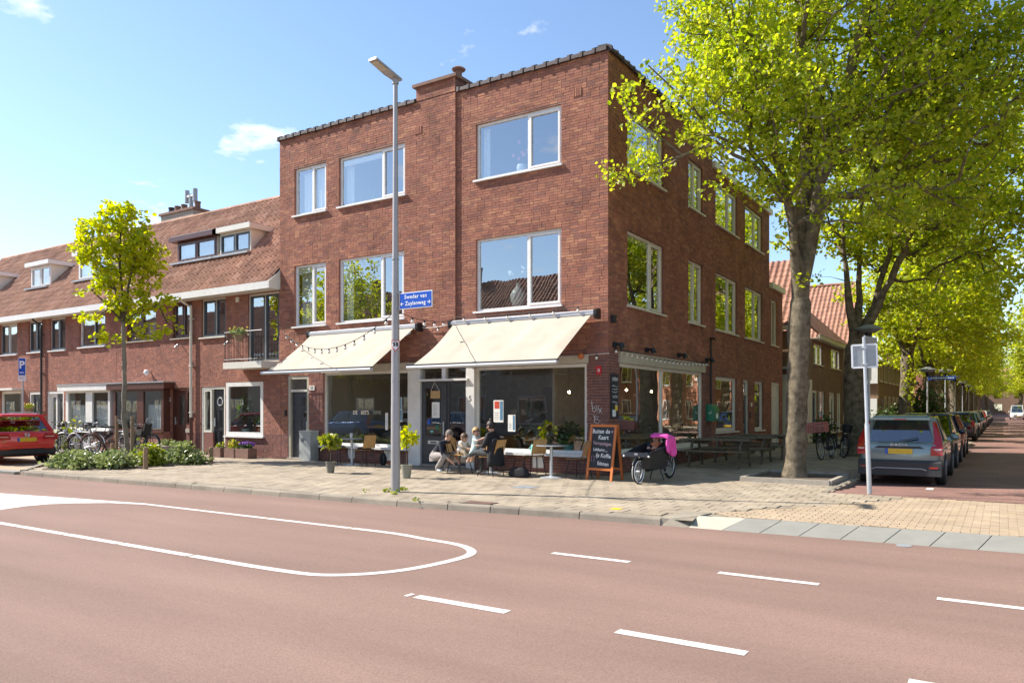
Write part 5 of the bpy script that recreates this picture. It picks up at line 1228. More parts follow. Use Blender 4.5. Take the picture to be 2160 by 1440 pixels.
grow('lime_tree', 'lime tree with ivy climbing its trunk farther down the side street', b3, [b3, b3+Vector((.05,0,2.)), b3+Vector((.1,0,4.2))],
     [[b3+Vector((.3,.5,6)),b3+Vector((.8,1,9))], [b3+Vector((-.6,-.3,6)),b3+Vector((-1.2,-.6,9))], [b3+Vector((.9,-.8,6)),b3+Vector((1.9,-1.6,8.5))]],
     [E1(1950,600,38.5,4.2,3.1,4.0), E1(2020,690,38.,2.8,1.7,2.6), E1(1890,690,38,1.6,1.2,1.6), E1(1960,440,39,4,3,3.6), E1(2060,560,38.5,2.6,2.4,2.4)],
     .85, 22, .17, 'leaf_far', 8, rtrunk=(.36,.30), clr=.55, ivy=(260, b3+Vector((.2,-.25,2.9)), (.35,.25,1.6)))
ft0 = Vector((3.8,38.,0))
far = grow('lime_tree', 'lime tree in the row along the side street beyond the ivy trunk', ft0, [ft0, ft0+Vector((0,0,2)), ft0+Vector((.1,.1,3.6))],
     [[ft0+Vector((.7,.5,6)),ft0+Vector((1.2,1,9))], [ft0+Vector((-.7,-.5,6)),ft0+Vector((-1.2,-1,9))], [ft0+Vector((.2,-.9,6)),ft0+Vector((.3,-1.8,8.5))]],
     [(ft0+Vector((0,0,8.0)),(4.3,4.3,4.0)), (ft0+Vector((1.6,-1,5.2)),(2.5,2.5,1.5)), (ft0+Vector((-1.5,1,5.6)),(2.2,2.2,1.5)), (ft0+Vector((0,0,11.5)),(2.8,2.8,2.2))],
     .95, 22, .19, 'leaf_far', 12, rtrunk=(.34,.28), clr=.62, group='lime trees in rows along the side street')
for i,y in enumerate((47.5,57,66,76,88,102,118,136,158)):
    c = copytree(far, (3.7+rnd.uniform(-.2,.2),y,0), rnd.uniform(0,6.28)); s_ = rnd.uniform(.9,1.12); c.scale = (s_,s_,s_)
for i,y in enumerate((5.,16,28,40,52,64,77,92,110,130)):
    c = copytree(far, (13.2,y,0), rnd.uniform(0,6.28), label='lime tree in the row across the side street', group='lime trees across the side street'); s_ = rnd.uniform(1.1,1.2); c.scale = (s_,s_,s_)
c = copytree(far, (-28.5,-20.2,0), 1., label='lime tree on the pavement across the main road'); c.scale = (.8,.8,.85); del c['group']
c = copytree(far, (5.,175,0), 2., label='lime tree closing the view at the far end of the side street'); c.scale = (1.2,1.2,1.1)
for x in (11.,17.,23.,29.): c = copytree(far, (x,185+x%3,0), x, label='lime tree closing the view at the far end of the side street'); c.scale = (1.3,1.3,1.15)
# young maple in the planting bed
mb = Vector((-14.45,-3.0,0)); dm = 22.9
E2 = lambda u,v,rl,rz,rd: (wp(u,v,dm), (rl,rd,rz))
grow('young_maple', 'young maple with yellow green leaves tied between two wooden stakes', mb, [mb, wp(261,880,dm), wp(262,790,dm), wp(260,680,dm)],
     [stem((257,600,dm),(255,520,dm),(250,450,dm)), stem((272,600,dm),(295,520,dm),(305,470,dm)), stem((245,610,dm),(200,540,dm),(190,500,dm)), stem((290,660,dm),(330,640,dm),(350,680,dm)), stem((230,650,dm),(195,610,dm))],
     [E2(240,530,1.15,1.15,1.1), E2(262,465,.80,.50,.7), E2(312,545,.70,.85,.75), E2(185,585,.75,.55,.6), E2(335,640,.60,.35,.5), E2(350,690,.50,.30,.4), E2(165,725,.55,.16,.3), E2(270,640,.75,.55,.7), E2(190,490,.45,.35,.45), E2(250,443,.55,.30,.45), E2(300,705,.45,.28,.3), E2(200,770,.25,.12,.2), E2(252,845,.18,.15,.15), E2(185,665,.55,.25,.35), E2(225,710,.5,.25,.4)],
     .31, 12, .12, 'leaf_maple', 15, r_tip=.004, rtrunk=(.075,.055), bark='bark_young', clr=.21, gap=.85)
st = thing('tree_stakes', 'two wooden stakes with black straps holding the young maple', 'stakes', (-14.45,-3.0,0))
for u0,v0,vt in ((246,965,876),(279,972,877)):
    p = gp(u0,v0)-Vector((-14.45,-3.0,0)); g = MB(); g.tube([p,p+Vector((.01,0,1.32))], .05, 10); g.build('stake', 'post_wood', st, 40)
pa = gp(246,965)-st.location; pb = gp(279,972)-st.location
g = MB(); g.bar(pa+Vector((0,0,1.2)),Vector((-.02,0,1.08)),.02,.06); g.bar(Vector((.02,0,1.08)),pb+Vector((0,0,1.2)),.02,.06); g.build('strap', 'black_rubber', st)
# shrubs in the bed
def shrub(label, c, r, leaf, n_, size, seed, name='shrub', ground=True):
    t_ = thing(name, label, 'shrub', (c[0],c[1],0))
    rs = np.random.RandomState(seed); k = max(5, int(n_/60)); V = []
    cs = rs.normal(size=(k,3)); cs /= np.linalg.norm(cs,axis=1)[:,None]; cs[:,2] = np.abs(cs[:,2]); cs = cs*(rs.rand(k)**.3)[:,None]*np.array(r)*.85
    P = np.repeat(cs, n_//k, axis=0)+rs.normal(size=(k*(n_//k),3))*np.array(r)*.2; P[:,2] = np.abs(P[:,2])+.04
    leafobj('foliage', leafmesh_arrays(P, size, rs, .8, .6), leaf, t_)
    g = MB()
    for i in range(9): a = rs.uniform(0,6.28); g.tube([(0,0,0),(math.cos(a)*r[0]*.4,math.sin(a)*r[1]*.4,r[2]*.5),(math.cos(a)*r[0]*.6,math.sin(a)*r[1]*.6,r[2]*.8)], .012, 5)
    g.build('stems', 'twig', t_)
    return t_
shrub('grey green variegated shrub at the kerb beside the red car', (-12.6,-5.6), (.75,.5,.36), 'leaf_shrub', 1500, .085, 1)
shrub('grey green variegated shrub in the middle of the bed front', (-11.8,-4.9), (.75,.5,.36), 'leaf_shrub', 1500, .085, 2)
shrub('dark variegated shrub behind the kerb shrub near the car', (-13.6,-4.7), (.8,.6,.38), 'leaf_shrub', 1200, .085, 3)
shrub('bright yellow green shrub behind the short wooden post', (-11.9,-4.0), (.6,.5,.5), 'leaf_yellowgreen', 1100, .085, 4)
shrub('grey green shrub at the café end of the bed', (-11.7,-3.1), (.75,.55,.5), 'leaf_shrub', 1400, .085, 5)
shrub('mixed green shrub around the maple stakes', (-13.2,-3.3), (.9,.6,.34), 'leaf_shrub', 1200, .085, 6)
shrub('tall rose bush in front of the white bay house', (-25.2,-.8), (.5,.35,1.2), 'leaf_yellowgreen', 500, .1, 7)
shrub('leafy garden shrub under the white bay window', (-21.6,-1.0), (1.2,.4,1.0), 'leaf_yellowgreen', 700, .1, 8)
shrub('big dark shrub with yellowish top beyond the parked cars', (3.6,34.5), (1.5,1.5,2.6), 'leaf_dark', 2600, .17, 9)
shrub('low green shrub before the brown terrace', (.9,43.5), (1.6,1.2,1.5), 'leaf_dark', 1300, .16, 10)
shrub('potted evergreen beside the bicycle with the crate', (.9,20.5), (.5,.5,1.1), 'leaf_dark', 600, .12, 11)
# weeds
for i,(u,v,n_) in enumerate([(815,1037,26),(852,1034,24),(832,1042,14),(880,1058,10),(770,1038,8)]):
    p = gp(u,v); a = leafcloud(n_, (0,0,.03), (.10,.07,.035), .05, 40+i); o = leafobj('weeds', a, 'leaf_yellowgreen'); o.location = p; tag(o, ['tuft of weeds left of the lamp post foot','tuft of weeds right of the lamp post foot','tuft of weeds at the lamp post foot','small tuft of weeds between tiles toward the storm drain','small tuft of weeds in the tiles toward the potted bush'][i], 'weeds')
# ---------------------------------------------------------------- cars
def loft(secs, m=0, cap=True):
    b_ = MB(); n_ = len(secs[0]); vs = [p for s_ in secs for p in s_]; fs = []
    for i in range(len(secs)-1):
        for k in range(n_): fs.append((i*n_+k, i*n_+(k+1)%n_, (i+1)*n_+(k+1)%n_, (i+1)*n_+k))
    if cap: fs.append(tuple(range(n_-1,-1,-1))); fs.append(tuple((len(secs)-1)*n_+k for k in range(n_)))
    b_.add(vs, fs, m); return b_
def car(name, label, loc, rz, paintm, L=4.3, W=1.78, H=1.48, belt=.93, style='hatch', rear=.16, group=None, emblem=None, wheel_r=.315, dark_low=.0, plate=True):
    t_ = thing(name, label, 'car', loc, rz, group); hw = W/2
    def sec(y, zt, w_, zb):
        h = [(0,zb),(w_*.80,zb),(w_*.94,zb+.05),(w_*.985,zb+.20),(w_,zb+.45*(zt-zb)),(w_*.995,zb+.72*(zt-zb)),(w_*.965,zt-.035),(w_*.90,zt),(0,zt+.012)]
        return [(x,y,z) for x,z in h]+[(-x,y,z) for x,z in h[-2:0:-1]]
    st = [(0,belt-.10,.86,.42),(.006,belt-.05,.90,.36),(.02,belt-.005,.94,.30),(.06,belt,.975,.22),(.14,belt,.995,.19),(.4,belt,1.0,.18),(.62,belt-.01,1.0,.18),(.70,belt-.03,.99,.18),(.80,belt-.09,.975,.19),(.90,belt-.16,.94,.20),(.965,belt-.25,.88,.22),(.99,belt-.34,.80,.27),(1.0,belt-.42,.74,.33)]
    b_ = loft([sec(-L/2+s_*L, zt, w_*hw, zb) for s_,zt,w_,zb in st]); b_.build('body', paintm, t_, 38)
    # greenhouse
    yb0, yr0 = -L/2+.03*L, -L/2+(.03+rear*.45)*L; yb1, yr1 = -L/2+.735*L, -L/2+.565*L
    if style == 'wagon': yr0 = -L/2+.10*L
    zr = H-.075; bw, rw = .905*hw, .72*hw
    lo = [(-bw*.94,yb0,belt-.02),(bw*.94,yb0,belt-.02),(bw,yb0+.3,belt-.02),(bw,yb1-.35,belt-.02),(bw*.90,yb1,belt-.05),(-bw*.90,yb1,belt-.05),(-bw,yb1-.35,belt-.02),(-bw,yb0+.3,belt-.02)]
    hi = [(-rw*.93,yr0,zr),(rw*.93,yr0,zr),(rw,yr0+.2,zr),(rw,yr1-.15,zr),(rw*.93,yr1,zr),(-rw*.93,yr1,zr),(-rw,yr1-.15,zr),(-rw,yr0+.2,zr)]
    loft([lo,hi], cap=False).build('windows', 'glass_car', t_)
    top = [(x*.97,(y-(yr0+yr1)/2)*.985+(yr0+yr1)/2,zr+.05) for x,y,z in hi]; top2 = [(x*.72,(y-(yr0+yr1)/2)*.9+(yr0+yr1)/2,H) for x,y,z in hi]
    hi2 = [(x*1.012,y+(-.03 if y < 0 else .0),z-.012) for x,y,z in hi]
    loft([hi2,top,top2]).build('roof', paintm, t_, 45)
    def pillar(i, w_, m_=paintm, q=1.008):
        a, c_ = Vector(lo[i]), Vector(hi[i]); a = Vector((a.x*q,a.y,a.z)); c_ = Vector((c_.x*q,c_.y,c_.z)); b2 = MB(); b2.bar(a,c_,w_,.05, up=(0,1,0) if False else (0,0,1)); b2.build('pillar', m_, t_)
    for i in (0,1): pillar(i, .13)
    for i in (2,7): pillar(i, .10 if style != 'wagon' else .08)
    for i in (4,5): pillar(i, .06)
    ym = (yb0+yb1)/2-.02
    for s_ in (-1,1): b2 = MB(); b2.bar((s_*bw*1.006,ym,belt-.02),(s_*rw*1.006,ym-.02,zr),.03,.09, up=(0,1,0)); b2.build('pillar', 'black_paint', t_)
    # seats, dark cabin floor
    b2 = MB(); b2.box(-bw*.9,bw*.9,yb0+.15,yb1-.5,belt-.06,belt-.025)
    for y in (ym-.5,ym+.35):
        for x in (-.36,.36): b2.box(x-.22,x+.22,y,y+.14,belt-.1,belt+.2); b2.box(x-.1,x+.1,y+.02,y+.1,belt+.2,belt+.36)
    b2.build('seats', 'seat_dark', t_)
    # wheels
    wy = (-L/2+.185*L, L/2-.19*L)
    wm = MB(); wm.lathe([(wheel_r*.62,-.095),(wheel_r*.93,-.10),(wheel_r,-.075),(wheel_r,.075),(wheel_r*.93,.10),(wheel_r*.62,.095)], 26); tyre = wm.xf(Matrix.Rotation(R(90),4,'Y')).mesh('tyre', 'black_rubber', 40)
    rm = MB(); rm.lathe([(.05,-.08),(wheel_r*.62,-.085),(wheel_r*.66,-.10),(wheel_r*.66,.10),(wheel_r*.62,.085),(.05,.08)], 22)
    rimm = rm.xf(Matrix.Rotation(R(90),4,'Y')).mesh('rim', 'zinc', 40)
    spm = MB()
    for k in range(5):
        a = k*2*math.pi/5; spm.bar((.098,0,0),(.098,math.cos(a)*wheel_r*.6,math.sin(a)*wheel_r*.6),.06,.02, up=(1,0,0)); spm.bar((-.098,0,0),(-.098,math.cos(a)*wheel_r*.6,math.sin(a)*wheel_r*.6),.06,.02, up=(1,0,0))
    spk = spm.mesh('spokes', 'rim')
    for y in wy:
        for s_ in (-1,1):
            ar = MB(); ar.lathe([(wheel_r+.05,-.05),(wheel_r+.05,.05)], 26); ar.xf(Matrix.Translation((s_*(hw*.992-.045),y,wheel_r+.012)) @ Matrix.Rotation(R(90),4,'Y')); ar.build('wheel_arch', 'plastic_dark', t_)
            wo_ = link('wheel', tyre, t_, (s_*(hw-.09),y,wheel_r)); link('rim', rimm, wo_); link('spokes', spk, wo_)
    # mirrors, handles, lights, bumpers
    for s_ in (-1,1):
        b2 = MB(); b2.ball((s_*(hw+.08),yb1-.55,belt+.04), .1, 10, sc=(1,.6,.8)); b2.build('mirror', 'plastic_dark' if style == 'wagon' else paintm, t_, 50)
        b2 = MB(); b2.box(s_*(hw*.985)-.012,s_*(hw*.985)+.02*s_+.012,ym-.45,ym-.27,belt-.19,belt-.165); b2.build('door_handle', paintm, t_)
        b2 = MB(); b2.ball((s_*hw*.70,L/2-.085*L,belt-.31), .14, 10, sc=(1.05,1.0,.6)); b2.build('headlight', 'tail_clear', t_, 50)
    b2 = MB(); b2.box(-hw*.5,hw*.5,L/2-.02,L/2+.008,.34,.5); b2.build('grille', 'plastic_dark', t_)
    ry = -L/2; zp = .60 if style == 'hatch' else .66
    if style == 'dacia' : zp = .68
    if plate:
        b2 = MB(); b2.box(-.26,.26,ry-.022,ry-.004,zp,zp+.11); pl = b2.build('number_plate', 'plate_yellow', t_); b2 = MB(); b2.box(-.262,-.205,ry-.0245,ry-.0222,zp,zp+.11); b2.build('plate_band', 'plate_blue', pl)
        b2 = MB(); b2.box(-.26,.26,L/2+.005,L/2+.022,.44,.55); b2.build('number_plate', 'plate_yellow', t_)
    b2 = MB(); b2.prism([(ry-.035,.30),(ry-.045,.42),(ry+.02,.47),(ry+.35,.47),(ry+.35,.26),(ry+.05,.25)], -hw*.9, hw*.9, 'x'); b2.build('rear_bumper', 'plastic_dark', t_)
    if style == 'hatch':
        for s_ in (-1,1):
            b2 = MB(); b2.box(s_*hw*.93-.10,s_*hw*.93+.02 if s_ > 0 else s_*hw*.93+.10,ry+.0,ry+.16,belt-.22,belt+.12) if False else b2.ball((s_*hw*.84,ry+.06,belt-.06), .14, 10, sc=(.62,.7,1.35)); b2.build('tail_light', 'tail_red', t_, 50)
    b2 = MB(); b2.bar((.0,yb0-.012,belt+.02),(.36,yb0+.02,belt+.10),.02,.02); b2.build('rear_wiper', 'plastic_dark', t_)
    return t_
# red estate in the parking bay
vw = car('parked_car', 'red estate car with yellow plate parked beside the planting bed', (-18.55,-5.0,-.07), R(90), 'car_red', 4.5, 1.76, 1.47, .95, 'wagon')
ry = -2.25
for s_ in (-1,1):
    g = MB(); g.prism([(s_*.42,.72),(s_*.86,.70),(s_*.87,.88),(s_*.50,.90)], ry-.012, ry+.12, 'y'); o = g.build('tail_light', 'tail_red', vw, 30)
    g = MB(); g.box(s_*.62-.12,s_*.62+.12,ry-.016,ry-.013,.79,.805); g.build('light_strip', 'tail_clear', o)
    g = MB(); g.box(s_*.6-.14,s_*.6+.14,ry-.05,ry-.03,.43,.45); g.build('reflector', 'tail_red', vw)
em = MB(); em.ring((0,ry-.02,.84), (0,1,0), .062, .009, 24, 6); em.lathe([(.06,0),(.06,.01)], 20)
em2 = MB(); em2.ring((0,ry-.018,.845), (0,1,0), .064, .010, 24, 6)
for pts in ([(-.032,.895),(0,.845),(.032,.895)],[(-.048,.875),(-.024,.795),(0,.845),(.024,.795),(.048,.875)]): em2.tube([(x,ry-.02,z) for x,z in pts], .007, 5)
em2.build('emblem', 'chrome', vw, 40)
textmesh('model_lettering', 'GOLF', .06, 'chrome', vw, face_s(-.62,ry-.014,.66), depth=.002)
g = MB(); g.box(-.62,.62,-2.13,-1.95,1.405,1.44); g.build('roof_spoiler', 'car_red', vw); g = MB(); g.box(-.70,.70,ry-.03,ry+.02,.455,.52); g.build('bumper_lip', 'car_red', vw)
for s_ in (-1,1): g = MB(); g.tube([(s_*.56,-1.7,1.455),(s_*.57,-1.2,1.50),(s_*.56,.1,1.49),(s_*.54,.25,1.45)], .016, 6); g.build('roof_rail', 'dark_metal', vw)
# grey green estate on the side street
dc = car('parked_car', 'grey green crossover with black bumper parked behind the sign pole', (5.80,4.40,-.1), 0, 'car_sage', 4.4, 1.66, 1.50, .93, 'dacia', wheel_r=.33)
ry = -2.2
for s_ in (-1,1):
    g = MB(); g.add([(s_*.60,ry+.42,1.38),(s_*.67,ry+.46,1.36),(s_*.80,ry+.14,.98),(s_*.66,ry+.12,.98),(s_*.82,ry+.01,.80),(s_*.60,ry-.012,.80),(s_*.82,ry-.0,.66),(s_*.60,ry-.012,.66)], [(0,1,2,3),(3,2,4,5),(5,4,6,7)])
    o = g.build('tail_light', 'tail_red', dc); md = o.modifiers.new('s','SOLIDIFY'); md.thickness = .03; md.offset = 0
    g = MB(); g.box(s_*.70-.1,s_*.70+.1,ry-.02,ry-.013,.775,.80); g.build('light_strip', 'tail_clear', dc)
    g = MB(); g.box(s_*.66-.08,s_*.66+.08,ry-.062,ry-.046,.385,.415); g.build('reflector', 'tail_red', dc)
    g = MB(); g.tube([(s_*.52,-1.6,1.47),(s_*.53,-1.2,1.545),(s_*.52,.1,1.54),(s_*.5,.3,1.48)], .02, 6); g.build('roof_rail', 'dark_metal', dc)
textmesh('tailgate_lettering', 'DACIA', .088, 'chrome', dc, face_s(0,ry+.0,.868), depth=.004, space=1.35)
g = MB(); g.prism([(-.48,.80),(.48,.80),(.40,.845),(-.40,.845)], ry-.016, ry+.01, 'y'); g.build('tailgate_garnish', 'plastic_dark', dc)
g = MB(); g.prism([(ry-.05,.22),(ry-.05,.50),(ry-.02,.55),(ry+.3,.55),(ry+.3,.22)], -.80, .80, 'x'); g.build('bumper_cladding', 'plastic_dark', dc)
g = MB(); g.tube([(-.52,ry-.055,.345),(-.44,ry-.06,.375),(.44,ry-.06,.375),(.52,ry-.055,.345)], .012, 6); g.build('bumper_trim', 'zinc', dc)
g = MB(); g.box(-.58,.58,ry+.18,ry+.42,1.40,1.45); g.build('roof_spoiler', 'car_sage', dc); g = MB(); g.box(-.12,.12,ry+.176,ry+.18,1.405,1.425); g.build('brake_light', 'tail_red', dc)
g = MB(); g.tube([(0,.2,1.48),(0,.1,1.62)], .008, 5); g.build('antenna', 'dark_metal', dc)
# the row of parked cars behind
car('parked_car', 'black car facing the crossing parked behind the grey green crossover', (5.75,9.9,-.1), R(180), 'car_navy', 4.2, 1.72, 1.52, .95, 'hatch')
rc = car('parked_car', 'red hatchback parked behind the black car', (5.75,15.4,-.1), 0, 'car_maroon', 3.8, 1.70, 1.46, .95, 'hatch')
car('parked_car', 'dark blue hatchback with red tail lights parked past the tree pit kerb', (5.7,30.5,-.1), 0, 'car_navy', 3.9, 1.70, 1.48, .95, 'hatch')
car('parked_car', 'pale blue small car parked ahead of the dark blue hatchback', (5.7,37.,-.1), R(180), 'car_lightblue', 3.8, 1.68, 1.45, .93, 'hatch')
for i,(y,m_,rz,lab) in enumerate([(43,'car_silver',0,'silver car parked ahead of the pale blue car'),(49.5,'car_black',180,'black car parked between two silver cars'),(55.5,'car_grey',0,'grey car parked ahead of the black car'),(65,'car_maroon',0,'dark red car parked under the far lime trees'),(72,'car_white',180,'white car facing the crossing under the far lime trees'),(79,'car_silver',180,'silver car behind the white car facing the crossing'),(88,'car_black',0,'black car near the far end of the parked row'),(96,'car_grey',0,'grey car near the far end of the parked row'),(105,'car_navy',0,'navy car at the far end of the parked row')]):
    car('parked_car', lab, (5.7,y,-.1), R(rz), m_, 4.2, 1.72, 1.47, .93, 'hatch', group='cars parked along the side street')
car('white_van', 'white van driving far down the side street', (9.6,128,-.1), R(180), 'car_white', 5.2, 1.95, 2.2, 1.15, 'hatch')
# cars across the road that show in the shop glass
car('parked_car', 'blue car parked across the main road', (-24.5,-16.2,-.1), R(90), 'car_blue', 4.3, 1.76, 1.5, .93, 'hatch')
car('parked_car', 'white car parked across the main road', (-30.5,-16.2,-.1), R(90), 'car_white', 4.3, 1.76, 1.48, .93, 'hatch')
car('parked_car', 'silver car parked across the main road facing the café door', (-17.5,-16.4,-.1), R(90), 'car_silver', 4.3, 1.76, 1.48, .93, 'hatch')
car('parked_car', 'white car parked across the side street', (12.1,9.,-.1), 0, 'car_white', 4.3, 1.76, 1.48, .93, 'hatch')
car('parked_car', 'dark car parked across the side street', (12.1,15.,-.1), 0, 'car_grey', 4.3, 1.76, 1.48, .93, 'hatch')
# nose of pavement beyond the red car
g = MB(); g.lathe([(1.55,-.1),(1.55,.01),(1.45,.016)], 28, (5.0,24,0), sy=2.2); struct(g.build('kerb_nose', 'paving'))
# ---------------------------------------------------------------- bicycles
def bicycle(label, loc, rz, framem='black_paint', lean=4, seat=False, basket=None, r=.345, tyre='black_rubber', step=True, group='bicycles parked before the terraced houses', steer=0.):
    t_ = thing('bicycle', label, 'bicycle', loc, rz, group); t_.rotation_euler = (R(lean),0,rz)
    wb = .54
    for x in (-wb,wb):
        g = MB(); g.ring((x,0,r), (0,1,0), r-.02, .022, 30, 6); w_ = g.build('wheel', tyre, t_, 40)
        g = MB(); g.ring((x,0,r), (0,1,0), r-.05, .010, 24, 4); g.tube([(x,-.04,r),(x,.04,r)], .022, 8)
        for k in range(14):
            a = k*math.pi/7; g.tube([(x,.02*(-1)**k,r),(x+math.cos(a)*(r-.05),0,r+math.sin(a)*(r-.05))], .003, 4)
        g.build('spokes', 'galv', w_)
        g = MB(); pts = [(x+math.cos(a)*(r+.03),0,r+math.sin(a)*(r+.03)) for a in np.linspace(R(-5 if x < 0 else 15),R(170),12)]; g.tube(pts, .018, 5); g.build('mudguard', framem, t_, 60)
    bb = (-.08,0,.30); hd = (.40,0,.80); hd2 = (.44,0,.62); sp = (-.24,0,.80)
    g = MB()
    g.tube([hd,(.45,0,.56)], .022, 8)
    if step: g.tube([(.43,0,.66),(.2,0,.42),bb], .02, 8); g.tube([(.41,0,.76),(.12,0,.52),(-.17,0,.56)], .016, 8)
    else: g.tube([(.43,0,.68),bb], .02, 8); g.tube([(.41,0,.77),(-.22,0,.76)], .018, 8)
    g.tube([bb,sp], .018, 8)
    for s_ in (-.05,.05): g.tube([(-.24,s_*.3,.74),(-wb,s_,r)], .010, 6); g.tube([bb,(-wb,s_,r)], .010, 6); g.tube([(.45,s_*.5,.60),(.47,s_,.5),(wb,s_,r)], .012, 6)
    g.build('frame', framem, t_, 40)
    g = MB(); g.tube([hd,(.37,0,1.0)], .015, 6); g.tube([(.18,-.29,1.03),(.3,-.27,1.06),(.38,-.1,1.02),(.38,.1,1.02),(.3,.27,1.06),(.18,.29,1.03)], .012, 6); g.build('handlebar', 'galv', t_, 40)
    for s_ in (-1,1): g = MB(); g.tube([(.15,s_*.295,1.025),(.27,s_*.28,1.05)], .018, 6); g.build('grip', 'black_rubber', t_)
    g = MB(); g.tube([sp,(-.27,0,.90)], .014, 6); g.build('seat_post', 'galv', t_)
    g = MB(); g.prism([(-.42,-.10),(-.40,.10),(-.2,.05),(-.10,.02),(-.10,-.02),(-.2,-.05)], .90, .95, 'z'); g.build('saddle', 'black_rubber', t_)
    g = MB(); g.ring((-.08,.04,.30), (0,1,0), .085, .008, 18, 4); g.bar((-.08,.05,.30),(-.02,.05,.14),.02,.015); g.bar((-.08,-.05,.30),(-.14,-.05,.46),.02,.015); g.box(-.06,.03,.06,.14,.125,.145); g.box(-.18,-.09,-.14,-.06,.455,.475); g.build('crank', 'zinc', t_)
    g = MB(); g.prism([(-.55,.27),(-.55,.40),(-.05,.40),(.02,.36),(.02,.26)], .045, .075, 'y'); g.build('chain_guard', framem, t_)
    g = MB(); g.box(-.78,-.36,-.07,.07,.72,.735); g.tube([(-.7,.06,.72),(-wb,.06,r)], .006, 5); g.tube([(-.7,-.06,.72),(-wb,-.06,r)], .006, 5); g.build('carrier', 'dark_metal', t_)
    g = MB(); g.ball((.48,0,.78), .05, 8); g.build('head_lamp', 'chrome', t_, 40)
    g = MB(); g.tube([(-.3,.05,.30),(-.36,.2,.02)], .012, 5); g.build('kick_stand', 'zinc', t_)
    if seat:
        g = MB(); g.prism([(-.40,.78),(-.74,.75),(-.86,1.10),(-.89,1.10),(-.80,.72),(-.78,.68),(-.40,.73)], -.12, .12, 'y'); s_ = g.build('child_seat', 'black_rubber', t_)
        for sd_ in (-.16,.16): g = MB(); g.prism([(-.44,.72),(-.76,.70),(-.83,.92),(-.58,.84)], sd_-.015, sd_+.015, 'y'); g.bar((-.5,sd_,.70),(-.40,sd_,.40),.05,.03); g.build('seat_side', 'black_rubber', s_)
        g = MB(); g.ring((-.90,0,1.16), (.94,0,.34), .10, .018, 18, 6); g.build('seat_head', 'zinc', s_)
    if basket == 'crate':
        cr_ = MB(); x0,x1,y0,y1,z0,z1 = .42,.80,-.26,.26,.86,1.12
        for z in np.linspace(z0,z1,5): 
            for (a,c_) in (((x0,y0),(x1,y0)),((x1,y0),(x1,y1)),((x1,y1),(x0,y1)),((x0,y1),(x0,y0))): cr_.bar((*a,z),(*c_,z),.015,.045)
        for x,y in ((x0,y0),(x1,y0),(x1,y1),(x0,y1),(x1,0),((x0+x1)/2,y0),((x0+x1)/2,y1)): cr_.bar((x,y,z0),(x,y,z1),.03,.03)
        cr_.box(x0,x1,y0,y1,z0-.01,z0); cr_.build('crate', 'pink_crate' if 'pink_crate' in MT else 'concrete_red', t_)
    if basket == 'basket': g = MB(); g.lathe([(.13,.80),(.17,1.05),(.15,1.05),(.12,.82)], 14, (.58,0,0)); g.build('basket', 'dark_metal', t_)
    return t_
M('pink_crate', (.50, .16, .14), .6, .1, 8)
def on(u, y, z=0): p = yp(u, 900, y); return (p.x, y, z)
bicycle('bicycle with grey child seat behind the maple stakes', on(275,-2.0), R(181), 'black_paint', 4, seat=True)
bicycle('silver bicycle with raised handlebar beside the red car', on(160,-2.1), R(205), 'zinc', 5, step=True)
bicycle('worn brown bicycle with dropped frame in the middle of the bicycle row', on(205,-1.75), R(240), 'brown_paint', -5)
bicycle('black bicycle with wire basket near the white bay', on(185,-1.25), R(160), 'black_paint', 4, basket='basket')
bicycle('grey bicycle leaning among the others before house 52', on(240,-1.4), R(20), 'zinc', -5, step=False)
bicycle('dark bicycle nearest the bay wall behind the red car', on(125,-1.5), R(150), 'cloth_navy', 3)
bicycle('white bicycle with windscreen handlebar among the bicycle row', on(182,-2.2), R(190), 'sign_white', -4, step=False)
bicycle('rusty bicycle turned across the row near the maple', on(225,-2.05), R(215), 'concrete_red', 6)
bicycle('black bicycle at the rear of the row before the brown bay', on(300,-1.3), R(8), 'black_paint', 4)
bicycle('grey bicycle with basket behind the white bicycle', on(150,-1.0), R(175), 'zinc', -3, basket='basket')
bicycle('bicycle with a pink crate on its front carrier beside the second lime tree', (3.15,8.8,0), R(-96), 'black_paint', 6, basket='crate', group=None)
bicycle('dark bicycle parked against the second lime tree', (3.2,10.2,0), R(-60), 'black_paint', -6, group=None, basket='basket')
for i,(y,rz) in enumerate([(100,10),(121,80)]): pass
# ---------------------------------------------------------------- cargo bike
cbk = thing('cargo_bicycle', 'black box cargo bicycle with whitewall front tyre beside the chalkboard', 'cargo bike', (1.36,-1.42,0), R(-93))
def ring_wheel(parent, x, r, tyre_m, n_=16, wall=None):
    g = MB(); g.ring((x,0,r), (0,1,0), r-.028, .03, 32, 8); w_ = g.build('wheel', tyre_m, parent, 40)
    if wall: g = MB(); [g.ring((x,s_*.024,r), (0,1,0), r-.030, .014, 32, 5) for s_ in (-1,1)]; g.build('whitewall', wall, w_, 40)
    g = MB(); g.ring((x,0,r), (0,1,0), r-.065, .012, 26, 4); g.tube([(x,-.05,r),(x,.05,r)], .03, 8)
    for k in range(n_): a = k*2*math.pi/n_; g.tube([(x,.03*(-1)**k,r),(x+math.cos(a)*(r-.06),0,r+math.sin(a)*(r-.06))], .0035, 4)
    g.build('spokes', 'galv', w_)
ring_wheel(cbk, .0, .27, 'black_rubber', 18, 'sign_white'); ring_wheel(cbk, -1.72, .33, 'black_rubber', 18)
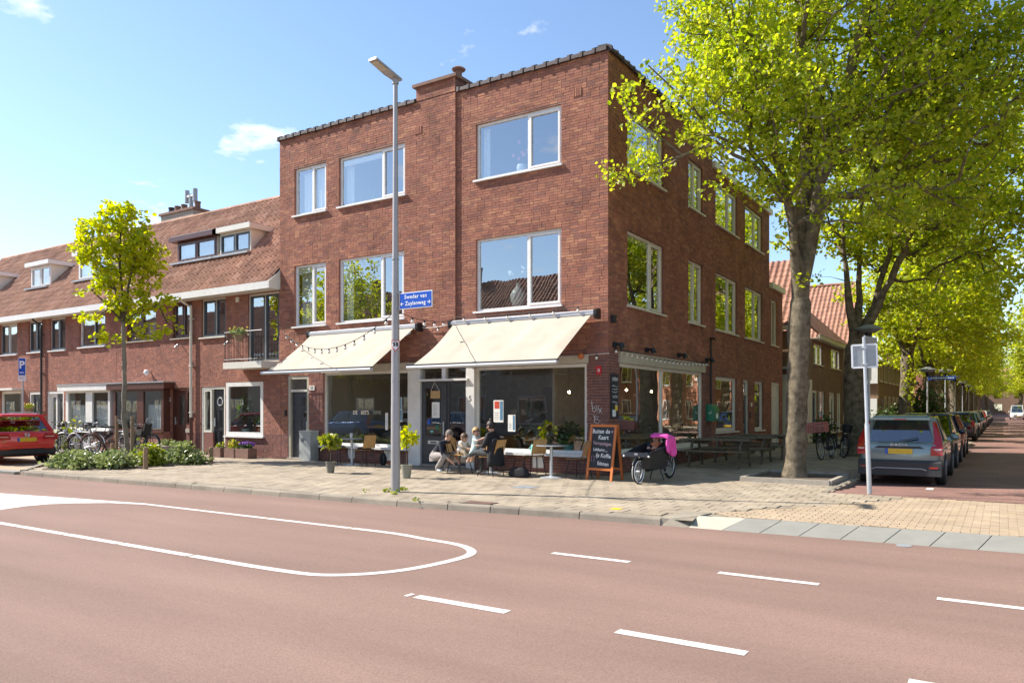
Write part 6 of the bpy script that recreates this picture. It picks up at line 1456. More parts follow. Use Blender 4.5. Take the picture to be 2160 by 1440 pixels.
# box: tapered tub
bx_ = loft([[(-.18,-.20,.34),(-.18,.20,.34),(-.92,.24,.30),(-.92,-.24,.30)], [(-.08,-.27,.62),(-.08,.27,.62),(-1.06,.30,.62),(-1.06,-.30,.62)], [(.08,-.31,.66),(.08,.31,.66),(-1.10,.33,.86),(-1.10,-.33,.86)]], cap=False)
bx_.add([(-.18,-.2,.345),(-.18,.2,.345),(-.92,.24,.305),(-.92,-.24,.305)], [(0,1,2,3)]); bo = bx_.build('cargo_box', 'plastic_dark', cbk); md = bo.modifiers.new('s','SOLIDIFY'); md.thickness = .025
g = MB(); g.tube([(.08,-.31,.67),(.08,.31,.67),(-1.10,.33,.87),(-1.10,-.33,.87),(.08,-.31,.67)], .022, 8); g.build('box_rim', 'cloth_navy', cbk)
g = MB(); g.box(.06,.11,-.30,.30,.60,.70); g.build('front_panel', 'cloth_navy', cbk); 
for s_ in (-1,1): g = MB(); g.ball((.10,s_*.31,.62), .024, 8); g.build('reflector', 'sign_white', cbk)
textmesh('box_emblem', 'UA', .06, 'sign_white', cbk, Matrix.Translation((.113,0,.665)) @ Matrix.Rotation(R(90),4,'Z') @ Matrix.Rotation(R(90),4,'X'), depth=.001)
g = MB(); g.tube([(.02,.07,.27),(-.02,.08,.52),(-.05,.0,.58)], .016, 6); g.tube([(.02,-.07,.27),(-.02,-.08,.52),(-.05,.0,.58)], .016, 6); g.tube([(-.05,0,.60),(-.22,0,.36),(-.45,0,.27),(-1.0,0,.28),(-1.2,0,.36)], .032, 8); g.tube([(-1.2,0,.36),(-1.38,0,.92)], .022, 8); g.tube([(-1.0,0,.28),(-1.12,0,.75),(-1.16,0,1.0)], .024, 8)
for s_ in (-.06,.06): g.tube([(-1.22,s_,.36),(-1.72,s_,.33)], .013, 6); g.tube([(-1.34,s_*.4,.78),(-1.72,s_,.33)], .011, 6)
g.build('frame', 'black_paint', cbk, 40)
g = MB(); g.tube([(-1.16,0,1.0),(-1.18,0,1.10)], .016, 6); g.tube([(-1.38,-.33,1.16),(-1.25,-.28,1.13),(-1.18,-.06,1.09),(-1.18,.06,1.09),(-1.25,.28,1.13),(-1.38,.33,1.16)], .013, 6); g.build('handlebar', 'black_paint', cbk, 40)
g = MB(); g.prism([(-1.55,-.10),(-1.53,.10),(-1.34,.05),(-1.25,0),(-1.34,-.05)], .92, .97, 'z'); g.build('saddle', 'black_rubber', cbk)
g = MB(); g.ring((-1.2,.06,.34), (0,1,0), .1, .01, 18, 5); g.bar((-1.2,.08,.34),(-1.1,.08,.2),.025,.015); g.box(-1.15,-1.04,.08,.18,.185,.205); g.bar((-1.2,-.08,.34),(-1.3,-.08,.48),.025,.015); g.box(-1.36,-1.25,-.18,-.08,.47,.49); g.build('crank', 'zinc', cbk)
for s_ in (-1,1): g = MB(); g.tube([(-.95,s_*.1,.27),(-1.0,s_*.18,.02)], .014, 6); g.build('kick_stand', 'black_paint', cbk)
g = MB(); pts = [(math.cos(a)*.31,0,.27+math.sin(a)*.31) for a in np.linspace(R(30),R(170),10)]; g.tube(pts, .03, 6); pts = [(-1.72+math.cos(a)*.37,0,.33+math.sin(a)*.37) for a in np.linspace(R(10),R(175),10)]; g.tube(pts, .03, 6); g.build('mudguard', 'black_paint', cbk, 60)
g = MB(); g.ball((.0,.0,.60), .045, 8); g.build('head_lamp', 'chrome', cbk, 40)
# pink coat draped over the box edge
rs = np.random.RandomState(3); V = []; n1, n2 = 12, 14
for i in range(n1+1):
    for j in range(n2+1):
        q = j/n2; s_ = i/n1; x = -1.02+.42*s_-.10*q+.03*math.sin(i*1.3+j*.4)
        if q < .35: y, z = -.02+.36*q/.35, .96+.05*math.sin(s_*3)-.08*q
        else: y, z = .35+.05*math.sin(i*1.9)*(q-.3), .93-.62*(q-.35)*(1-.35*abs(s_-.4))
        V.append((x,y,z+.02*math.sin(i*2.1+j)))
g = MB(); g.add(V, [(i*(n2+1)+j,i*(n2+1)+j+1,(i+1)*(n2+1)+j+1,(i+1)*(n2+1)+j) for i in range(n1) for j in range(n2)])
co = g.build('pink_coat', 'pink_coat', None, 60); co.location = (1.36,-1.42,0); co.rotation_euler = (0,0,R(-93)); md = co.modifiers.new('s','SOLIDIFY'); md.thickness = .03
tag(co, 'bright pink coat draped over the side of the cargo bike', 'coat')

cbk.scale = (.9,.9,.92)
# ---------------------------------------------------------------- lamp post, signs
lp = thing('lamp_post', 'tall grey lamp post with flat head on the pavement edge', 'lamp post', (-1.80,-5.31,0))
g = MB(); g.tube([(0,0,0),(0,0,1.6),(0,0,1.62),(0,0,3.0),(0,0,3.7),(0,0,5.0),(0,0,7.62)], [.086,.083,.081,.074,.064,.053,.041], 20); g.build('pole', 'steel', lp, 40)
for z in (2.05,3.62,4.3): g = MB(); g.lathe([(.083 if z < 3 else .068,0),(.083 if z < 3 else .068,.02)], 20, (0,0,z)); g.build('pole_band', 'zinc', lp)
g = MB(); hd_ = [(-.08,.10,.02),(.08,.10,.02),(.10,-.2,.06),(.09,-.62,.15),(-.09,-.62,.15),(-.10,-.2,.06)]
loft([[(x,y,7.62+z) for x,y,z in hd_],[(x*.9,y*.98,7.62+z+.045) for x,y,z in hd_]]).build('lamp_head', 'steel', lp)
g = MB(); g.add([(-.075,-.58,7.755),(.075,-.58,7.755),(.085,-.30,7.695),(-.085,-.30,7.695)], [(0,1,2,3)]); g.build('lamp_lens', 'cream_old', lp)
g = MB(); g.lathe([(.06,0),(.06,.10)], 14, (0,0,7.56)); g.build('lamp_collar', 'steel', lp)
sg = thing('street_name_sign', 'blue street name sign Sweder van Zuylenweg on the lamp post', 'sign', (-1.80,-5.31,-.07))
g = MB(); g.box(.11,.88,-.016,.0,3.44,3.74); g.build('sign_border', 'sign_white', sg); g = MB(); g.box(.125,.865,-.020,-.0165,3.455,3.725); g.build('sign_face', 'blue_sign', sg)
textmesh('sign_lettering', 'Sweder van', .105, 'sign_white', sg, face_s(.50,-.022,3.655), depth=.001, bold=.0012, space=1.08)
textmesh('sign_lettering', 'Zuylenweg', .105, 'sign_white', sg, face_s(.495,-.022,3.535), depth=.001, bold=.0012, space=1.05)
for x,s_ in ((.18,-1),(.81,1)):
    g = MB(); g.bar((x-.035,-.022,3.535),(x+.035,-.022,3.535),.004,.013); g.bar((x+.036*s_,-.022,3.535),(x+.006*s_,-.022,3.565),.004,.013); g.bar((x+.036*s_,-.022,3.535),(x+.006*s_,-.022,3.505),.004,.013); g.build('sign_arrow', 'sign_white', sg)
g = MB(); g.box(.07,.12,-.03,.01,3.42,3.45); g.box(.07,.12,-.03,.01,3.73,3.76); g.build('sign_clamp', 'zinc', sg)
# heart shaped 30 sticker
stk = thing('speed_sticker', 'heart shaped 30 speed sticker on the lamp post', 'sticker', (-1.80,-5.31,2.72))
def heart(s_, n_=22): return [(s_*.92*(16*math.sin(a)**3)/17, s_*(13*math.cos(a)-5*math.cos(2*a)-2*math.cos(3*a)-math.cos(4*a))/15) for a in np.linspace(0,2*math.pi,n_,endpoint=False)]
def wrapm(b_, r_):  # bend a flat drawing (x,z) round the pole, facing the camera
    a0 = math.atan2(-15.998+5.31, 7.667+1.80); b_.v = [(math.cos(a0+x/r_)*(r_+y), math.sin(a0+x/r_)*(r_+y), z) for x,y,z in b_.v]; return b_
for nm,mt_,s_,dd in (('sticker_border','sign_red',.125,.002),('sticker_face','sign_white',.098,.004)):
    pts = heart(s_); b_ = MB(); b_.add([(0,dd,0)]+[(x,dd,z) for x,z in pts], [(0,i+1,(i+1)%len(pts)+1) for i in range(len(pts))]); wrapm(b_, .078).build(nm, mt_, stk)
tm = textmesh('sticker_number', '30', .115, 'ink', stk, depth=.0005, bold=.003); me = tm.data
for v_ in me.vertices:
    x, z = v_.co.x, v_.co.y; a = math.atan2(-10.688,9.467)+x/.078; v_.co = (math.cos(a)*.0835, math.sin(a)*.0835, z+.005)
# no-entry side sign pole, seen from behind
sp_ = thing('sign_pole', 'leaning grey pole with the back of a square sign at the side street', 'sign', (5.64,-.88,0)); sp_.rotation_euler = (0,R(-1.9),0)
g = MB(); g.tube([(0,0,0),(0,0,1.25),(0,0,1.3),(0,0,2.85)], [.042,.042,.030,.030], 14); g.build('pole', 'galv', sp_, 40)
q = Matrix.Rotation(R(12),4,'Z')
b_ = MB(); b_.box(-.21,.21,.035,.05,2.30,2.71); b_.xf(q).build('sign_plate', 'zinc', sp_)
b_ = MB(); 
for (a,c_) in (((-.205,2.30),(.205,2.30)),((.205,2.30),(.205,2.71)),((.205,2.71),(-.205,2.71)),((-.205,2.71),(-.205,2.30))): b_.bar((a[0],.035,a[1]),(c_[0],.035,c_[1]),.03,.022, up=(0,1,0))
b_.xf(q).build('sign_frame', 'sign_white', sp_)
b_ = MB(); b_.box(-.05,.05,-.035,.034,2.34,2.365); b_.box(-.05,.05,-.035,.034,2.64,2.665); b_.xf(q).build('sign_clamp', 'galv', sp_)
b_ = MB(); b_.box(-.012,.012,.03,.78,2.70,2.88); b_.xf(Matrix.Rotation(R(-8),4,'Z')).build('street_name_plate', 'zinc', sp_)
# parking sign
pp_ = yp(47,862,-3.0); ps = thing('parking_sign', 'blue parking sign with a white letter P above the red car', 'sign', (pp_.x,-3.0,0))
dp_ = (Vector((pp_.x,-3.0,0))-CAMP).dot(CF); zt = 1.54+(862-755)*dp_/1604; zb_ = 1.54+(862-792)*dp_/1604
ps.rotation_euler = (0,0,R(38))
g = MB(); g.tube([(0,.03,0),(0,.03,zt)], .03, 10); g.build('pole', 'galv', ps, 40)
hwp = .125; g = MB(); g.box(-hwp,hwp,-.02,-.005,zb_,zt); g.build('sign_border', 'sign_white', ps); g = MB(); g.box(-hwp+.014,hwp-.014,-.024,-.0205,zb_+.014,zt-.014); g.build('sign_face', 'blue_sign', ps)
textmesh('sign_letter', 'P', .36, 'sign_white', ps, face_s(0,-.026,(zt+zb_)/2+.06), depth=.001, bold=.01)
g = MB(); g.box(-.07,.07,-.026,-.0245,zb_+.09,zb_+.12); g.build('sign_symbol', 'sign_white', ps)
g = MB(); g.box(-hwp,hwp,-.02,-.005,zb_-.18,zb_-.015); sb = g.build('sub_plate', 'sign_white', ps); g = MB(); [g.box(-.09,.09-.03*k,-.022,-.0205,zb_-.07-.04*k,zb_-.058-.04*k) for k in range(2)]; g.build('print_line', 'ink', sb)
# street lanterns of the side street
def lantern(label, loc, group='street lanterns along the side street', h=4.15):
    t_ = thing('street_lantern', label, 'lantern', loc, 0, group)
    g = MB(); g.tube([(0,0,0),(0,0,1.2),(0,0,1.22),(0,0,h-.35)], [.06,.06,.042,.036], 12); g.build('pole', 'galv', t_, 40)
    g = MB(); g.lathe([(.05,-.38),(.09,-.30),(.10,-.12)], 14, (0,0,h)); g.build('lamp_neck', 'dark_metal', t_, 40)
    g = MB(); g.lathe([(.12,-.13),(.20,-.12),(.42,-.02),(.43,.0),(.3,.06),(.13,.13),(.04,.15)], 24, (0,0,h)); g.build('lamp_shade', 'zinc', t_, 40); return t_
L0 = lantern('street lantern with flat round shade behind the leaning sign pole', (4.0,11.2,0), None)
l2 = lantern('street lantern carrying a long blue street name sign', (4.35,29.5,0), None, 3.6)
g = MB(); g.box(0,1.25,-.02,.0,3.05,3.25); sg2 = tag(g.build('street_name_sign', 'blue_sign', None, None, (4.40,29.45,0)), 'long blue street name sign on the farther street lantern', 'sign'); sg2['group'] = 'x'; del sg2['group']
b_ = MB(); [b_.box(.1+.11*k,.1+.11*k+.08,-.024,-.0205,3.12,3.18) for k in range(10)]; b_.build('sign_lettering', 'sign_white', sg2)
for i,y in enumerate((43.5,56,70,86,104)): copytree(L0, (4.4,y,0), 0, label=None, group='street lanterns along the side street')['label'] = 'street lantern in the row beyond the dark blue hatchback'
# string lights
def string_lights(label, pts, sag, nb, first=.08, cable='cable'):
    t_ = thing('string_lights', label, 'string lights', pts[0]); o = Vector(pts[0]); a, b_ = Vector(pts[0])-o, Vector(pts[1])-o
    f_ = lambda s_: a+(b_-a)*s_-Vector((0,0,sag*4*s_*(1-s_)))
    g = MB(); g.tube([f_(i/24) for i in range(25)], .008, 5); g.build('cable', cable, t_, 60)
    for i in range(nb):
        p = f_(first+(1-2*first)*i/max(1,nb-1)); g = MB(); g.tube([p,p-Vector((0,0,.05))], .018, 6); h_ = g.build('socket', 'cable', t_); g = MB(); g.ball(p-Vector((0,0,.085)), .034, 8, sc=(1,1,1.15)); g.build('bulb', 'bulb_glass', h_, 40)
string_lights('string of bulbs sagging from the left façade end to the lamp post', [(-11.0,-.10,3.92),(-1.86,-5.25,3.36)], .62, 14, .05)
string_lights('string of bulbs from the lamp post to the wall between the awnings', [(-1.80,-5.22,3.34),(-4.42,-.16,3.86)], .10, 4, .2)
string_lights('string of bulbs along the top of the right awning', [(-4.3,-.34,3.90),(-.2,-.34,3.92)], .04, 6, .1)
string_lights('white cable between the two awnings', [(-5.45,-.12,3.72),(-4.36,-.12,3.80)], .05, 1, .5, 'cable_white')
string_lights('string of tiny lights draped over the side shop window', [(.05,.1,2.98),(.08,6.9,2.98)], .10, 22, .03)
string_lights('white cable wrapped round the corner pier', [(-.60,-.06,2.80),(.05,-.05,2.82)], .0, 1, .5, 'cable_white')
# ---------------------------------------------------------------- chalkboard
ab = thing('chalkboard_sign', 'orange framed chalkboard sandwich sign beside the corner pier', 'sandwich sign', (.40,-1.02,0), R(-7))
def board(front):
    b_ = MB(); s_ = -1 if front else 1; yb, yt = s_*.23, s_*.02; dy = (yt-yb)
    P = lambda x, z: Vector((x, yb+dy*z/1.20, z))
    pa = thing if False else None
    fr = MB()
    for x in (-.31,.31): fr.bar(P(x,0),P(x,1.20),.055,.03, up=(0,1,0))
    fr.bar(P(-.34,1.175),P(.34,1.175),.03,.055); fr.bar(P(-.285,.24),P(.285,.24),.03,.05)
    o = fr.build('board_frame', 'orange_wood', ab)
    pn = MB(); e = Vector((0,s_*-.008,0)); pn.add([P(-.285,.262)+e,P(.285,.262)+e,P(.285,1.15)+e,P(-.285,1.15)+e], [(0,1,2,3)]); pn.build('board_panel', 'chalkboard', ab); return P, dy
P, dy = board(True); board(False)
tilt = math.atan2(.21, 1.20)
def chalk(txt, x, z, size, mat='chalk', rot=0):
    p = P(x, z); textmesh('chalk_writing', txt, size, mat, ab, Matrix.Translation(p+Vector((0,-.004,0))) @ Matrix.Rotation(-tilt,4,'X') @ Matrix.Rotation(R(90),4,'X') @ Matrix.Rotation(R(rot),4,'Z') @ Matrix.Shear('XY',4,(.12,0)), depth=.0008, bold=.002, sx=.82, space=1.05)
chalk('Buiten de', -.05, 1.05, .135); chalk('Kaart', .02, .92, .135); chalk('Verrassingen', 0, .79, .105, 'chalk_pink', -3); chalk('Lekkerrr....', -.03, .655, .095, 'chalk', -3); chalk('ijs Koffie', .06, .53, .125, 'chalk', -3); chalk('binnen', .07, .36, .125, 'chalk', -4)
g = MB(); 
for a in range(8): g.tube([P(.23,1.05)+Vector((0,-.006,0)),P(.23+.03*math.cos(a*.785),1.05+.03*math.sin(a*.785))+Vector((0,-.006,0))], .004, 4)
g.tube([P(-.24,.52)+Vector((0,-.006,0)),P(-.24,.40)+Vector((0,-.006,0)),P(-.17,.40)+Vector((0,-.006,0)),P(-.17,.52)+Vector((0,-.006,0)),P(-.24,.52)+Vector((0,-.006,0))], .004, 4); g.build('chalk_drawing', 'chalk_pink', ab)
# ---------------------------------------------------------------- café furniture
def chair(label, loc, rz, wood='ply', cushion=False, group='wooden shell café chairs'):
    t_ = thing('cafe_chair', label, 'chair', loc, rz, group)      # faces +x
    n_ = 6; vs = []
    for k in range(2):
        for i in range(n_+1):
            for j in (0,1,2):
                s_ = i/n_; vs.append((-.19+.40*s_, (-.20+.2*j)*(1-.06*s_), .455+.012*math.sin(s_*3.1)-(.03*s_**3)-.012*k+(.008 if j != 1 else 0)))
    m_ = 3*(n_+1); fs = [(k*m_+i*3+j,k*m_+i*3+j+1,k*m_+(i+1)*3+j+1,k*m_+(i+1)*3+j) for k in range(2) for i in range(n_) for j in range(2)]
    g = MB(); g.add(vs, fs); g.box(-.19,.20,-.195,.195,.445,.452); g.build('seat', wood, t_, 40)
    vs = []
    for k in range(2):
        for i in range(6):
            for j in range(4):
                s_ = i/5; y = -.19+.38*j/3; vs.append((-.215-.10*s_+.02*(1-abs(2*j/3-1))*-1-.012*k, y*(1-.08*s_), .50+.34*s_))
    g = MB(); g.add(vs, [(k*24+i*4+j,k*24+i*4+j+1,k*24+(i+1)*4+j+1,k*24+(i+1)*4+j) for k in range(2) for i in range(5) for j in range(3)]); g.build('backrest', wood, t_, 40)
    for sx_,sy_ in ((1,1),(1,-1),(-1,1),(-1,-1)):
        g = MB(); g.tube([(sx_*.14,sy_*.15,.44),(sx_*.22,sy_*.21,0)], .011, 6); g.build('leg', 'dark_metal', t_)
    for s_ in (-1,1): g = MB(); g.tube([(.14,s_*.15,.435),(-.17,s_*.15,.435),(-.225,s_*.15,.52),(-.29,s_*.14,.74)], .010, 6); g.build('back_support', 'dark_metal', t_)
    if cushion: g = MB(); g.ball((0,0,.49), .19, 12, sc=(1,1,.22)); g.build('cushion', 'cloth_darkgrey' if cushion == 1 else 'cloth_grey', t_, 50)
    return t_
def table(label, loc, r=.31, top='zinc', z=.73):
    t_ = thing('cafe_table', label, 'table', loc)
    g = MB(); g.lathe([(r-.02,z-.022),(r,z-.016),(r,z-.004),(r-.01,z)], 26); g.build('table_top', top, t_, 40)
    g = MB(); g.tube([(0,0,.03),(0,0,z-.03)], .036, 12); g.build('column', 'galv', t_, 40)
    g = MB(); g.lathe([(.25,0),(.25,.012),(.05,.045)], 20); g.build('foot', 'galv', t_, 40); return t_
chair('wooden chair with grey cushion under the left shop window', (-7.93,-.75,0), R(-8), 'ply', 2)
chair('wooden chair with dark cushion, its back toward the lamp post', (-6.72,-1.0,0), R(165), 'ply', 1)
table('white pedestal table with a glass under the left shop window', (-7.33,-.85,0))
g = MB(); g.lathe([(.03,0),(.045,.14),(.042,.14),(.028,.01)], 12); tag(g.build('drinking_glass', 'bulb_glass', None, 40, (-7.35,-.85,.731)), 'drinking glass on the table under the left shop window', 'glass')
table('white pedestal table before the corner pier with a plain top', (-.80,-1.25,0), .34, 'zinc')
chair('dark wood chair facing the café table next to the chalkboard', (-.22,-1.05,0), R(172), 'ply_dark')
chair('pale wooden chair standing empty behind the black bag', (-1.50,-.85,0), R(150), 'ply')
chair('wooden chair carrying the small child beside the crouching man', (-3.22,-1.42,0), R(-6), 'ply')
chair('wooden chair under the woman in black', (-2.20,-1.60,0), R(178), 'ply')
chair('wooden chair behind the child with its back to the café door column', (-3.0,-.62,0), R(-80), 'ply')
table('pedestal table between the woman and the café window', (-2.62,-1.0,0), .36, 'ply')
g = MB(); g.lathe([(.10,0),(.13,.012),(.13,.018)], 18); tag(g.build('plate', 'sign_white', None, 40, (-2.75,-1.05,.731)), 'white plate on the table behind the toddler', 'plate')
for i,(x,y,m_) in enumerate([(-2.85,-.85,'orange_wood'),(-2.55,-.9,'bulb_glass')]):
    g = MB(); g.lathe([(.028,0),(.036,.12),(.033,.12),(.026,.01)], 10); tag(g.build('drinking_glass', m_, None, 40, (x,y,.731)), ['orange drink glass on the table behind the toddler','clear glass on the table behind the toddler'][i], 'glass')
g = MB(); bp_ = [(-.23,0),(-.27,.09),(-.2,.2),(-.08,.26),(.02,.22),(.12,.27),(.22,.18),(.28,.07),(.24,0)]; loft([[(x*.8,-.13,z*.8) for x,z in bp_],[(x,-.08,z) for x,z in bp_],[(x*1.02,.05,z*.97) for x,z in bp_],[(x*.8,.13,z*.75) for x,z in bp_]]).build('shoulder_bag', 'cloth_black', None, 80, (-1.48,-1.52,0)); bgo = bpy.data.objects['shoulder_bag']; bgo.modifiers.new('u','SUBSURF').render_levels = 2; tag(bgo, 'slouchy black bag on the ground beside the woman', 'bag')
g = MB(); g.tube([(-.15,0,.24),(-.1,0,.40),(.1,.02,.38),(.16,0,.22)], .012, 6); g.build('strap', 'cloth_black', bgo)
g = MB(); g.ball((0,0,.16), .2, 12, sc=(.55,.5,.95)); bg2 = g.build('backpack', 'cloth_black', None, 50, (-6.55,-.45,0)); tag(bg2, 'small black backpack under the chairs by the left shop window', 'bag'); g = MB(); g.tube([(.08,-.05,.28),(.13,-.12,.2),(.1,-.1,.06)], .012, 5); g.build('strap', 'cloth_darkgrey', bg2)
tb = thing('teal_watering_can', 'teal watering pot on the white sill under the right shop window', 'watering can', (-1.95,-.06,.47)); g = MB(); g.lathe([(.09,0),(.10,.16),(.08,.2),(.07,.2)], 14); g.build('body', 'teal', tb, 40); g = MB(); g.tube([(.08,0,.04),(.2,0,.16)], .014, 6); g.tube([(-.09,0,.03),(-.17,0,.1),(-.08,0,.17)], .01, 6); g.build('spout', 'teal', tb)
potplant('potted_bush', 'yellow green bay bush in a grey pot near the grey front door', (-5.92,-2.99,0), (.115,.27), 'pot_grey', .24, .34, 'leaf_yellowgreen', 260, .10, 31, stem=.34)
potplant('potted_tree', 'small citrus tree in a taupe pot beside the lamp post', (-3.48,-3.05,0), (.125,.30), 'pot_taupe', .25, .42, 'leaf_maple', 120, .115, 32, stem=.42)
# picnic tables
def picnic(label, loc, rz=0, L=1.75):
    t_ = thing('picnic_table', label, 'picnic table', loc, rz, 'wooden picnic tables along the side wall'); h = L/2
    for i in range(5): g = MB(); g.box(-h,h,-.36+i*.146,-.36+i*.146+.136,.70,.74); g.build('top_plank', 'old_wood', t_)
    for s_ in (-1,1):
        for k in range(2): g = MB(); g.box(-h,h,s_*.66-.145+k*.15,s_*.66-.145+k*.15+.135,.42,.455); g.build('bench_plank', 'old_wood', t_)
    for x in (-h+.22,h-.22):
        for s_ in (-1,1): g = MB(); g.bar((x,s_*.56,0),(x,s_*.24,.70),.045,.095, up=(0,1,0)); g.build('leg', 'old_wood', t_)
        g = MB(); g.box(x+.024,x+.065,-.78,.78,.33,.42); g.build('bench_beam', 'old_wood', t_); g = MB(); g.box(x+.024,x+.065,-.36,.36,.61,.70); g.build('top_beam', 'old_wood', t_)
        g = MB(); g.bar((x*.95,0,.64),(x*.25,0,.40) if False else (x*.3,0,.68),.04,.07); g.build('brace', 'old_wood', t_)
    return t_
picnic('weathered picnic table closest to the corner shop window', (1.32,4.05,0)); picnic('weathered picnic table between the two others by the side wall', (1.35,6.15,0)); picnic('weathered picnic table closest to the garage doors', (1.40,8.3,0))
# other street things
ub = thing('utility_box', 'grey metal utility box beside the grey front door', 'box', (-9.72,-.22,0)); g = MB(); g.box(-.24,.24,-.16,.16,0,.86); g.build('cabinet', 'util', ub); g = MB(); g.box(-.25,.25,-.17,.17,.861,.89); g.build('lid', 'util', ub)
sq = MB()
for k in range(3): sq.tube([(-.12+.06*k+rnd.uniform(-.02,.02),-.163,.6+rnd.uniform(-.04,.1)) for _ in range(5)], .006, 4)
sq.build('scribble', 'cloth_darkgrey', ub)
mbx = thing('mail_box', 'green rounded wall box on the side wall past the shop window', 'box', (0,7.15,1.42)); g = MB(); g.prism([(0,-.26),(.24,-.26),(.26,-.18),(.26,.1),(.2,.22),(.1,.27),(0,.27)], -.24, .24, 'y'); g.build('case', 'green_plastic', mbx, 30)
textmesh('case_sign', 'of', .12, 'sign_white', mbx, Matrix.Translation((.12,-.242,0)) @ Matrix.Rotation(R(90),4,'X'), depth=.001); g = MB(); g.box(.261,.264,-.08,.12,-.18,-.02); g.build('case_label', 'sign_white', mbx)
for i,(x,y,w2,l_,fl,lab) in enumerate([(-13.35,-.62,.26,'leaf_yellowgreen',None,'small concrete planter with yellow green shoots under the white window'),(-12.75,-.58,.28,'leaf_yellowgreen','yellow_flower','concrete planter with yellow flowering plant under the white window'),(-12.2,-.56,.40,'leaf_dark','purple_flower','long concrete planter with purple flowers near the grey door')]):
    t_ = thing('concrete_planter', lab, 'planter', (x,y,0)); g = MB(); g.box(-w2*.85,w2*.85,-.17,.17,0,.30); g.build('trough', 'concrete_red', t_); g = MB(); g.box(-w2*.78,w2*.78,-.13,.13,.301,.315); g.build('soil', 'soil', t_)
    leafobj('foliage', leafcloud(150 if i else 60, (0,0,.36), (w2*.75,.15,.12+.1*(i == 1)), .07, 60+i), l_, t_)
    if fl:
        rs = random.Random(i); g = MB()
        for k in range(30 if i == 2 else 12): g.ball((rs.uniform(-.7,.7)*w2,rs.uniform(-.14,.14),.40+rs.uniform(0,.1)), .03, 6)
        g.build('flowers', fl, t_, 60)
t_ = thing('concrete_planter', 'wide weathered concrete planter beside the brown door', 'planter', (-16.0,-.75,0)); g = MB(); g.lathe([(.38,0),(.46,.30),(.42,.32),(.4,.28)], 8); g.build('trough', 'concrete', t_); leafobj('foliage', leafcloud(160, (0,0,.38), (.36,.36,.14), .08, 66), 'leaf_shrub', t_)
for i,(u,v,h_,lab) in enumerate([(307,989,.56,'short wooden post in front of the yellow green shrub'),(445,977,.46,'short wooden post at the café end of the planting bed'),(237,962,.42,'short wooden post beside the maple stakes')]):
    p = gp(u,v); g = MB(); g.tube([(0,0,0),(.01,0,h_*.9),(.012,0,h_)], [.06,.06,.05], 10); tag(g.build('wooden_post', 'post_wood', None, 40, p), lab, 'post')
# far cyclist group
bicycle('bicycle ridden far down the side street', (9.2,112,0), R(-80), 'black_paint', 0, group=None)

chair('wooden chair inside the right shop window', (-2.1,1.6,.02), R(-60)); chair('wooden chair inside the side shop window', (-.9,3.9,.02), R(100), 'ply'); chair('dark wood chair inside the side shop window near the corner', (-1.0,2.2,.02), R(-80), 'ply_dark'); table('pedestal table inside the side shop window', (-.95,3.05,.02), .34, 'ply')
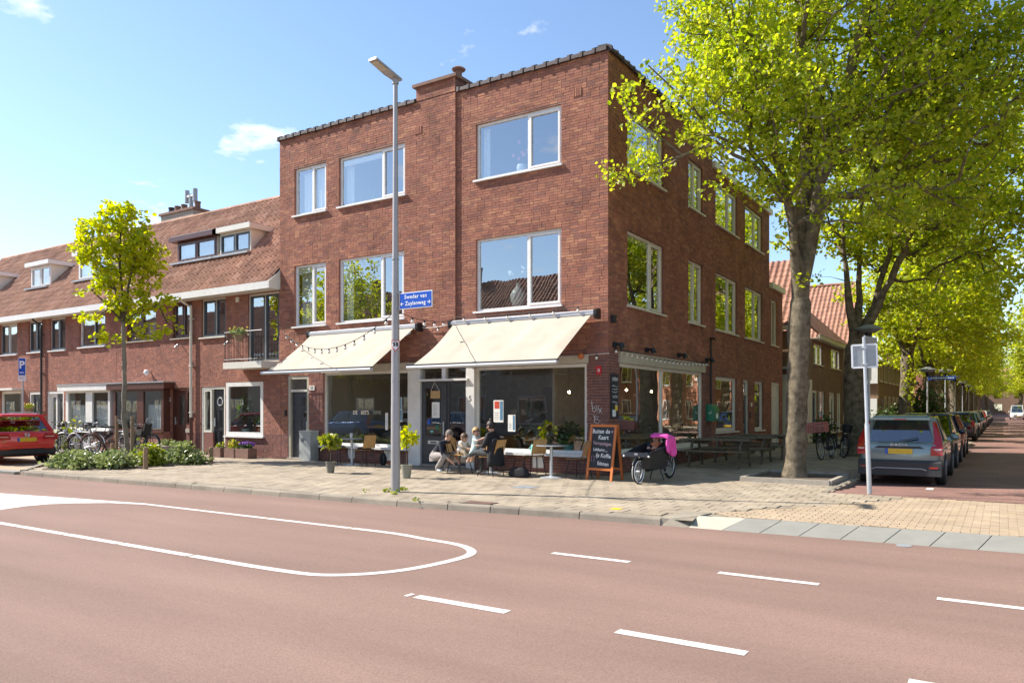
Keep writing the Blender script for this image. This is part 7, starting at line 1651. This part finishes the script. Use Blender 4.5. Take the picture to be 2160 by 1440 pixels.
# ---------------------------------------------------------------- people
def person(label, loc, rz, J, Rr, cols, hair, s=1., look=(1,0,0), bun=False, hairvol=1., hands=True, longhair=False):
    """J: joints in local metres (x = the way the person faces). One skinned body; colours by nearest limb."""
    t_ = thing('person', label, 'person', loc, rz)
    order = ['pelvis','belly','chest','neck','head0','head1','l_sh','l_el','l_wr','r_sh','r_el','r_wr','l_hip','l_kn','l_an','l_toe','r_hip','r_kn','r_an','r_toe']
    E = [('pelvis','belly'),('belly','chest'),('chest','neck'),('neck','head0'),('head0','head1'),('chest','l_sh'),('l_sh','l_el'),('l_el','l_wr'),('chest','r_sh'),('r_sh','r_el'),('r_el','r_wr'),('pelvis','l_hip'),('l_hip','l_kn'),('l_kn','l_an'),('l_an','l_toe'),('pelvis','r_hip'),('r_hip','r_kn'),('r_kn','r_an'),('r_an','r_toe')]
    rad = dict(pelvis=.125,belly=.115,chest=.125,neck=.052,head0=.072,head1=.082,l_sh=.062,l_el=.043,l_wr=.030,r_sh=.062,r_el=.043,r_wr=.030,l_hip=.095,l_kn=.058,l_an=.040,l_toe=.036,r_hip=.095,r_kn=.058,r_an=.040,r_toe=.036); rad.update(Rr or {})
    me = bpy.data.meshes.new('skeleton'); me.from_pydata([J[k] for k in order], [(order.index(a),order.index(b_)) for a,b_ in E], [])
    o = bpy.data.objects.new('skeleton', me); COL.objects.link(o); md = o.modifiers.new('k','SKIN'); md.use_smooth_shade = True; o.modifiers.new('u','SUBSURF').levels = 2
    for i,k in enumerate(order): sv = me.skin_vertices[0].data[i]; r_ = rad[k]*s; sv.radius = (r_,r_); sv.use_root = (i == 0)
    bpy.context.view_layer.update(); dg = bpy.context.evaluated_depsgraph_get(); bm_ = bpy.data.meshes.new_from_object(o.evaluated_get(dg)); bpy.data.objects.remove(o)
    names = ['skin','top','bottom','shoe','sleeve']; bm_.materials.clear()
    for k in names: bm_.materials.append(MT[cols.get(k, cols['top'] if k == 'sleeve' else 'skin')])
    seg = [('head0','head1',0),('neck','head0',0),('belly','chest',1),('chest','neck',1),('pelvis','belly',1),('chest','l_sh',1),('chest','r_sh',1),('l_sh','l_el',4),('r_sh','r_el',4),('l_el','l_wr',4 if cols.get('long') else 0),('r_el','r_wr',4 if cols.get('long') else 0),('pelvis','l_hip',2),('pelvis','r_hip',2),('l_hip','l_kn',2),('r_hip','r_kn',2),('l_kn','l_an',2 if not cols.get('bare') else 0),('r_kn','r_an',2 if not cols.get('bare') else 0),('l_an','l_toe',3),('r_an','r_toe',3)]
    A = np.array([J[a] for a,_,_ in seg]); B = np.array([J[b_] for _,b_,_ in seg]); mi = []
    for p in bm_.polygons:
        c = np.array(p.center); d = B-A; t2 = np.clip(((c-A)*d).sum(1)/(d*d).sum(1),0,1); q = np.linalg.norm(A+d*t2[:,None]-c,axis=1)-np.array([min(rad[a],rad[b_])*s for a,b_,_ in seg]); mi.append(seg[int(np.argmin(q))][2])
    bm_.polygons.foreach_set('material_index', mi)
    body = link('body', bm_, t_); body.name = 'body'
    if hands:
        for sd_ in ('l','r'):
            w_ = Vector(J[sd_+'_wr']); d = (w_-Vector(J[sd_+'_el'])).normalized(); side_ = d.cross(Vector((0,0,1)))
            if side_.length < .1: side_ = Vector((0,1,0))
            side_.normalize(); n_ = side_.cross(d); g = MB(); hs = s
            g.tube([w_-d*.02*hs,w_+d*.03*hs,w_+d*.085*hs], [.026*hs,.034*hs,.033*hs], 8)
            for k,(o_,l_) in enumerate(((-.028,.062),(-.010,.072),(.010,.068),(.028,.054))):
                b0 = w_+d*.08*hs+side_*o_*hs; g.tube([b0,b0+d*l_*.5*hs-n_*.008*hs,b0+d*l_*.85*hs-n_*.03*hs], [.0095*hs,.009*hs,.0075*hs], 6)
            b0 = w_+d*.025*hs-side_*.03*hs; g.tube([b0,b0+d*.035*hs-side_*.025*hs,b0+d*.065*hs-side_*.03*hs-n_*.01*hs], [.0115*hs,.0105*hs,.009*hs], 6)
            g.build('hand', cols['skin'] if 'skin' in cols else 'skin', t_, 60)
    h0, h1 = Vector(J['head0']), Vector(J['head1']); up = (h1-h0).normalized(); f_ = Vector(look); f_ = (f_-up*f_.dot(up)).normalized(); sd_ = up.cross(f_); hc = h0+(h1-h0)*.55
    Mh = Matrix((f_,sd_,up)).transposed().to_4x4(); Mh.translation = hc
    g = MB(); g.ball((-.012*s,0,.022*s), .108*s*hairvol, 14, sc=(1,.90,1.03)); g.v = [p for p in g.v]
    keepf = [f for f in g.f if (lambda c: not (c[0] > .028*s and c[2] < .052*s) and c[2] > (-.075 if not longhair else -.2)*s)(np.mean([g.v[i] for i in f],axis=0))]
    g.f = keepf; g.m = [0]*len(keepf)
    if bun: g.ball((-.045*s,0,.135*s), .045*s, 8)
    if longhair: g.tube([(-.06*s,0,.03*s),(-.085*s,0,-.08*s),(-.08*s,0,-.17*s)], [.07*s,.075*s,.05*s], 10)
    g.xf(Mh).build('hair', hair, t_, 70)
    g = MB(); g.tube([(.082*s,0,.01*s),(.108*s,0,-.018*s),(.09*s,0,-.028*s)], [.010*s,.014*s,.012*s], 6); g.xf(Mh).build('nose', 'skin', t_, 60)
    for y in (-.032,.032): g = MB(); g.ball((.084*s,y*s,.008*s), .010*s, 6); g.xf(Mh).build('eye', 'ink', t_, 60)
    g = MB(); g.bar((.088*s,-.022*s,-.052*s),(.088*s,.022*s,-.052*s),.010*s,.008*s); g.xf(Mh).build('mouth', 'concrete_red', t_)
    for y in (-.088,.088): g = MB(); g.ball((-.005*s,y*s,-.008*s), .026*s, 8, sc=(.7,.4,1.1)); g.xf(Mh).build('ear', 'skin', t_, 60)
    return t_
# crouching man, dark top and grey trousers
J = dict(pelvis=(-.16,0,.42),belly=(-.06,0,.55),chest=(.10,0,.70),neck=(.22,0,.80),head0=(.26,0,.85),head1=(.31,0,.97),l_sh=(.14,.17,.72),l_el=(.26,.20,.46),l_wr=(.44,.12,.32),r_sh=(.14,-.17,.72),r_el=(.24,-.20,.46),r_wr=(.42,-.10,.30),
    l_hip=(-.14,.10,.40),l_kn=(.26,.17,.44),l_an=(.02,.14,.10),l_toe=(.18,.16,.045),r_hip=(-.14,-.10,.40),r_kn=(.28,-.16,.42),r_an=(.0,-.15,.10),r_toe=(.18,-.16,.045))
person('crouching man in dark top and grey trousers beside the café door', (-3.72,-1.52,0), R(-4), J, dict(l_hip=.115,r_hip=.115,l_kn=.085,r_kn=.085,l_an=.06,r_an=.06,l_toe=.042,r_toe=.042), dict(top='cloth_navy',bottom='cloth_grey',shoe='cloth_white',sleeve='cloth_navy'), 'hair_grey', look=(1,-.1,-.3))
# woman in black on a chair, toddler on her lap
J = dict(pelvis=(-.08,0,.53),belly=(-.10,0,.68),chest=(-.08,0,.88),neck=(-.04,0,1.02),head0=(-.01,0,1.07),head1=(.02,0,1.20),l_sh=(-.06,.18,.93),l_el=(.02,.24,.68),l_wr=(.24,.12,.70),r_sh=(-.06,-.18,.93),r_el=(.02,-.22,.68),r_wr=(.24,-.06,.74),
    l_hip=(-.06,.09,.51),l_kn=(.38,.12,.54),l_an=(.62,.12,.40),l_toe=(.76,.12,.44),r_hip=(-.06,-.09,.51),r_kn=(.36,-.12,.50),r_an=(.36,-.12,.09),r_toe=(.52,-.12,.045))
wo_ = person('woman in a black coat with a hair bun holding a toddler', (-2.20,-1.60,0), R(178), J, dict(chest=.16,belly=.15,pelvis=.15,l_sh=.08,r_sh=.08,l_el=.065,r_el=.065,l_kn=.075,r_kn=.075), dict(top='cloth_black',bottom='cloth_darkgrey',shoe='shoe_grey',sleeve='cloth_black',long=1), 'hair_dark', look=(1,0,-.15), bun=True)
g = MB(); n_ = 14; V = []
for i in range(n_+1):
    a = R(60)+R(240)*i/n_
    for j in range(6): q = j/5; r_ = .19+.05*q+.015*math.sin(i*2.3+j); V.append((-.13+math.cos(a)*r_*.8, math.sin(a)*r_*1.05, .86-.62*q+.02*math.sin(i*1.7)))
g.add(V, [(i*6+j,i*6+j+1,(i+1)*6+j+1,(i+1)*6+j) for i in range(n_) for j in range(5)]); ct_ = g.build('coat_skirt', 'cloth_black', wo_, 60); md = ct_.modifiers.new('s','SOLIDIFY'); md.thickness = .02
J = dict(pelvis=(.0,0,.0),belly=(.02,0,.09),chest=(.03,0,.21),neck=(.03,0,.30),head0=(.03,0,.33),head1=(.02,0,.43),l_sh=(.03,.10,.26),l_el=(.12,.13,.17),l_wr=(.22,.08,.20),r_sh=(.03,-.10,.26),r_el=(.12,-.13,.17),r_wr=(.22,-.06,.22),
    l_hip=(.0,.05,-.02),l_kn=(-.10,.08,-.14),l_an=(-.16,.08,-.30),l_toe=(-.20,.08,-.32),r_hip=(.0,-.05,-.02),r_kn=(-.08,-.08,-.14),r_an=(-.15,-.08,-.30),r_toe=(-.2,-.08,-.32))
person('toddler in a teal dress standing on the lap of the woman', (-2.62,-1.62,.62), R(0), J, dict(pelvis=.12,belly=.11,chest=.10,l_sh=.05,r_sh=.05,l_hip=.075,r_hip=.075,head0=.078,head1=.080,l_toe=.03,r_toe=.03,neck=.045), dict(top='cloth_teal',bottom='cloth_teal',shoe='cloth_white',sleeve='cloth_white',bare=1), 'hair_blond', .92, look=(1,-.5,0))
J = dict(pelvis=(.02,0,.52),belly=(.06,0,.60),chest=(.10,0,.70),neck=(.12,0,.78),head0=(.13,0,.80),head1=(.16,0,.89),l_sh=(.10,.09,.74),l_el=(.20,.12,.64),l_wr=(.30,.06,.62),r_sh=(.10,-.09,.74),r_el=(.2,-.12,.64),r_wr=(.30,-.06,.60),
    l_hip=(.03,.05,.51),l_kn=(.24,.07,.52),l_an=(.30,.07,.32),l_toe=(.38,.07,.30),r_hip=(.03,-.05,.51),r_kn=(.24,-.07,.52),r_an=(.30,-.07,.32),r_toe=(.38,-.07,.30))
person('small child in beige and white seated before the crouching man', (-3.22,-1.42,0), R(-6), J, dict(pelvis=.10,belly=.105,chest=.10,neck=.045,head0=.076,head1=.078,l_sh=.055,r_sh=.055,l_hip=.07,r_hip=.07,l_toe=.03,r_toe=.03), dict(top='cloth_white',bottom='cloth_beige',shoe='teal',sleeve='cloth_beige',long=1), 'hair_brown', .92, look=(1,0,-.4))
J = dict(pelvis=(-.10,0,.42),belly=(-.13,0,.50),chest=(-.16,0,.62),neck=(-.17,0,.72),head0=(-.17,0,.75),head1=(-.16,0,.86),l_sh=(-.15,.10,.67),l_el=(-.06,.14,.58),l_wr=(.06,.10,.60),r_sh=(-.15,-.10,.67),r_el=(-.06,-.14,.58),r_wr=(.06,-.08,.60),
    l_hip=(-.08,.06,.41),l_kn=(.14,.08,.50),l_an=(.26,.08,.42),l_toe=(.34,.08,.46),r_hip=(-.08,-.06,.41),r_kn=(.14,-.08,.50),r_an=(.26,-.08,.42),r_toe=(.34,-.08,.46))
cp = Matrix.Rotation(R(-93),3,'Z') @ Vector((-.70,0,0))
person('small child with an orange and green scarf sitting in the cargo bike box', (1.36+cp.x,-1.42+cp.y,.10), R(-93), J, dict(pelvis=.10,belly=.1,chest=.1,neck=.06,head0=.078,head1=.080,l_sh=.05,r_sh=.05), dict(top='orange_wood',bottom='cloth_navy',shoe='cloth_navy',sleeve='cloth_navy',long=1), 'hair_brown', .95, look=(1,0,-.2))
